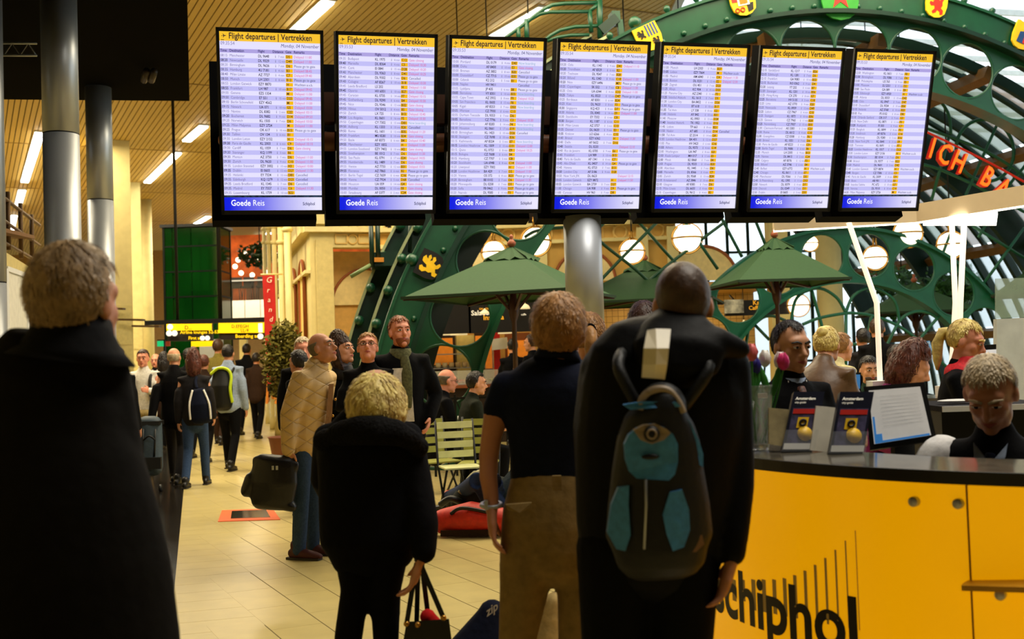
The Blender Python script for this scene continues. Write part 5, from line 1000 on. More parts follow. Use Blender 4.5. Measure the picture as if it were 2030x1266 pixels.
def head_parts(body, T, hc, RH, k, sk, hair, face, beard, glasses, person_e):
    """adds the skull to the body blob; hair, eyes, brows, mouth as parts"""
    def P(x, y, z): return hc + RH @ Vector((x * k, y * k, z * k))
    def E(c, r): body.ball(P(*c), tuple(v * k for v in r), RH, 20, 12)
    E((0, -.012, .032), (.079, .097, .098)); E((0, .02, -.03), (.068, .071, .09)); E((0, .045, -.055), (.05, .05, .055))
    E((0, .07, -.1), (.026, .026, .022)); E((0, .068, .03), (.06, .032, .035))
    for s in (-1, 1):
        E((s * .035, .05, -.022), (.03, .034, .036)); E((s * .081, -.006, -.004), (.011, .021, .034)); E((s * .04, .02, -.068), (.026, .048, .038))
    body.loft([P(0, .088, .022), P(0, .1, -.008), P(0, .115, -.03)], [.010 * k, .0125 * k, .0145 * k], n=10)
    E((0, .1, -.036), (.021, .013, .01)); E((0, .086, -.066), (.026, .012, .014))
    if face:
        for s in (-1, 1):
            ey = MB().ball(P(s * .032, .088, .006), tuple(v * k for v in (.0178, .009, .0070)), RH, 12, 8).build('eye', EYEW, person_e)
            MB().ball(P(s * .032, .0945, .0065), tuple(v * k for v in (.0082, .0045, .0072)), RH, 10, 6).build('iris', IRIS, ey)
            MB().loft([P(s * .014, .093, .012), P(s * .032, .0985, .0168), P(s * .05, .088, .011)], [.0035 * k, .0042 * k, .0028 * k], n=6).build('eyelid', sk, person_e)
            MB().loft([P(s * .012, .1, .026), P(s * .034, .099, .034), P(s * .055, .082, .028)], [(.0035 * k, .006 * k), (.004 * k, .007 * k), (.002 * k, .004 * k)], n=6).build('eyebrow', hair[1] if hair and hair[0] != 'bald' else H_DARK, person_e)
        MB().loft([P(-.024, .088, -.064), P(-.009, .099, -.0615), P(0, .0995, -.063), P(.009, .099, -.0615), P(.024, .088, -.064)], [.002 * k, .0042 * k, .004 * k, .0042 * k, .002 * k], n=8).build('upper_lip', LIP, person_e)
        MB().loft([P(-.022, .088, -.0665), P(0, .0985, -.071), P(.022, .088, -.0665)], [.002 * k, .0055 * k, .002 * k], n=8).build('lower_lip', LIP, person_e)
    def shell(name, mm, c, r, mask, thick, n=64, m=44, amp=.25, fr=9.):
        vs = []
        for i in range(m + 1):
            ph = math.pi * i / m
            for j in range(n):
                a = 2 * math.pi * j / n; d = Vector((math.sin(ph) * math.cos(a), math.sin(ph) * math.sin(a), math.cos(ph)))
                mk = mask(d); nz = .45 * noise.noise(Vector((d.x * fr, d.y * fr, d.z * fr * .35))) + .4 * noise.noise(Vector((d.x * fr * 3, d.y * fr * 3, d.z * fr)))
                tt = -.34 + (.34 + thick * (1 + amp * nz * 2)) * mk
                vs.append(P(c[0] + d.x * r[0] * (1 + tt), c[1] + d.y * r[1] * (1 + tt), c[2] + d.z * r[2] * (1 + tt)))
        fs = [(i * n + j, (i + 1) * n + j, (i + 1) * n + (j + 1) % n, i * n + (j + 1) % n) for i in range(m) for j in range(n)]
        mb = MB().add(vs, fs, True)
        if thick >= .055 and name == 'hair':
            rn = random.Random(int(hc.x * 1000)); dist = hc.y; cnt = 2600 if dist < 6 else 900 if dist < 11 else 250; wd_ = (.0022 if dist < 6 else .0035 if dist < 11 else .006) * k; Ls = (.016 + .13 * min(thick, .22)) * k
            cr_ = Vector((0, -.35, .93)); hcw = P(*c)
            for _ in range(cnt):
                dv_ = Vector((rn.gauss(0, 1), rn.gauss(0, 1), rn.gauss(0, 1))).normalized()
                if mask(dv_) < .7: continue
                r0 = 1 + thick * .85; root = P(c[0] + dv_.x * r[0] * r0, c[1] + dv_.y * r[1] * r0, c[2] + dv_.z * r[2] * r0)
                nl_ = (root - hcw).normalized(); fl_ = RH @ (dv_ - cr_ * dv_.dot(cr_)); fl_ = fl_ + Vector((rn.gauss(0, .1), rn.gauss(0, .1), rn.gauss(0, .08))) - Z * .35; fl_ = (fl_ - nl_ * fl_.dot(nl_))
                if fl_.length < .01: continue
                fl_.normalize(); L_ = Ls * rn.uniform(.6, 1.3); sd_ = fl_.cross(nl_) * wd_; lift = rn.uniform(.02, .16)
                m1 = root + fl_ * L_ * .5 + nl_ * L_ * lift; e1 = root + fl_ * L_ + nl_ * L_ * (lift * .6 - .15)
                mb.add([root - sd_, root + sd_, m1 + sd_ * .8, m1 - sd_ * .8, e1], [(0, 1, 2, 3), (3, 2, 4)])
        return mb.build(name, mm, person_e)
    sk_c, sk_r = (0, -.012, .032), (.079, .098, .1)
    if hair:
        kind, hm = hair[0], hair[1]; th = hair[2] if len(hair) > 2 else .1
        if kind in ('short', 'ponytail', 'receding', 'bun'):
            fl = .6 if kind == 'receding' else .5
            def mk(d):
                hl = -.78 + (fl + .78) * sstep(-.25, .5, d.y)
                hl += (.22 * sstep(.2, .5, abs(d.x)) * sstep(.3, .6, d.y) if kind == 'receding' else 0) + .18 * sstep(.6, .9, abs(d.x)) * sstep(-.5, -.1, d.y) + .1 * noise.noise(d * 9)
                return sstep(hl - .1, hl + .08, d.z)
            shell('hair', hm, sk_c, sk_r, mk, th)
        elif kind == 'fringe':
            def mk(d):
                hl = -.8 + 1.2 * sstep(-.1, .35, d.y); return sstep(hl - .1, hl + .1, d.z) * (1 - sstep(.2, .4, d.z)) * (1 - sstep(.3, .5, d.y))
            shell('hair', hm, sk_c, sk_r, mk, th, amp=.1)
        elif kind in ('bob', 'long'):
            L = hair[3] if len(hair) > 3 else 1.0 if kind == 'bob' else 1.55; oz_ = .2 if kind == 'long' else .38
            def mk(d):
                fr_ = sstep(.3, .62, d.y) * (1 - sstep(oz_, oz_ + .17, d.z)); return 1 - fr_
            shell('hair', hm, (0, -.022, .0 - .03 * (L - 1)), (.09, .104, .13 * L), mk, th, amp=.5, fr=6)
        if kind == 'ponytail':
            MB().loft([P(0, -.1, .05), P(0, -.145, .03), P(0, -.155, -.05), P(0, -.13, -.15), P(0, -.12, -.2)], [.02 * k, .03 * k, .035 * k, .026 * k, .01 * k]).build('ponytail', hm, person_e)
            MB().ring(P(0, -.108, .048), .021 * k, .009 * k, RH @ X, RH @ Z, 16, 6).build('hair_tie', BLK, person_e)
        if kind == 'bun': MB().ball(P(0, -.1, .08), .04 * k).build('hair_bun', hm, person_e)
    if beard:
        def mb_(d): return sstep(.1, .35, d.y) * (1 - sstep(-.22, -.02, d.z)) * (1 - .9 * sstep(.18, .05, abs(d.x)) * sstep(-.5, -.35, d.z) * 0)
        shell('beard', beard, (0, .025, -.04), (.066, .074, .092), mb_, .03, 48, 32, .2)
    if glasses:
        gl = MB()
        for s in (-1, 1):
            pts = [P(s * .033 + .023 * math.cos(2 * math.pi * q / 20), .104, .004 + .015 * math.sin(2 * math.pi * q / 20)) for q in range(20)]; gl.tube(pts, .0022 * k, 6, closed=True); gl.tube([P(s * .056, .102, .008), P(s * .078, .06, .01), P(s * .084, -.005, .01)], .002 * k, 6)
        gl.tube([P(-.01, .106, .006), P(.01, .106, .006)], .002 * k, 6); gl.build('glasses', BLACK, person_e)
def hand(body, w_, v, n, k, curl=25, side=None):
    v = v.normalized(); n = (n - v * n.dot(v)).normalized(); s = side - v * side.dot(v) if side is not None else n.cross(v); s = (s - n * s.dot(n)).normalized()
    body.loft([w_ - v * .02 * k, w_ + v * .02 * k, w_ + v * .05 * k, w_ + v * .085 * k], [(.026 * k, .02 * k), (.034 * k, .018 * k), (.041 * k, .017 * k), (.038 * k, .014 * k)], hint=s)
    for o, L in ((.03, .068), (.01, .078), (-.01, .073), (-.029, .057)):
        p = w_ + v * (.085 * k) + s * (o * k); d = v + s * (o * 1.2); pts = [p - v * .01]; r = [.0098 * k]
        a = 0
        for q, f in enumerate((.42, .33, .25)):
            a += R_(curl * (.5, 1, .8)[q]); dd = (d.normalized() * math.cos(a) + n * math.sin(a)); p = p + dd * (L * f * k); pts.append(p); r.append((.0092, .0085, .0072)[q] * k)
        body.loft(pts, r, hint=s, n=8)
    p = w_ + v * .02 * k + s * .026 * k; pts = [p, p + (s * .75 + v * .6 + n * .15).normalized() * .034 * k]; pts.append(pts[-1] + (s * .25 + v * .9 + n * .35).normalized() * .028 * k); pts.append(pts[-1] + (v * .9 + n * .5).normalized() * .02 * k)
    body.loft(pts, [.015 * k, .0125 * k, .0105 * k, .008 * k], hint=n, n=8)
ARM = {'down': ((.05, -.02, -.285), (.065, .05, -.54)), 'swing': ((.05, .06, -.28), (.05, .2, -.5)), 'back': ((.06, -.1, -.27), (.06, -.12, -.52)), 'crossed': ((.07, .06, -.26), (-.12, .2, -.22)), 'desk': ((.06, .1, -.26), (-.02, .32, -.22)), 'pocket': ((.11, -.06, -.27), (.04, .06, -.46)), 'fwd': ((.04, .14, -.25), (-.04, .36, -.3)), 'chest': ((.06, .05, -.27), (-.08, .24, -.16)), 'bag': ((.07, -.02, -.285), (.09, .03, -.55))}
def person(label, head, d, yaw=0, hyaw=0, hpit=0, hroll=0, lean=0, sit=None, skin=0, hair=('short', H_DARK), face=False, beard=None, glasses=False, top=BLK, hem=-.1, puff=0., bw=1., pants=BLK, shoes=SHOE, armL='down', armR='down', legs=None, vox=.014, bvox=.009, collar=None, short=False, name='person', Htop=None, curl=25, full=True, inner=None, stand_z=0.):
    """head: pixel of the crown; d: distance from the camera plane"""
    tp = D(*head, d); zt = (Htop or tp.z) - stand_z
    th = R_(-yaw); RZ = rotz(th); Lf = R_(lean)
    if sit is None: k = zt / (.93 + .822 * math.cos(Lf)) ; pz = .93 * k
    else: k = (zt - sit - .09) / (.822 * math.cos(Lf)); pz = sit + .09
    TR_ = RZ @ Matrix.Rotation(-Lf, 3, 'X')
    hoff = TR_ @ Vector((0, .02 * k, .70 * k))
    pel = Vector((tp.x, d, pz + stand_z)) - Vector((hoff.x, hoff.y, 0))
    E = empty(name, Vector((pel.x, pel.y, stand_z)), label, 'person')
    def TP(x, y, z): return pel + TR_ @ Vector((x * k, y * k, z * k))
    def LP(x, y, z): return Vector((pel.x, pel.y, stand_z)) + RZ @ Vector((x * k, y * k, z * k))
    rx = RZ @ X
    sk = SKIN[skin]
    body = Blob(); tops = Blob()
    body.loft([TP(0, 0, -.05), TP(0, 0, .2), TP(0, -.01, .4), TP(0, -.012, .5), TP(0, -.005, .56), TP(0, .01, .63)], [(.1 * k, .07 * k), (.1 * k, .07 * k), (.12 * k, .07 * k), (.085 * k, .06 * k), (.056 * k, .056 * k), (.055 * k, .057 * k)], hint=rx)
    RH = RZ @ Matrix.Rotation(R_(-hyaw), 3, 'Z') @ Matrix.Rotation(R_(hpit) - 0, 3, 'X') @ Matrix.Rotation(R_(hroll), 3, 'Y')
    hc = TP(0, .02, .70)
    head_parts(body, TP, hc, RH, k, sk, hair, face, beard, glasses, E)
    b = bw + puff
    tw = [(hem, .172, .125), (0, .172, .125), (.12, .158, .115), (.26, .172, .122), (.39, .184, .118), (.468, .166, .1), (.522, .105, .08), (.558, .07, .068)]
    tops.loft([TP(0, -.005, z) for z, _, _ in tw], [((a + puff * .12) * k * bw, (c + puff * .12) * k * bw) for _, a, c in tw], hint=TR_ @ X, n=20)
    if hem < -.2: tops.loft([TP(0, 0, 0), LP(0, 0, (pz - stand_z) / k + hem)], [(.18 * k * bw, .14 * k * bw), (.21 * k * bw, .17 * k * bw)], hint=rx, n=20)
    for s, arm in ((-1, armL), (1, armR)):
        if arm is None: continue
        e_, w_ = ARM[arm] if isinstance(arm, str) else arm
        sh = TP(s * .165 * bw, -.01, .472); el = sh + TR_ @ Vector((s * e_[0] * k, e_[1] * k, e_[2] * k)); wr = sh + TR_ @ Vector((s * w_[0] * k, w_[1] * k, w_[2] * k))
        body.loft([sh, el, wr], [.042 * k, .036 * k, .024 * k], n=10)
        if short: body.loft([sh, sh.lerp(el, .55), el, el.lerp(wr, .35), wr], [.055 * k, .05 * k, .042 * k, .042 * k, .028 * k], n=12); tops.loft([TP(s * .1, -.01, .47), sh, sh.lerp(el, .72)], [(.07 * k), .073 * k * (1 + puff), .066 * k], n=14)
        else: tops.loft([TP(s * .1, -.01, .465), sh, sh.lerp(el, .5), el, el.lerp(wr, .5), wr], [.072 * k, (.074 + .1 * puff) * k, (.066 + .1 * puff) * k, (.058 + .1 * puff) * k, (.052 + .08 * puff) * k, (.044 + .06 * puff) * k], n=14)
        v = (wr - el).normalized(); inw = TR_ @ Vector((-s, 0, 0))
        if abs(v.dot(inw)) > .8: inw = Vector((0, 0, -1))
        hand(body, wr, v, inw, k, curl, side=RZ @ Vector((0, 1, .3)))
        E['hand_%s' % ('left' if s < 0 else 'right')] = tuple(wr + v * .09 * k)
    tr = Blob()
    if sit is None:
        lg = legs or (((-.09, .0, .49), (-.1, -.03, .07)), ((.09, .0, .49), (.1, -.03, .07)))
        tr.loft([LP(0, 0, .80), LP(0, 0, .9), LP(0, 0, 1.02)], [(.13 * k, .1 * k), (.165 * k, .12 * k), (.152 * k, .11 * k)], hint=rx, n=18)
        hips = [LP(-.085, 0, .88), LP(.085, 0, .88)]
        for h_, (kn, an) in zip(hips, lg):
            K, N_ = LP(*kn), LP(*an); tr.loft([h_, h_.lerp(K, .5), K, K.lerp(N_, .5), N_], [.092 * k * bw, .08 * k * bw, .064 * k, .06 * k, .055 * k], hint=rx, n=14); body.loft([h_, K, N_], [.05 * k, .04 * k, .03 * k], n=8)
            foot(E, N_, RZ, k, shoes, stand_z)
    else:
        zk = sit - stand_z
        tr.loft([pel - Z * .06 * k, pel + Z * .04 * k], [(.17 * k, .13 * k), (.165 * k, .12 * k)], hint=rx, n=18)
        for s in (-1, 1):
            hp = LP(s * .09, 0, 0); hp.z = pz + stand_z; K = LP(s * .11, .42, 0); K.z = max(.3, sit + .06); N_ = LP(s * .11, .36, 0); N_.z = stand_z + .08
            if N_.z > K.z - .25: N_.z = K.z - .25
            tr.loft([hp, hp.lerp(K, .5), K, N_], [.092 * k, .08 * k, .068 * k, .055 * k], hint=rx, n=14); body.loft([hp, K, N_], [.05 * k, .04 * k, .03 * k], n=8); foot(E, N_, RZ, k, shoes, stand_z, float_ok=True)
    body.build('body', sk, E, vox=bvox * k, it=6 if bvox < .007 else 4)
    tops.build('top_garment', top, E, vox=vox * k, it=5)
    tr.build('trousers', pants, E, vox=vox * k, it=5)
    if collar: MB().loft([TP(0, 0, .49), TP(0, .0, .53), TP(0, .005, .57)], [(.088 * k, .082 * k), (.075 * k, .074 * k), (.07 * k, .07 * k)], hint=TR_ @ X, n=18, cap=False).build('collar', collar, E)
    if inner:
        MB().add([TP(-.055, .062, .54), TP(.055, .062, .54), TP(.03, .118, .36), TP(0, .122, .25), TP(-.03, .118, .36), TP(0, .1, .45)], [(0, 5, 1), (0, 4, 5), (1, 5, 2), (5, 4, 3, 2)]).build('shirt_front', inner, E)
    return E, TP, LP, k, hc, RH
def foot(E, N_, RZ, k, mm, z0=0., float_ok=False):
    def Q(y, z): return Vector((N_.x, N_.y, (N_.z - .07 * k if float_ok else z0))) + RZ @ Vector((0, y * k, z * k))
    b = Blob(); b.loft([Q(-.06, .045), Q(-.01, .05), Q(.08, .04), Q(.15, .034), Q(.185, .03)], [(.034 * k, .04 * k), (.04 * k, .048 * k), (.046 * k, .038 * k), (.043 * k, .03 * k), (.03 * k, .022 * k)], hint=RZ @ X, n=14); b.loft([Q(-.01, .05), Q(-.02, .11)], [.045 * k, .05 * k])
    o = b.build('shoe', mm, E, vox=.009, it=3)
    MB().prism([Q(-.1, 0) + RZ @ Vector((sx * k, 0, 0)) + RZ @ Vector((0, yy * k, 0)) for sx, yy in ((-.03, 0), (.03, 0), (.042, .08), (.045, .2), (.032, .29), (-.032, .29), (-.045, .2), (-.042, .08))], Z * .018).build('sole', mat('dark_rubber_sole', (40, 34, 28), .7), E)
WALK = (((-.09, .12, .5), (-.09, .2, .07)), ((.09, -.02, .48), (.09, -.24, .1)))
WALK2 = (((-.09, -.02, .48), (-.09, -.22, .1)), ((.09, .12, .5), (.09, .2, .07)))
def px_person(label, d, rows, sleeves, legs, head, hyaw, hpit, skin, hair, top, pants, feet_y=0, depth=.62, name='person', vox=.012, bvox=.008, short=None, neck=True, hk=1., face=False, hand_curl=25, waist=None):
    """a figure whose outline was measured at its own distance; every section is a full ellipse of cloth"""
    s = d / FPX; tp = D(*head, d); k = hk
    E = empty(name, Vector((tp.x, d, 0)), label, 'person')
    body = Blob(); tops = Blob(); tr = Blob()
    RH = rotz(R_(-hyaw)) @ Matrix.Rotation(R_(hpit), 3, 'X')
    hc = tp - Z * (.13 * k)
    head_parts(body, None, hc, RH, k, SKIN[skin], hair, face, None, False, E)
    C = []; Rr = []
    for y, x0, x1 in rows:
        c = D((x0 + x1) / 2, y, d); hw = (x1 - x0) / 2 * s; C.append(c); Rr.append((hw, min(hw * depth, .2)))
    tops.loft(C, Rr, hint=X, n=26)
    body.loft([hc - Z * .06 * k, hc - Z * .13 * k, C[0] - Z * .02, C[len(C) // 2], C[-1]], [.055 * k, .06 * k, (.1, .07), (.12, .08), (.12, .08)], hint=X)
    for pts, cover in sleeves:
        P_ = [D(x, y, d + dd) for x, y, r, dd in pts]; rr = [r * s for x, y, r, dd in pts]
        tops.loft(P_[:cover], rr[:cover], n=16)
        body.loft(P_, [r * .72 if i < cover - 1 else r * .9 for i, r in enumerate(rr)], n=12)
        v = (P_[-1] - P_[-2]).normalized(); sgn = 1 if pts[0][0] < head[0] else -1
        hand(body, P_[-1], v, Vector((sgn, 0, 0)), k, hand_curl, side=Vector((0, 1, .2)))
    for pts in legs:
        P_ = [D(x, y, d + dd) for x, y, r, dd in pts]; rr = [r * s for x, y, r, dd in pts]
        end = P_[-1].copy(); end.z = .07
        if P_[-1].z > .1: P_.append(end); rr.append(rr[-1] * .9)
        tr.loft(P_, rr, hint=X, n=16); body.loft(P_, [r * .6 for r in rr], n=10)
        foot(E, P_[-1], rotz(0), 1.02, SHOE)
    if waist: tr.loft([D((a + b) / 2, y, d) for y, a, b in waist], [((b - a) / 2 * s, (b - a) / 2 * s * .66) for y, a, b in waist], hint=X, n=22)
    body.build('body', SKIN[skin], E, vox=bvox, it=4); tops.build('top_garment', top, E, vox=vox, it=5); tr.build('trousers', pants, E, vox=vox, it=5)
    return E, hc, RH
# ---- man in the long dark coat, left foreground
COAT = cloth('dark_olive_coat', (15, 13, 10), .3, 25); COATC = cloth('black_coat_collar', (10, 10, 12))
E, hc, RH = px_person('grey-haired man in a long dark coat seen from behind at the left', 2.75, [(668, 80, 205), (690, 48, 232), (715, 0, 238), (750, -48, 244), (800, -62, 250), (860, -72, 258), (920, -80, 280), (1000, -88, 305), (1130, -95, 335), (1266, -102, 352), (1450, -104, 362), (1560, -104, 366)],
    [([(215, 735, 42, .02), (238, 900, 46, .02), (255, 1060, 42, 0), (215, 1190, 34, .08)], 4), ([(-15, 745, 44, .02), (-45, 900, 46, .02), (-50, 1060, 42, 0), (0, 1190, 34, .08)], 4)], [[(60, 1400, 70, 0), (60, 1650, 52, 0), (55, 1880, 46, 0)], [(190, 1400, 70, 0), (195, 1650, 52, 0), (200, 1880, 46, 0)]], (150, 492), 17, 3, 1, ('short', H_GREY, .16), COAT, BLK, hk=1.1)
MB().loft([D(138, 712, 2.74), D(141, 690, 2.74), D(143, 660, 2.74), D(146, 636, 2.75)], [(.16, .13), (.125, .115), (.1, .095), (.092, .088)], n=24, cap=False).build('coat_collar', COATC, E)
# ---- blond woman in the black coat
E, hc, RH = px_person('blond woman in a black fur-hooded coat holding a handbag', 4.2, [(810, 700, 792), (830, 674, 804), (852, 650, 822), (876, 632, 836), (905, 629, 834), (960, 631, 832), (1020, 632, 836), (1070, 634, 838), (1086, 650, 828)],
    [([(806, 868, 34, 0), (826, 960, 32, -.03), (842, 1040, 28, -.08), (840, 1092, 25, -.1), (836, 1104, 11, -.1)], 4), ([(650, 868, 30, .02), (642, 950, 28, .14), (660, 990, 25, .26), (690, 985, 20, .3)], 4)],
    [[(700, 1060, 44, 0), (704, 1170, 29, 0), (690, 1266, 28, 0), (690, 1380, 24, .02)], [(772, 1060, 46, 0), (764, 1170, 31, 0), (765, 1266, 26, 0), (768, 1380, 24, -.02)]], (746, 731), 0, 4, 0, ('bob', H_BLOND, .14, .8), BLK, BLK, hk=1.1, vox=.012)
FUR = cloth('black_fur', (12, 11, 11), .9, 90)
fu = Blob(); rr = random.Random(2)
for k in range(26):
    t_ = k / 25; x = 640 + 190 * t_; y = 874 - 38 * math.sin(math.pi * t_) + 12 * t_; fu.ball(D(x, y, 4.14 - .1 * math.sin(math.pi * t_)), (.04, .035, .03 + .012 * rr.random()))
fu.loft([D(676, 866, 4.1), D(712, 856, 4.06), D(745, 853, 4.04), D(785, 857, 4.06), D(820, 872, 4.1)], [.035, .05, .055, .05, .035]); fu.build('fur_hood', FUR, E, vox=.011, it=1)
hb = empty('handbag', D(850, 1330, 4.1), 'black leather handbag with red scarf hanging from the blond woman', 'bag')
LEA = mat('black_bag_leather', (14, 12, 12), .4, var=.2, bump=.2, scale=30)
q = lambda x, y, dd=0.: D(x, y, 4.08 + dd)
bg = MB(); bg.add([q(806, 1232), q(890, 1226), q(912, 1400), q(776, 1400), q(806, 1232, .14), q(890, 1226, .14), q(912, 1400, .2), q(776, 1400, .2)], [(0, 3, 2, 1), (4, 5, 6, 7), (0, 1, 5, 4), (1, 2, 6, 5), (2, 3, 7, 6), (3, 0, 4, 7)]); bg.build('bag_body', LEA, hb)
for x0, y0, x1, y1, dd in ((826, 1116, 806, 1236, -.01), (833, 1116, 880, 1226, -.01), (829, 1116, 826, 1236, .15), (836, 1116, 850, 1230, .15)):
    MB().bar(q(x0, y0), q(x1, y1, dd), .018, .006, Y_).build('strap', LEA, hb)
MB().tube(smooth_path([q(824, 1112), q(830, 1104), q(838, 1112)]), .008, 6).build('strap_loop', LEA, hb)
for x, y in ((806, 1236), (879, 1224), (828, 1238)): MB().ball(q(x, y, -.015), .011).build('stud', BRASS, hb)
sf = Blob(); [sf.ball(q(x, y, .06), r) for x, y, r in ((848, 1222, .03), (858, 1234, .03), (866, 1250, .025), (870, 1268, .02), (868, 1244, .03))]; sf.build('red_scarf', cloth('red_silk', (196, 30, 30), .2), hb, vox=.008, it=2)
# ---- man in navy polo and khaki trousers
E, hc, RH = px_person('sandy-haired man in a navy polo shirt and khaki trousers from behind', 3.9, [(708, 1066, 1152), (722, 1034, 1180), (742, 1008, 1206), (766, 994, 1220), (800, 990, 1222), (850, 1004, 1216), (900, 1010, 1210), (950, 1012, 1208), (962, 1016, 1204)],
    [([(1004, 766, 32, 0), (986, 812, 30, 0), (974, 868, 23, .0), (969, 905, 22, 0), (968, 945, 20, -.02), (974, 985, 17, -.03), (975, 1010, 14, -.04)], 2), ([(1210, 768, 32, 0), (1226, 812, 30, 0), (1240, 900, 22, .02), (1240, 990, 16, .02)], 2)],
    [[(1052, 1010, 56, 0), (1046, 1100, 56, 0), (1040, 1160, 50, 0), (1026, 1266, 38, .01), (1022, 1400, 36, 0)], [(1150, 1010, 56, 0), (1152, 1100, 54, 0), (1150, 1160, 46, 0), (1140, 1266, 34, 0), (1140, 1400, 34, 0)]], (1106, 590), 5, 2, 1, ('short', H_SAND, .2), NAVY, KHAKI, waist=[(945, 1014, 1206), (985, 1004, 1212), (1040, 996, 1216), (1090, 998, 1208)], hk=1.0, bvox=.0065)
MB().ring(D(974, 1000, 3.87), .034, .008, X, Vector((0, .9, .15)), 24, 8).build('watch_band', STEEL, E); MB().box(D(964, 1000, 3.84), (.012, .035, .032)).build('watch_case', STEEL, E)
MB().loft([D(1104, 716, 3.88), D(1106, 698, 3.89)], [(.085, .08), (.075, .07)], n=20, cap=False).build('polo_collar', NAVY, E)
MB().prism([D(1002, 1000, 3.72), D(1054, 996, 3.70), D(1052, 1006, 3.70), D(1030, 1016, 3.70), D(1006, 1010, 3.72)], Y_ * .02).build('back_pocket_flap', KHAKI, E)
MB().box(D(1104, 957, 3.74), (.03, .02, .05)).build('belt_loop', KHAKI, E)
# ---- man with the blue and black backpack
JKT = cloth('black_rain_jacket', (4, 4, 5), .3, 18, .6)
E, hc, RH = px_person('crop-haired man in a black hooded jacket wearing a backpack', 3.3, [(632, 1290, 1402), (652, 1246, 1440), (682, 1206, 1462), (720, 1166, 1474), (770, 1150, 1478), (860, 1140, 1474), (960, 1140, 1466), (1050, 1142, 1446), (1095, 1148, 1432), (1110, 1150, 1426)],
    [([(1446, 725, 42, 0), (1458, 850, 36, 0), (1464, 960, 32, -.03), (1458, 1055, 27, -.06), (1454, 1098, 24, -.07), (1450, 1112, 15, -.07)], 5), ([(1188, 730, 40, .02), (1168, 850, 34, .04), (1170, 960, 30, .1), (1186, 1040, 25, .2)], 4)],
    [[(1222, 1080, 80, 0), (1216, 1266, 64, 0), (1216, 1420, 54, 0)], [(1350, 1080, 80, 0), (1352, 1266, 62, 0), (1352, 1420, 54, 0)]], (1350, 522), 2, 3, 1, ('short', hairm('cropped_brown_hair', (70, 48, 30)), .035), JKT, BLK, hk=1.0)
hd = Blob(); hd.loft([D(1345, 636, 3.26), D(1345, 654, 3.23), D(1345, 692, 3.17), D(1342, 730, 3.15), D(1338, 750, 3.16)], [(.085, .05), (.115, .06), (.135, .055), (.12, .045), (.075, .03)], n=22)
hd.loft([D(1420, 680, 3.2), D(1468, 692, 3.22)], [.05, .03]); hd.build('hood', JKT, E, vox=.012, it=4)
MB().add([D(x, y, 3.02 + .03 * abs(x - 1300) / 60 + dd) for x, y, dd in ((1283, 654, .06), (1300, 651, .05), (1330, 652, .05), (1276, 690, .0), (1302, 690, -.01), (1326, 690, -.005), (1274, 722, .0), (1300, 722, -.01), (1323, 722, 0), (1272, 748, .02), (1298, 750, .015), (1318, 752, .02))], [(0, 3, 4, 1), (1, 4, 5, 2), (3, 6, 7, 4), (4, 7, 8, 5), (6, 9, 10, 7), (7, 10, 11, 8)]).build('reflective_patch', mat('reflective_patch', (226, 216, 190), .4), E)
bp = empty('backpack', D(1310, 1095, 3.1), 'black and blue backpack with grey cap panel on the hooded man', 'bag')
BPK = mat('black_nylon', (6, 7, 7), .55, var=.2, bump=.15, scale=60); BPB = mat('blue_nylon', (62, 132, 196), .5, var=.15, bump=.2, scale=50); BPG = mat('grey_nylon', (150, 132, 108), .5); BPT = mat('tan_nylon', (120, 84, 50), .6)
pk = lambda x, y, dd=0.: D(x, y, 3.02 + dd)
b_ = Blob(); rowsb = [(806, 1262, 1362), (830, 1238, 1376), (870, 1222, 1388), (930, 1212, 1396), (1000, 1204, 1408), (1060, 1200, 1414), (1088, 1214, 1404)]
b_.loft([pk((x0 + x1) / 2, y, .06) for y, x0, x1 in rowsb], [((x1 - x0) / 2 * 3.05 / FPX, .085) for y, x0, x1 in rowsb], hint=X, n=24); b_.build('main_compartment', BPK, bp, vox=.008, it=3)
def panel(pts, mm, nm, dd): return MB().prism([pk(x, y, dd + .03 * ((x - 1308) / 100) ** 2) for x, y in pts], Y_ * .03).build(nm, mm, bp)
panel([(1238, 880), (1246, 862), (1262, 848), (1290, 840), (1316, 846), (1334, 860), (1344, 880), (1344, 915), (1338, 940), (1326, 952), (1262, 948), (1248, 935), (1240, 910)], BPB, 'blue_pocket', -.035)
panel([(1256, 852), (1276, 842), (1300, 840), (1322, 850), (1330, 858), (1316, 872), (1292, 880), (1270, 872)], BPG, 'grey_cap_panel', -.042)
panel([(1226, 966), (1247, 962), (1246, 1000), (1250, 1060), (1240, 1092), (1222, 1088), (1204, 1056), (1212, 1000)], BPB, 'blue_side_panel', -.03)
panel([(1328, 975), (1352, 970), (1366, 1010), (1368, 1050), (1356, 1084), (1334, 1092), (1322, 1060), (1314, 1020)], BPB, 'blue_lower_panel', -.03)
panel([(1350, 816), (1366, 834), (1384, 868), (1394, 900), (1394, 925), (1384, 920), (1376, 890), (1358, 850)], BPB, 'blue_edge_panel', .0)
panel([(1352, 1068), (1392, 1060), (1396, 1078), (1380, 1094), (1350, 1094)], BPT, 'tan_corner', -.02)
panel([(1236, 802), (1270, 796), (1340, 796), (1350, 806), (1300, 808), (1250, 812)], BPB, 'blue_top_edge', -.02)
MB().tube(smooth_path([pk(1268, 812), pk(1274, 788), pk(1296, 772), pk(1324, 774), pk(1344, 796), pk(1354, 818)]), .011, 8).build('carry_loop', BPG, bp)
MB().tube([pk(1280, 950, -.035), pk(1281, 1000, -.035), pk(1277, 1088, -.03)], .0035, 6).build('zip', STEEL, bp)
MB().lathe([(.022, 0), (.02, .006)], pk(1292, 860, -.045), 20, -Y_).build('round_badge', BLACK, bp); MB().ring(pk(1292, 860, -.052), .012, .003, X, Z, 20, 6).build('badge_ring', BPG, bp)
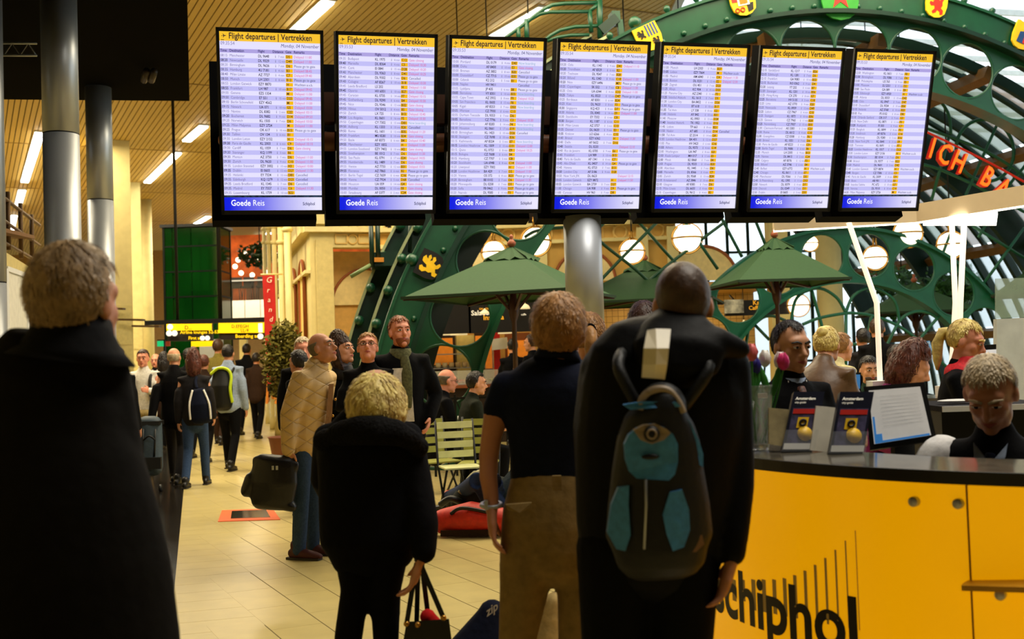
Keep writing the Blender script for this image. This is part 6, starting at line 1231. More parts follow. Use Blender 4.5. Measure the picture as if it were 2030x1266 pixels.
MB().ball(pk(1289, 905, -.04), (.024, .006, .008)).build('zip_tab', BLACK, bp)
for x0, x1 in ((1236, 1232), (1385, 1395)): MB().tube(smooth_path([pk(x0 + (30 if x0 < 1300 else -30), 806, .1), D(x0 - (8 if x0 < 1300 else -18), 735, 3.12), D(x0 - (4 if x0 < 1300 else -10), 700, 3.2), D(x0, 720, 3.36)]), .018, 8).build('shoulder_strap', BPK, bp)
# ---- man in the quilted beige jacket
QJ = mat('quilted_beige_nylon', (206, 172, 118), .55, var=.05, scale=8, spec=.3)
nt = QJ.node_tree; tcq = node(QJ, 'ShaderNodeTexCoord'); hts = []
for ang in (35, -35):
    mpq = node(QJ, 'ShaderNodeMapping'); mpq.inputs['Rotation'].default_value = (0, R_(ang), 0); wv = node(QJ, 'ShaderNodeTexWave'); wv.bands_direction = 'Z'; wv.inputs['Scale'].default_value = 3.6; nt.links.new(tcq.outputs['Object'], mpq.inputs[0]); nt.links.new(mpq.outputs[0], wv.inputs[0]); pw = node(QJ, 'ShaderNodeMath'); pw.operation = 'POWER'; pw.inputs[1].default_value = .22; nt.links.new(wv.outputs['Fac'], pw.inputs[0]); hts.append(pw)
mn2 = node(QJ, 'ShaderNodeMath'); mn2.operation = 'MINIMUM'; nt.links.new(hts[0].outputs[0], mn2.inputs[0]); nt.links.new(hts[1].outputs[0], mn2.inputs[1]); bpq = node(QJ, 'ShaderNodeBump'); bpq.inputs['Strength'].default_value = 1; bpq.inputs['Distance'].default_value = .012; nt.links.new(mn2.outputs[0], bpq.inputs['Height']); nt.links.new(bpq.outputs[0], bsdf(QJ).inputs['Normal'])
E, TP, LP, k, hc, RH = person('bald man in a quilted beige jacket looking up', (638, 660), 8.6, yaw=112, hyaw=-4, hpit=18, lean=12, skin=1, hair=('fringe', H_STUB, .03), face=True, top=QJ, hem=-.06, puff=.16, bw=1.02, pants=DENIM, shoes=WINE, armL='down', armR='bag', bvox=.0062, vox=.012, curl=70, collar=None)
MB().loft([TP(0, 0, .47), TP(0, -.005, .53), TP(0, -.01, .585)], [(.115 * k, .1 * k), (.092 * k, .088 * k), (.1 * k, .095 * k)], hint=rotz(R_(-112)) @ X, n=22, cap=False).build('stand_collar', QJ, E)
MB().loft([TP(0, .01, .5), TP(0, .015, .56)], [(.078 * k, .078 * k), (.068 * k, .07 * k)], hint=rotz(R_(-112)) @ X, n=18, cap=False).build('shirt_collar', cloth('blue_check_shirt', (70, 96, 150), .2, 60, var=.5), E)
MB().add([TP(-.035, .148, .45), TP(.035, .148, .45), TP(.045, .172, .2), TP(.04, .172, .0), TP(-.04, .172, .0), TP(-.045, .172, .2)], [(0, 5, 2, 1), (5, 4, 3, 2)]).build('brown_pullover', cloth('brown_pullover', (120, 84, 48)), E)
for z in (.33, .2, .07, -.04): MB().ball(TP(-.055, .172, z), .011, n=8, m=6).build('button', BRASS, E)
hw_ = Vector(E['hand_right'])
bgx = empty('soft_briefcase', hw_ - Z * .45, 'black soft travel bag carried by the man in the quilted jacket', 'bag')
q = lambda x, y, dd=0.: D(x, y, hw_.y + dd)
bb = Blob(); hx_, hy_ = PX(hw_)
ol = [(500, 935, 12), (505, 960, 20), (545, 912, 10), (590, 920, 14), (588, 990, 16), (520, 985, 14), (560, 1000, 10)]
bb.loft([q(508, 915), q(545, 916), q(585, 925)], [(.045, .03), (.05, .035), (.045, .03)], hint=Z); bb.loft([q(545, 920), q(542, 955), q(540, 990)], [(.165, .075), (.185, .09), (.165, .08)], hint=X, n=20); bb.loft([q(500, 950), q(490, 972)], [(.06, .06), (.05, .06)], hint=X); bb.loft([q(508, 975), q(540, 994), q(578, 1004)], [(.05, .05), (.05, .06), (.04, .05)], hint=Z)
bb.build('bag_body', LEA, bgx, vox=.011, it=3)
MB().tube(smooth_path([q(528, 914), q(538, 902), hw_ + Z * .0, q(562, 902), q(572, 916)]), .011, 8).build('handle', LEA, bgx)
for x in (541, 549): MB().box(q(x, 927, -.085), (.016, .01, .03)).build('buckle', STEEL, bgx)
# ---- the three people behind him
E, TP, LP, k, hc, RH = person('dark-fringed young woman looking up behind the man in the quilted jacket', (678, 668), 9.7, yaw=160, hyaw=-42, hpit=12, skin=0, hair=('long', H_BROWN, .1), face=True, top=BLK, pants=BLK, armL='crossed', armR='crossed', bw=.9, bvox=.007)
MB().loft([TP(0, 0, .46), TP(0, .01, .53), TP(0, .015, .57)], [(.12 * k, .11 * k), (.1 * k, .09 * k), (.085 * k, .08 * k)], n=20, cap=False).build('spotted_scarf', mat('spotted_scarf', (20, 18, 22), .7, var=.9, scale=60), E)
E, TP, LP, k, hc, RH = person('blond woman with glasses looking up with folded arms', (728, 661), 9.2, yaw=172, hyaw=2, hpit=20, skin=2, hair=('short', H_SAND, .09), face=True, glasses=True, top=BLK, pants=BLK, armL='crossed', armR='crossed', bw=.98, bvox=.0062)
E, TP, LP, k, hc, RH = person('ginger bearded man in a black jacket and green scarf looking up', (792, 629), 9.4, yaw=168, hyaw=-14, hpit=8, skin=2, hair=('short', H_GING, .1), face=True, beard=hairm('ginger_beard', (130, 70, 36)), top=BLK, hem=-.12, puff=.06, pants=PALED, armL='pocket', armR='pocket', bw=1.05, bvox=.0062, inner=WSHIRT)
SCF = cloth('olive_green_scarf', (92, 92, 62), .5, 50, var=.35)
MB().loft([TP(0, 0, .47), TP(0, .01, .53), TP(0, .01, .575)], [(.11 * k, .1 * k), (.092 * k, .09 * k), (.082 * k, .08 * k)], n=20, cap=False).build('scarf_wrap', SCF, E)
MB().loft([TP(-.02, .1, .5), TP(-.03, .135, .38), TP(-.03, .15, .2), TP(-.02, .15, .12)], [(.035 * k, .018 * k), (.045 * k, .02 * k), (.04 * k, .016 * k), (.042 * k, .012 * k)], hint=X).build('scarf_tail', SCF, E)
MB().add([TP(-.06, .135, .42), TP(.08, .135, .42), TP(.1, .15, 0), TP(-.08, .15, 0)], [(0, 3, 2, 1)]).build('check_shirt', cloth('white_check_shirt', (214, 204, 190), .2), E)
MB().box(TP(0, .155, -.03), (.06, .02, .05)).build('belt_buckle', BRASS, E)
for u in (.095, .13): MB().box(TP(u, .132, .33), (.02, .01, .015)).build('chest_logo', WHITE, E)
# ---- walkers on the left
person('dark-jacketed person half hidden behind the man in the long coat', (232, 690), 12.5, yaw=10, hair=('short', H_DARK, .1), top=BLK, pants=DENIM, skin=1)
E, TP, LP, k, hc, RH = person('young man in a white shirt with backpack straps walking towards the camera', (283, 694), 16.0, yaw=175, skin=2, hair=('short', H_BROWN, .1), face=True, top=WSHIRT, pants=KHAKI, armL='desk', armR='swing', legs=WALK, puff=.05)
for s in (-1, 1): MB().tube(smooth_path([TP(s * .11, -.1, .4), TP(s * .115, 0, .49), TP(s * .115, .12, .4), TP(s * .12, .13, .2), TP(s * .15, .03, .02)]), .022, 6).build('backpack_strap', BLACK, E)
MB().tube([TP(s_ * .1, .14, -.06) for s_ in (-1, 0, 1)], .05, 8, cap=True).build('tied_jacket', cloth('beige_tied_jacket', (180, 160, 110)), E)
E, TP, LP, k, hc, RH = person('older man in a dark jacket following the white-shirted man', (308, 702), 21, yaw=178, skin=2, hair=('fringe', H_STUB, .03), face=True, top=CHAR, pants=BLK, inner=WSHIRT)
E, TP, LP, k, hc, RH = person('bald man in a dark jacket pulling a trolley case', (345, 691), 14.6, yaw=0, hyaw=3, skin=0, hair=('fringe', H_SILV, .03), top=BLK, hem=-.1, pants=CHAR, armL=((.06, -.08, -.28), (.09, -.14, -.53)), armR='down', legs=WALK, collar=WSHIRT, puff=.08)
hl_ = Vector(E['hand_left'])
tcs = empty('trolley_suitcase', D(296, 935, 13.6), 'grey-blue trolley suitcase pulled by the bald man', 'suitcase')
q = lambda x, y, dd=0.: D(x, y, 13.6 + dd)
TRM = mat('grey_blue_nylon', (52, 66, 76), .6, var=.15, bump=.2, scale=40)
b_ = Blob(); b_.loft([q(297, 840, .1), q(296, 880, .08), q(297, 926, .05)], [(.15, .1), (.165, .11), (.16, .11)], hint=X, n=20); b_.build('case_body', TRM, tcs, vox=.014, it=2)
MB().box(q(297, 918, -.06), (.28, .05, .14)).build('lower_panel', BLACK, tcs); MB().box(q(296, 838, .1), (.3, .2, .05)).build('upper_panel', BLACK, tcs)
for x in (284, 308): MB().tube([q(x, 836, .1), Vector(hl_) + X * ((x - 296) / FPX * 13.6) * .8], .009, 6).build('pull_rod', STEEL, tcs); MB().tube([q(x, 850, -.03), q(x - 2, 905, -.04)], .012, 6).build('webbing_strap', BLACK, tcs)
MB().tube([hl_ - X * .07, hl_ + X * .07], .014, 8, cap=True).build('grip', BLACK, tcs)
MB().tube(smooth_path([q(284, 872, -.06), q(296, 864, -.1), q(308, 872, -.06)]), .012, 6).build('carry_handle', BLACK, tcs)
for x in (277, 318): w_ = q(x, 930, .1); w_.z = .045; MB().lathe([(.02, -.018), (.045, -.014), (.045, .014), (.02, .018)], w_, 16, X, Y_).build('wheel', BLACK, tcs)
E, TP, LP, k, hc, RH = person('red-brown haired woman in jeans with a small navy backpack', (384, 700), 14.2, yaw=-4, skin=0, hair=('long', H_RED, .12), top=CHAR, hem=-.06, pants=DENIM, armR='swing', armL='down', legs=WALK2, bw=.95)
wb = empty('small_backpack', TP(.03, -.2, 0), 'small navy backpack with pale piping on the woman in jeans', 'bag')
RZ0 = rotz(R_(4)); b_ = Blob(); pts = [TP(.1, -.2, .3), TP(.12, -.22, .15), TP(.13, -.2, -.02)]; b_.loft(pts, [(.1, .06), (.145, .085), (.14, .08)], hint=X, n=18); b_.build('pack_body', NAVY, wb, vox=.012, it=2)
for s in (-1, 1): MB().tube(smooth_path([TP(.1 + s * .07, -.24, .34), TP(.12 + s * .125, -.28, .16), TP(.13 + s * .13, -.27, -.04)]), .013, 6).build('pale_piping', WSHIRT, wb)
MB().tube(smooth_path([TP(.08, -.2, .36), TP(.05, -.14, .44), TP(.05, -.05, .5), TP(.06, .1, .4)]), .02, 6).build('shoulder_strap', NAVY, wb)
E, TP, LP, k, hc, RH = person('balding man in a pale blue shirt with a lime-edged backpack', (452, 684), 16.4, yaw=4, skin=0, hair=('receding', H_DARK, .06), top=LBLUE, hem=-.04, pants=BLK, armL='down', armR='down', legs=WALK, puff=.06)
lp = empty('lime_backpack', TP(0, -.22, 0), 'black backpack with lime trim on the man in the blue shirt', 'bag')
b_ = Blob(); b_.loft([TP(-.02, -.2, .44), TP(-.02, -.23, .25), TP(-.02, -.22, .0)], [(.13, .08), (.16, .11), (.15, .1)], hint=X, n=18); b_.build('pack_body', BPK, lp, vox=.013, it=2)
LIME = mat('lime_trim', (190, 214, 30), .5)
MB().tube(smooth_path([TP(-.16, -.27, .42), TP(-.05, -.27, .5), TP(.08, -.27, .48), TP(.135, -.28, .38), TP(.13, -.32, .2), TP(.15, -.3, .02)]), .022, 8).build('lime_trim', LIME, lp)
for s in (-1, 1): MB().tube(smooth_path([TP(s * .1, -.15, .44), TP(s * .11, -.02, .5), TP(s * .11, .11, .4), TP(s * .12, .1, .15)]), .02, 6).build('shoulder_strap', BPK, lp)
person('person in an olive jacket walking ahead of the lime backpack', (432, 674), 22, yaw=0, skin=1, hair=('short', H_BROWN, .14), top=OLIVE, pants=DBRN, legs=WALK)
person('tall man in a dark jacket walking far ahead by the easel', (489, 682), 25, yaw=3, skin=1, hair=('receding', H_DARK, .06), top=BLK, pants=BLK, legs=WALK2, puff=.1)
person('dark-coated walker close beside the tall man far ahead', (508, 700), 23.5, yaw=5, skin=1, hair=('short', H_DARK, .1), top=DBRN, pants=BLK, legs=WALK)
person('dark-haired walker between the bald man and the signs', (374, 692), 19, yaw=0, skin=1, hair=('short', H_DARK, .12), top=BLK, pants=BLK, legs=WALK)
person('dark-haired walker left of the bald man', (325, 706), 17.5, yaw=0, skin=1, hair=('long', H_DARK, .1), top=DBRN, pants=BLK, legs=WALK2, bw=.95)
person('dark-haired walker half hidden between the bald man and the woman in jeans', (404, 705), 18, yaw=0, skin=1, hair=('short', H_RED, .14), top=DBRN, pants=BLK, legs=WALK)
person('grey-haired person just behind the man in the quilted jacket', (600, 670), 11.4, yaw=160, skin=2, hair=('short', H_SILV, .1), face=False, top=BLK, pants=BLK)
person('dark-haired person stooping behind the man in the quilted jacket', (590, 696), 11.2, yaw=-50, lean=12, bw=.88, skin=1, hair=('short', H_DARK, .14), top=BLK, pants=BLK)
# ---- people sitting and standing in the cafe
E, TP, LP, k, hc, RH = person('bald man with glasses seated in the cafe in a dark jacket', (886, 733), 12.6, yaw=70, hyaw=0, hpit=-6, lean=10, sit=.45, skin=2, hair=('fringe', H_STUB, .03), face=True, glasses=True, top=BLK, pants=BLK, armL='desk', armR='desk')
E, TP, LP, k, hc, RH = person('dark-haired man seated in the cafe facing right', (944, 738), 12.2, yaw=70, hyaw=10, hpit=-4, lean=10, sit=.45, skin=0, hair=('short', H_DARK, .12), face=True, top=cloth('dark_olive_jacket', (26, 30, 20)), pants=BLK, armL='desk', armR='desk')
person('cook in black with his back turned at the shop counter', (1016, 672), 18.6, yaw=0, skin=0, hair=('short', H_DARK, .08), top=BLK, pants=BLK, collar=WSHIRT, armL='fwd', armR='fwd')
person('dark-haired man at the shop counter touching his face', (1052, 664), 17.4, yaw=-60, skin=0, hair=('short', H_BROWN, .1), face=True, top=BLK, pants=BLK, armL='chest')
E, TP, LP, k, hc, RH = person('woman with a ginger ponytail seen from behind beside the silver column', (1166, 624), 5.4, yaw=0, skin=0, hair=('ponytail', H_SAND, .06), top=CHAR, pants=BLK, bw=.92)
person('person hidden behind the hooded man, only hair showing', (1276, 604), 6.2, yaw=10, skin=1, hair=('short', H_BROWN, .16), top=BLK, pants=BLK)
# ---- kiosk clerks and customers
E, TP, LP, k, hc, RH = person('dark-haired clerk in a black suit and striped tie behind the desk', (1566, 640), 5.0, yaw=160, hyaw=-2, hpit=-4, skin=3, hair=('receding', H_DARK, .06), face=True, top=BLK, pants=BLK, armL='desk', armR='chest', bw=1.08, bvox=.006, inner=WSHIRT)
MB().loft([TP(0, .09, .5), TP(0, .125, .44), TP(0, .137, .3), TP(0, .14, .2)], [(.02, .012), (.018, .012), (.03, .008), (.025, .006)], hint=X).build('striped_tie', mat('striped_tie', (110, 70, 60), .5, var=.8, scale=50), E)
MB().loft([TP(0, .0, .5), TP(0, .01, .56)], [(.082 * k, .08 * k), (.07 * k, .07 * k)], n=18, cap=False).build('shirt_collar', LBLUE, E)
for s in (-1, 1): MB().add([TP(s * .035, .125, .5), TP(s * .085, .11, .44), TP(s * .07, .145, .3), TP(0, .15, .16), TP(s * .03, .142, .34)], [(0, 1, 2, 3, 4) if s < 0 else (4, 3, 2, 1, 0)]).build('lapel', BLK, E)
E, TP, LP, k, hc, RH = person('grey-haired clerk in a dark waistcoat working at the desk, right edge', (1960, 710), 4.15, yaw=214, hyaw=0, hpit=-30, lean=8, sit=.46, skin=1, hair=('short', H_SILV, .09), face=True, top=BLK, pants=BLK, armL='desk', armR=((.16, .05, -.24), (.05, .34, -.3)), bvox=.006)
for s_, e_, w_ in ((-1, (.06, .1, -.26), (-.02, .32, -.22)), (1, (.16, .05, -.24), (.05, .34, -.3))):
    q_ = [TP(s_ * .185, -.01, .46), TP(s_ * (.165 + e_[0] * .5), -.01 + e_[1] * .5, .455 + e_[2] * .5), TP(s_ * (.165 + e_[0]), -.01 + e_[1], .455 + e_[2]), TP(s_ * (.165 + w_[0]), -.01 + w_[1], .455 + w_[2])]
    sl_ = Blob(); sl_.loft(q_, [.088 * k, .09 * k, .08 * k, .055 * k], n=16); sl_.build('shirt_sleeve', cloth('white_check_shirt_sleeves', (226, 224, 222), .3, 30), E, vox=.011, it=3)
v_ = Blob(); v_.loft([TP(0, -.005, z) for z in (.0, .12, .26, .38, .45, .5)], [(.182 * k, .135 * k), (.168 * k, .125 * k), (.182 * k, .132 * k), (.165 * k, .13 * k), (.14 * k, .112 * k), (.095 * k, .085 * k)], hint=rotz(R_(-214)) @ X, n=20); v_.build('waistcoat', BLK, E, vox=.011, it=3)
MB().loft([TP(0, .1, .5), TP(0, .14, .4), TP(0, .15, .25)], [(.02, .012), (.028, .008), (.03, .006)], hint=X).build('navy_tie', NAVY, E); [MB().prism([TP(s_ * .012, .1, .49), TP(s_ * .055, .075, .54), TP(s_ * .05, .105, .5), TP(s_ * .03, .125, .46)], TP(0, .012, 0) - TP(0, 0, 0)).build('collar_point', LBLUE, E) for s_ in (-1, 1)]
MB().box(TP(.01, .156, .34), (.03, .01, .03)).build('red_pin', SR, E)
E, TP, LP, k, hc, RH = person('fair-haired woman with a ponytail and red scarf in a black jacket looking down', (1912, 637), 6.2, yaw=110, hyaw=12, hpit=-16, lean=6, skin=2, hair=('ponytail', H_BLOND, .09), face=True, top=BLK, pants=BLK, armL='desk', armR='desk', bw=.95, bvox=.0065)
rs = Blob(); rs.loft([TP(0, .02, .5), TP(0, .03, .54), TP(0, .035, .575)], [(.115 * k, .115 * k), (.1 * k, .105 * k), (.075 * k, .078 * k)], n=20); rs.loft([TP(.0, .09, .5), TP(.01, .13, .4), TP(.02, .14, .3)], [.075 * k, .065 * k, .035 * k]); rs.build('red_scarf', mat('red_spotted_scarf', (214, 30, 40), .7, var=.25, scale=60), E, vox=.01, it=3)
MB().add([TP(-.03, .128, .34), TP(.04, .128, .34), TP(.05, .135, .02), TP(-.04, .135, .02)], [(0, 3, 2, 1)]).build('white_blouse', WSHIRT, E)
E, TP, LP, k, hc, RH = person('blond person in a brown leather jacket leaning over the desk', (1638, 652), 7.4, yaw=35, hyaw=0, hpit=-12, lean=24, skin=0, hair=('bun', H_BLOND, .1), top=BRLEA, pants=BLK, armL='fwd', armR='fwd', puff=.08)
E, TP, LP, k, hc, RH = person('dark-bearded man seated in the cafe looking at the camera', (1722, 709), 10.6, yaw=178, sit=.45, skin=3, hair=('short', H_DARK, .14), face=True, beard=hairm('dark_grey_beard', (70, 54, 44)), top=cloth('dark_green_top', (24, 44, 30)), pants=BLK)
E, TP, LP, k, hc, RH = person('man in a black suit and white shirt reading in the cafe', (1778, 685), 12.0, yaw=145, hpit=-20, lean=8, sit=.5, skin=2, hair=('short', H_DARK, .1), face=True, top=BLK, pants=BLK, inner=WSHIRT, armL='desk', armR='desk')
person('person with auburn hair in a purple top seated beyond the desk monitor', (1806, 692), 8.4, yaw=110, hpit=-25, lean=30, sit=.5, skin=0, hair=('bob', H_RED, .2, 1.25), top=PURP, pants=BLK, armL='desk', armR='desk')
person('tall dark-dressed man standing by the windows behind the white post', (1738, 632), 13.5, yaw=20, skin=1, hair=('short', H_BROWN, .06), top=BLK, pants=BLK, puff=.05)
person('dark-haired person standing in shade left of the tall man', (1709, 653), 14.5, yaw=-10, skin=1, hair=('short', H_DARK, .14), top=CHAR, pants=BLK)
person('person in a pale yellow shirt bending beyond the leather jacket', (1668, 662), 9.2, yaw=60, lean=20, skin=0, hair=('short', H_SAND, .08), top=cloth('pale_yellow_shirt', (226, 214, 160)), pants=BLK)
person('far guest in white by the windows with dark hair', (1793, 684), 17, yaw=170, sit=.5, skin=2, hair=('short', H_DARK, .1), top=WSHIRT, pants=BLK)
person('far bald guest by the windows in a dark jacket', (1806, 676), 18, yaw=120, sit=.55, skin=2, hair=('fringe', H_STUB, .03), top=NAVY, pants=BLK)
# ---- traveller resting on the floor by the red bag
E = empty('person', G(935, 1010), 'traveller in jeans and red socks resting on the floor beside the red bag', 'person')
q = lambda x, y, d_: D(x, y, d_)
j = Blob(); hip_ = Vector((q(985, 930, 9.6).x, 9.9, .16)); K1 = q(945, 915, 9.5); K1.z = .46; F1 = G(890, 1015); F1.z = .1
j.loft([hip_, hip_.lerp(K1, .5), K1, K1.lerp(F1, .5), F1 + Z * .05], [.1, .09, .075, .07, .06]); K2 = K1 + Vector((.14, .14, -.02)); F2 = F1 + Vector((.2, .2, 0)); j.loft([hip_ + Vector((0, .15, 0)), K2, F2 + Z * .05], [.1, .075, .06]); j.loft([hip_ - X * .05, hip_ + X * .1], [.13, .13]); j.build('jeans', cloth('dark_blue_jeans', (30, 44, 78), .3, 60), E, vox=.014, it=4)
s_ = Blob(); s_.loft([F1 + Z * .02, F1 + Z * .07], [.045, .05]); s_.build('red_sock', SR, E, vox=.012, it=2); foot(E, F1 - Z * .03, rotz(R_(60)), 1, SHOE); foot(E, F2 - Z * .03, rotz(R_(60)), 1, SHOE)
bdy = Blob(); T_ = hip_ + Vector((.45, .2, .42)); bdy.loft([hip_, T_, T_ + Vector((.05, 0, .14))], [(.1, .08), (.12, .09), (.055, .055)]); head_parts(bdy, None, T_ + Vector((.04, 0, .25)), rotz(R_(60)), 1, SKIN[0], ('short', H_BROWN, .1), False, None, False, E); sh = T_ - Vector((0, .16, 0)); wr = sh + Vector((-.3, -.1, -.35)); bdy.loft([sh, sh + Vector((-.1, -.08, -.25)), wr], [.05, .045, .03]); hand(bdy, wr, Vector((-.6, 0, -.6)), Vector((0, 0, -1)), 1, 25, Vector((0, -1, 0))); bdy.build('body', SKIN[0], E, vox=.01, it=3)
tp_ = Blob(); tp_.loft([hip_ + Z * .02, hip_.lerp(T_, .5), T_, T_ + Vector((.01, 0, .06))], [(.14, .12), (.17, .13), (.18, .12), (.1, .08)]); tp_.loft([sh, sh + Vector((-.1, -.08, -.25)), wr], [.07, .06, .05]); tp_.build('jacket', cloth('dark_teal_jacket', (24, 34, 40)), E, vox=.014, it=4)
rbag = empty('red_duffel', G(915, 1066), 'red duffel bag lying on the floor by the blond woman', 'bag')
RED = mat('red_nylon', (196, 40, 22), .55, var=.15, bump=.2, scale=30); a, b = G(862, 1062), G(1010, 1060)
b_ = Blob(); b_.loft([a + Z * .12 + X * .08, a.lerp(b, .5) + Z * .15, b + Z * .12 - X * .05], [(.1, .11), (.15, .14), (.12, .11)], hint=Y_, n=20); b_.build('bag_body', RED, rbag, vox=.013, it=3)
MB().tube(smooth_path([a + Vector((.15, -.12, .2)), a.lerp(b, .4) + Vector((0, -.13, .25)), a.lerp(b, .8) + Vector((0, -.12, .2))]), .016, 6).build('webbing', BLACK, rbag); MB().bar(a + Vector((.06, -.13, .04)), b + Vector((-.08, -.13, .04)), .02, .05).build('base_piping', DBRN, rbag)
gb = empty('grey_rucksack', G(945, 1040), 'dark grey rucksack with pale flap leaning on the red bag', 'bag')
b_ = Blob(); p = G(940, 1046); b_.loft([p + Vector((-.1, .22, .2)), p + Vector((.05, .22, .33)), p + Vector((.25, .25, .3))], [.12, .17, .12]); b_.build('pack_body', cloth('dark_grey_nylon', (36, 38, 34)), gb, vox=.014, it=3); MB().tube(smooth_path([p + Vector((-.12, .1, .3)), p + Vector((.02, .08, .47)), p + Vector((.2, .12, .45))]), .025, 8).build('pale_flap', cloth('pale_nylon', (170, 164, 130)), gb); MB().tube(smooth_path([p + Vector((-.3, .1, .2)), p + Vector((-.2, .05, .26)), p + Vector((-.08, .08, .2))]), .03, 8).build('strap', BLACK, gb)
nb = empty('navy_holdall', G(960, 1300), 'navy bag with a white print on the floor beside the man in khaki', 'bag')
p = D(962, 1240, 4.5); b_ = Blob(); b_.loft([Vector((p.x - .06, p.y, .08)), Vector((p.x - .03, p.y, .28)), Vector((p.x + .03, p.y, .46))], [(.17, .12), (.16, .12), (.06, .06)], hint=X, n=20); b_.build('bag_body', NAVY, nb, vox=.012, it=2)
lt = MB(); qq = D(965, 1222, 4.36); put_text(lt, 'zip', lambda u, v: qq + X * (u * .8) + Z * (v + u * .5), 0, 0, .05, True); lt.build('white_print', WHITE, nb, kind='stuff')
eb = empty('beige_case', G(1085, 1330), 'beige bag standing behind the legs of the man in khaki', 'bag'); p = D(1088, 1240, 4.4); b_ = Blob(); b_.loft([Vector((p.x, p.y, .06)), Vector((p.x, p.y, .3)), Vector((p.x + .03, p.y, .52))], [(.1, .09), (.1, .08), (.045, .05)], hint=X, n=18); b_.build('bag_body', cloth('beige_canvas', (196, 170, 110), .2), eb, vox=.012, it=2); MB().tube([Vector((p.x + .03, p.y, .52)), Vector((p.x + .06, p.y, .66))], .012).build('handle', BLACK, eb)
# ------------------------------------------------------------------ cafe furniture
LSL = mat('pale_lime_slat', (206, 208, 150), .5); OSL = mat('olive_slat', (150, 150, 70), .5)
def slat_chair(x, y_seat, d, yaw, mm, label):
    c = D(x, y_seat, d); R = rotz(R_(-yaw)); t = empty('slatted_chair', Vector((c.x, d, 0)), label, 'chair', 'slatted cafe chairs')
    def P(u, v, z): return Vector((c.x, d, 0)) + R @ Vector((u, v, z))
    for k in range(4): MB().box(P(0, -.2 - .012 * k, .56 + .095 * k), (.36, .015, .065), R @ X, R @ Y_).build('back_slat', mm, t)
    for k in range(5): MB().box(P(0, -.15 + .08 * k, .45), (.38, .06, .015), R @ X, R @ Y_).build('seat_slat', mm, t)
    for s in (-1, 1):
        MB().tube([P(s * .19, .18, 0), P(s * .19, -.17, .46), P(s * .19, -.26, .9)], .012, 6).build('side_rail', BLACKM, t); MB().tube([P(s * .17, -.24, 0), P(s * .17, .18, .45)], .012, 6).build('leg', BLACKM, t)
slat_chair(911, 862, 10.9, 165, LSL, 'pale slatted folding chair with a bright backrest'); slat_chair(948, 868, 11.3, 185, OSL, 'olive slatted folding chair beside the bright one'); slat_chair(866, 862, 11.6, 150, OSL, 'slatted chair half hidden by the man in the scarf')
tb = empty('cafe_table', D(925, 830, 12.9), 'round cafe table between the two seated men', 'table'); c = D(930, 800, 13.0); c.z = 0
MB().lathe([(.42, .72), (.44, .73), (.44, .745), (.42, .755)], c, 28).build('table_top', OSL, tb); MB().lathe([(.2, 0), (.2, .03), (.03, .06), (.03, .72)], c, 16).build('pedestal', BLACKM, tb)
tag(MB().lathe([(.03, 0), (.036, .09), (.032, .09), (.028, .01)], c + Vector((-.1, -.1, .755)), 14).build('white_cup', WHITE), 'white paper cup on the cafe table', 'cup')
fc_ = empty('cafe_fence', D(950, 790, 14.3), 'low black lattice fence along the cafe front', 'fence'); f0, f1 = D(860, 800, 14.4), D(1110, 800, 14.6); f0.z = f1.z = 0
for z in (.35, 1.0): MB().bar(f0 + Z * z, f1 + Z * z, .03, .03).build('rail', BLACKM, fc_)
for k in range(6):
    a, b = f0.lerp(f1, k / 6), f0.lerp(f1, (k + 1) / 6); MB().bar(a, a + Z * 1.05, .03, .03).build('post', BLACKM, fc_); MB().bar(a + Z * .35, b + Z * 1.0, .015, .015).build('brace', BLACKM, fc_); MB().bar(a + Z * 1.0, b + Z * .35, .015, .015).build('brace', BLACKM, fc_)
# ------------------------------------------------------------------ things on the information desk
def ontop(x, y): return G(x, y, 1.1)
vz = empty('glass_vase', ontop(1500, 893), 'clear tapered vase of bright wooden tulips on the desk', 'vase')
p = ontop(1500, 893); GLS = mat('clear_vase_glass', (210, 225, 215), .08, trans=.7, alpha=.45, spec=.6)
MB().lathe([(.045, 0), (.05, .02), (.07, .24), (.075, .25), (.07, .25), (.046, .025)], p, 4 * 7).build('vase', GLS, vz)
TUL = [((1490, 700), (232, 110, 110), 'pink'), ((1497, 726), (46, 40, 130), 'indigo'), ((1516, 712), (236, 236, 226), 'white'), ((1471, 722), (150, 200, 60), 'lime'), ((1546, 716), (240, 230, 230), 'pale'), ((1553, 718), (222, 50, 120), 'magenta'), ((1478, 740), (120, 180, 50), 'green')]
STEM = mat('tulip_green', (60, 140, 50), .5)
for k, ((x, y), rgb, nm) in enumerate(TUL):
    d_ = p.y + .02 * ((k * 7) % 5 - 2); c = D(x, y, d_); t = empty('tulip', c - Z * .3, '%s wooden tulip in the desk vase' % nm, 'flower', 'wooden tulips in the vase')
    MB().lathe([(.006, -.03), (.02, -.018), (.024, .0), (.02, .022), (.008, .036)], c, 12).build('blossom', mat('tulip_' + nm, rgb, .45), t)
    for j in range(3):
        a = 2.1 * j + k; MB().loft([c + Vector((.012 * math.cos(a), .012 * math.sin(a), -.02)), c + Vector((.022 * math.cos(a), .022 * math.sin(a), .005)), c + Vector((.012 * math.cos(a), .012 * math.sin(a), .036))], [(.01, .004), (.014, .004), (.004, .002)], hint=Vector((-math.sin(a), math.cos(a), 0)), n=8).build('petal', MATS['tulip_' + nm], t)
    base = p + Vector((.012 * (k - 3), .0, .03)); MB().tube(smooth_path([base, (base + c) / 2 + X * .01, c - Z * .02]), .004, 6).build('stem', STEM, t)
    lf = (base + c) / 2 + Z * .03; MB().loft([lf, lf + Vector((.02 * (1 if k % 2 else -1), 0, .06)), lf + Vector((.03 * (1 if k % 2 else -1), 0, .11))], [(.01, .003), (.015, .003), (.003, .002)], hint=X, n=8).build('leaf', STEM, t)
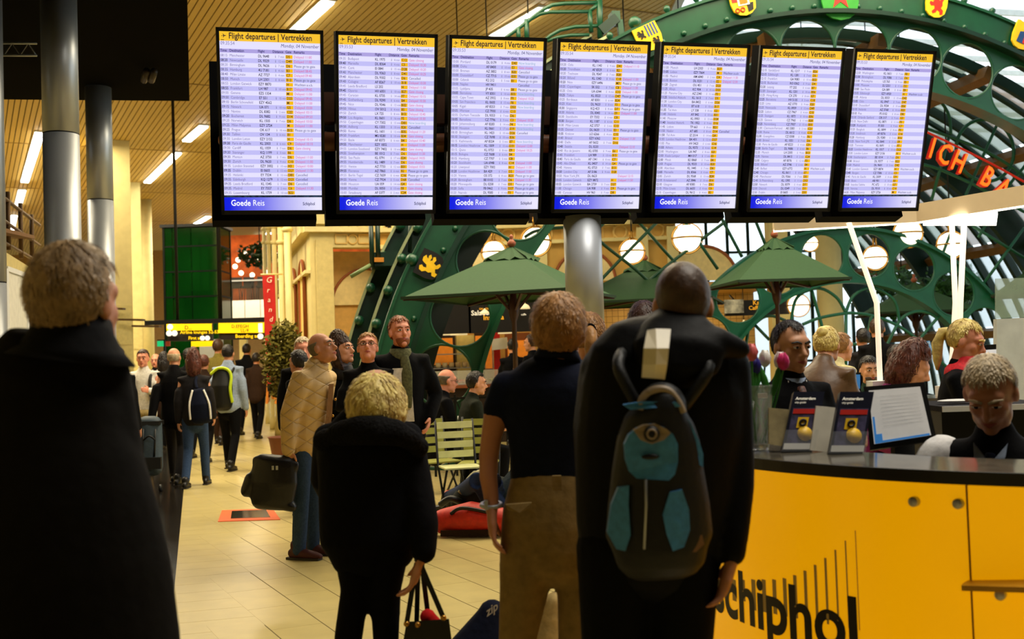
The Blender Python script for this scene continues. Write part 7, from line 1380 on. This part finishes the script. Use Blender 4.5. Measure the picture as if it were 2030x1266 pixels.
tag_ = MB().box(D(1512, 784, p.y - .09), (.035, .004, .018)).build('price_tag', WHITE, vz)
BRO = mat('dark_navy_brochure', (22, 24, 42), .35); ACR = mat('clear_acrylic', (200, 205, 210), .06, alpha=.1, spec=.6)
def brochure(x0, y0, x1, y1, lean_, d_, label):
    a = D(x0, y1, d_); b = D(x1, y1, d_); ux = (b - a).normalized(); up = (D(x0 + lean_, y0, d_ + .07) - a); hgt = up.length; up.normalize(); W = (b - a).length; nr = ux.cross(up).normalized()
    if nr.y > 0: nr = -nr
    t = empty('brochure_holder', (a + b) / 2, label, 'brochure holder', 'brochure holders on the desk')
    q = lambda u, v, e=0.: a + ux * (u * W) + up * (v * hgt) + nr * e
    MB().prism([q(0, .02), q(1, .02), q(1, 1), q(0, 1)], -nr * .035).build('brochure_stack', BRO, t)
    MB().prism([q(.08, .1, .001), q(.92, .1, .001), q(.92, .72, .001), q(.08, .72, .001)], nr * .001).build('cover_picture', mat('brochure_picture', (70, 66, 96), .4, var=.5, scale=40), t)
    MB().prism([q(.1, .62, .003), q(.9, .62, .003), q(.9, .7, .003), q(.1, .7, .003)], nr * .001).build('red_stripe', SR, t)
    MB().lathe([(.028, 0), (.028, .002)], q(.62, .28, .004), 24, nr).build('yellow_disc', SY, t); MB().prism([q(.3, .38, .003), q(.65, .38, .003), q(.65, .56, .003), q(.3, .56, .003)], nr * .001).build('camera_print', SY, t); MB().ring(q(.48, .47, .006), .011, .004, ux, up, 16, 6).build('lens_print', SK, t)
    MB().prism([q(.02, .02, .004), q(.98, .02, .004), q(.98, .12, .004), q(.02, .12, .004)], nr * .001).build('white_footer', WHITE, t)
    lb_ = MB(); put_text(lb_, 'Amsterdam', lambda u, v: q(.1, .86, .002) + ux * u + up * v, 0, 0, .016, True); put_text(lb_, 'city guide', lambda u, v: q(.1, .8, .002) + ux * u + up * v, 0, 0, .011); lb_.build('lettering', TXW, t, kind='stuff')
    MB().prism([q(-.03, 0, .008), q(1.03, 0, .008), q(1.03, .34, .008), q(-.03, .34, .008)], nr * .003).build('acrylic_front', ACR, t); MB().prism([q(-.03, 0, .01), q(1.03, 0, .01), q(1.03, 0, -.06), q(-.03, 0, -.06)], -up * .006).build('acrylic_foot', ACR, t)
bd = ontop(1590, 896).y
brochure(1550, 776, 1612, 893, 24, bd, 'left dark blue brochure holder beside the vase'); brochure(1644, 776, 1712, 898, 22, ontop(1680, 900).y, 'right dark blue brochure holder in front of the monitor')
def leaflet(pts, d_, mm, nm, lab, cat):
    tag(MB().prism([D(x, y, d_ + dd) for x, y, dd in pts], Y_ * .012).build(nm, mm), lab, cat)
leaflet([(1606, 892, 0), (1644, 896, 0), (1660, 808, .05), (1618, 804, .05)], bd - .01, mat('off_white_leaflet', (214, 208, 190), .5), 'leaflet_stand', 'blank off-white leaflet stand between the two brochure holders', 'leaflet')
leaflet([(1524, 880, 0), (1550, 884, 0), (1568, 812, .04), (1524, 808, .04)], bd + .02, mat('yellow_grey_leaflet', (150, 136, 96), .5, var=.3, scale=20), 'yellow_leaflet', 'grey leaflet with a yellow head behind the left brochure holder', 'leaflet')
# desk monitor
mo = empty('desk_monitor', D(1775, 895, 4.35), 'black computer monitor with a pale window on screen behind the desk', 'monitor')
mc = [D(1722, 774, 4.45), D(1824, 766, 4.38), D(1846, 862, 4.32), D(1733, 880, 4.40)]
ux = (mc[1] - mc[0]).normalized(); uy = (mc[0] - mc[3]).normalized(); nr = ux.cross(uy).normalized(); nr = -nr if nr.y > 0 else nr
MB().prism([c + nr * -.03 for c in [mc[0] - ux * .018 + uy * .018, mc[1] + ux * .018 + uy * .018, mc[2] + ux * .018 - uy * .022, mc[3] - ux * .018 - uy * .022]], nr * .028).build('case', BLACK, mo)
MB().prism(mc, nr * .002).build('screen', mat('pale_desktop_screen', (198, 194, 186), .4, emit=.42, var=.03, scale=30), mo)
mq = lambda u, v: mc[3].lerp(mc[2], u).lerp(mc[0].lerp(mc[1], u), v) + nr * .004
for u0, v0, u1, v1 in ((.02, .0, .16, .17), (.02, .02, .06, .5), (.02, .0, .98, .04)): MB().prism([mq(u0, v0), mq(u1, v0), mq(u1, v1), mq(u0, v1)], nr * .0008).build('blue_panel', mat('screen_blue', (60, 130, 200), .4, emit=.4), mo)
for k in range(9): MB().prism([mq(.2, .3 + .07 * k), mq(.92, .3 + .07 * k), mq(.92, .305 + .07 * k), mq(.2, .305 + .07 * k)], nr * .0006).build('text_line', mat('screen_grey_line', (150, 146, 140), .4, emit=.3), mo)
MB().box(D(1790, 900, 4.45), (.08, .05, .16)).build('stand_neck', BLACK, mo); b0 = D(1790, 920, 4.45); MB().lathe([(.12, .0), (.12, .015), (.04, .02)], Vector((b0.x, b0.y, .765)), 24).build('stand_foot', BLACK, mo)
kb_ = D(1850, 960, 3.95); tag(MB().box((kb_.x, 3.95, .775), (.4, .14, .02)).build('keyboard', BLACK), 'black keyboard before the seated clerk', 'keyboard')
# far counter of the kiosk ring, dark back cabinet, white partition
ctr = empty('rear_counter', D(1790, 800, 8.7), 'far counter of the information kiosk carrying the white posts', 'counter')
a, b = D(1650, 780, 8.9), D(2090, 770, 8.2); a.z = b.z = 0; dn = (b - a).normalized(); bk_ = Vector((-dn.y, dn.x, 0))
MB().prism([a - bk_ * .3, b - bk_ * .3, b + bk_ * .25, a + bk_ * .25], Z * 1.05).build('counter_body', BLACK, ctr); MB().prism([a - bk_ * .34, b - bk_ * .34, b + bk_ * .3, a + bk_ * .3], Z * .05).build('plinth', BLACK, ctr)
o = MB().prism([a - bk_ * .34 + Z * 1.05, b - bk_ * .34 + Z * 1.05, b + bk_ * .3 + Z * 1.05, a + bk_ * .3 + Z * 1.05], Z * .04).build('counter_top', STONE, ctr)
cbn = empty('back_cabinet', D(1880, 880, 5.3), 'low black cabinet with a white-edged top inside the kiosk', 'cabinet')
a, b = D(1842, 812, 5.3), D(2075, 800, 5.2); MB().box(((a.x + b.x) / 2, 5.4, a.z / 2), (b.x - a.x, .5, a.z)).build('cabinet_body', BLACK, cbn); MB().box(((a.x + b.x) / 2, 5.38, a.z + .012), (b.x - a.x + .03, .56, .025)).build('cabinet_top', CHAR, cbn); MB().box(((a.x + b.x) / 2, 5.095, a.z + .012), (b.x - a.x + .03, .01, .025)).build('top_edge', WHITE, cbn)
tag(MB().ball(D(1900, 802, 5.3) + Z * .02, (.1, .06, .008)).build('paper_plate', WHITE), 'white paper plate on the black cabinet', 'paper')
wp_ = empty('white_partition', D(2000, 800, 6.9), 'tall white partition panel at the right edge', 'partition')
MB().prism([D(1976, 632, 6.9), D(2120, 625, 6.9), D(2120, 860, 6.9), D(1976, 860, 6.9)], Y_ * .05).build('white_panel', mat('bluish_white_panel', (214, 220, 214), .4), wp_)
MB().prism([D(1974, 552, 6.9), D(2120, 548, 6.9), D(2120, 624, 6.9), D(1974, 631, 6.9)], Y_ * .012).build('glass_panel', mat('greenish_glass', (190, 210, 190), .08, alpha=.4), wp_)
p_ = D(2000, 860, 6.92); MB().box((p_.x + .1, 6.93, p_.z / 2), (.5, .05, p_.z)).build('panel_support', WHITE, wp_)
m2 = empty('rear_monitor', D(1705, 775, 8.85), 'small monitor with a blue screen beside the bearded man', 'monitor'); MB().prism([D(1690, 738, 8.85), D(1707, 738, 8.8), D(1707, 775, 8.8), D(1690, 775, 8.85)], Y_ * .03).build('case', BLACK, m2); MB().prism([D(1693, 742, 8.83), D(1705, 742, 8.79), D(1705, 770, 8.79), D(1693, 770, 8.83)], -Y_ * .002).build('screen', MATS['screen_blue'], m2); MB().box(D(1699, 778, 8.85), (.05, .05, .06)).build('stand', BLACK, m2)
m3 = empty('back_office_monitor', D(1960, 715, 6.6), 'monitor edge behind the woman with the red scarf', 'monitor'); MB().prism([D(1940, 684, 6.7), D(1975, 682, 6.7), D(1975, 730, 6.7), D(1940, 732, 6.7)], Y_ * .03).build('case', BLACK, m3); MB().prism([D(1942, 694, 6.69), D(1975, 692, 6.69), D(1975, 728, 6.69), D(1942, 730, 6.69)], -Y_ * .002).build('screen', mat('white_page_screen', (214, 216, 220), .4, emit=.5), m3); sp_ = D(1958, 732, 6.72); MB().bar(sp_, Vector((sp_.x, sp_.y, .0)), .05, .05).build('stand', BLACK, m3)
# greenery behind the inner arch and blue lettered window print
for k, (x, y, rx_, rz_, lab) in enumerate(((1890, 565, .7, .45, 'hanging green plant right of the inner arch ring'), (1905, 575, .3, .3, 'small fern beside the white posts'), (1770, 560, .5, .35, 'hanging green plant between the inner arch rings'), (1790, 612, .6, .15, 'ivy trailing under the dark green umbrella'))):
    c = D(x, y, 23); t = empty('hanging_plant', c, lab, 'plant', 'plants by the windows'); leaf_cloud(c, (rx_, .4, rz_), 380, .16, 20 + k).build('foliage', mat('fresh_leaf', (60, 110, 44), .5, var=.5, scale=5), t, kind='stuff'); MB().tube([c, Vector((c.x, c.y, 5.5))], .012, 5).build('hanging_wire', BLACKM, t)
bs = empty('window_banner', D(1840, 690, 26.4), 'blue banner with white letters outside the windows', 'banner'); MB().prism([D(1802, 662, 26.2), D(1866, 658, 26.2), D(1866, 700, 26.2), D(1802, 704, 26.2)], Y_ * .03).build('banner_face', mat('sky_blue_banner', (70, 160, 220), .5, emit=.35), bs); lb_ = MB(); pq = D(1826, 688, 26.15); put_text(lb_, 'om', lambda u, v: pq + X * u + Z * v, 0, 0, .26, True); lb_.build('lettering', TXW, bs, kind='stuff'); pz_ = D(1834, 700, 26.2); MB().bar(Vector((pz_.x, pz_.y, 0)), pz_, .05, .05).build('stand', BLACKM, bs)
bake_all()
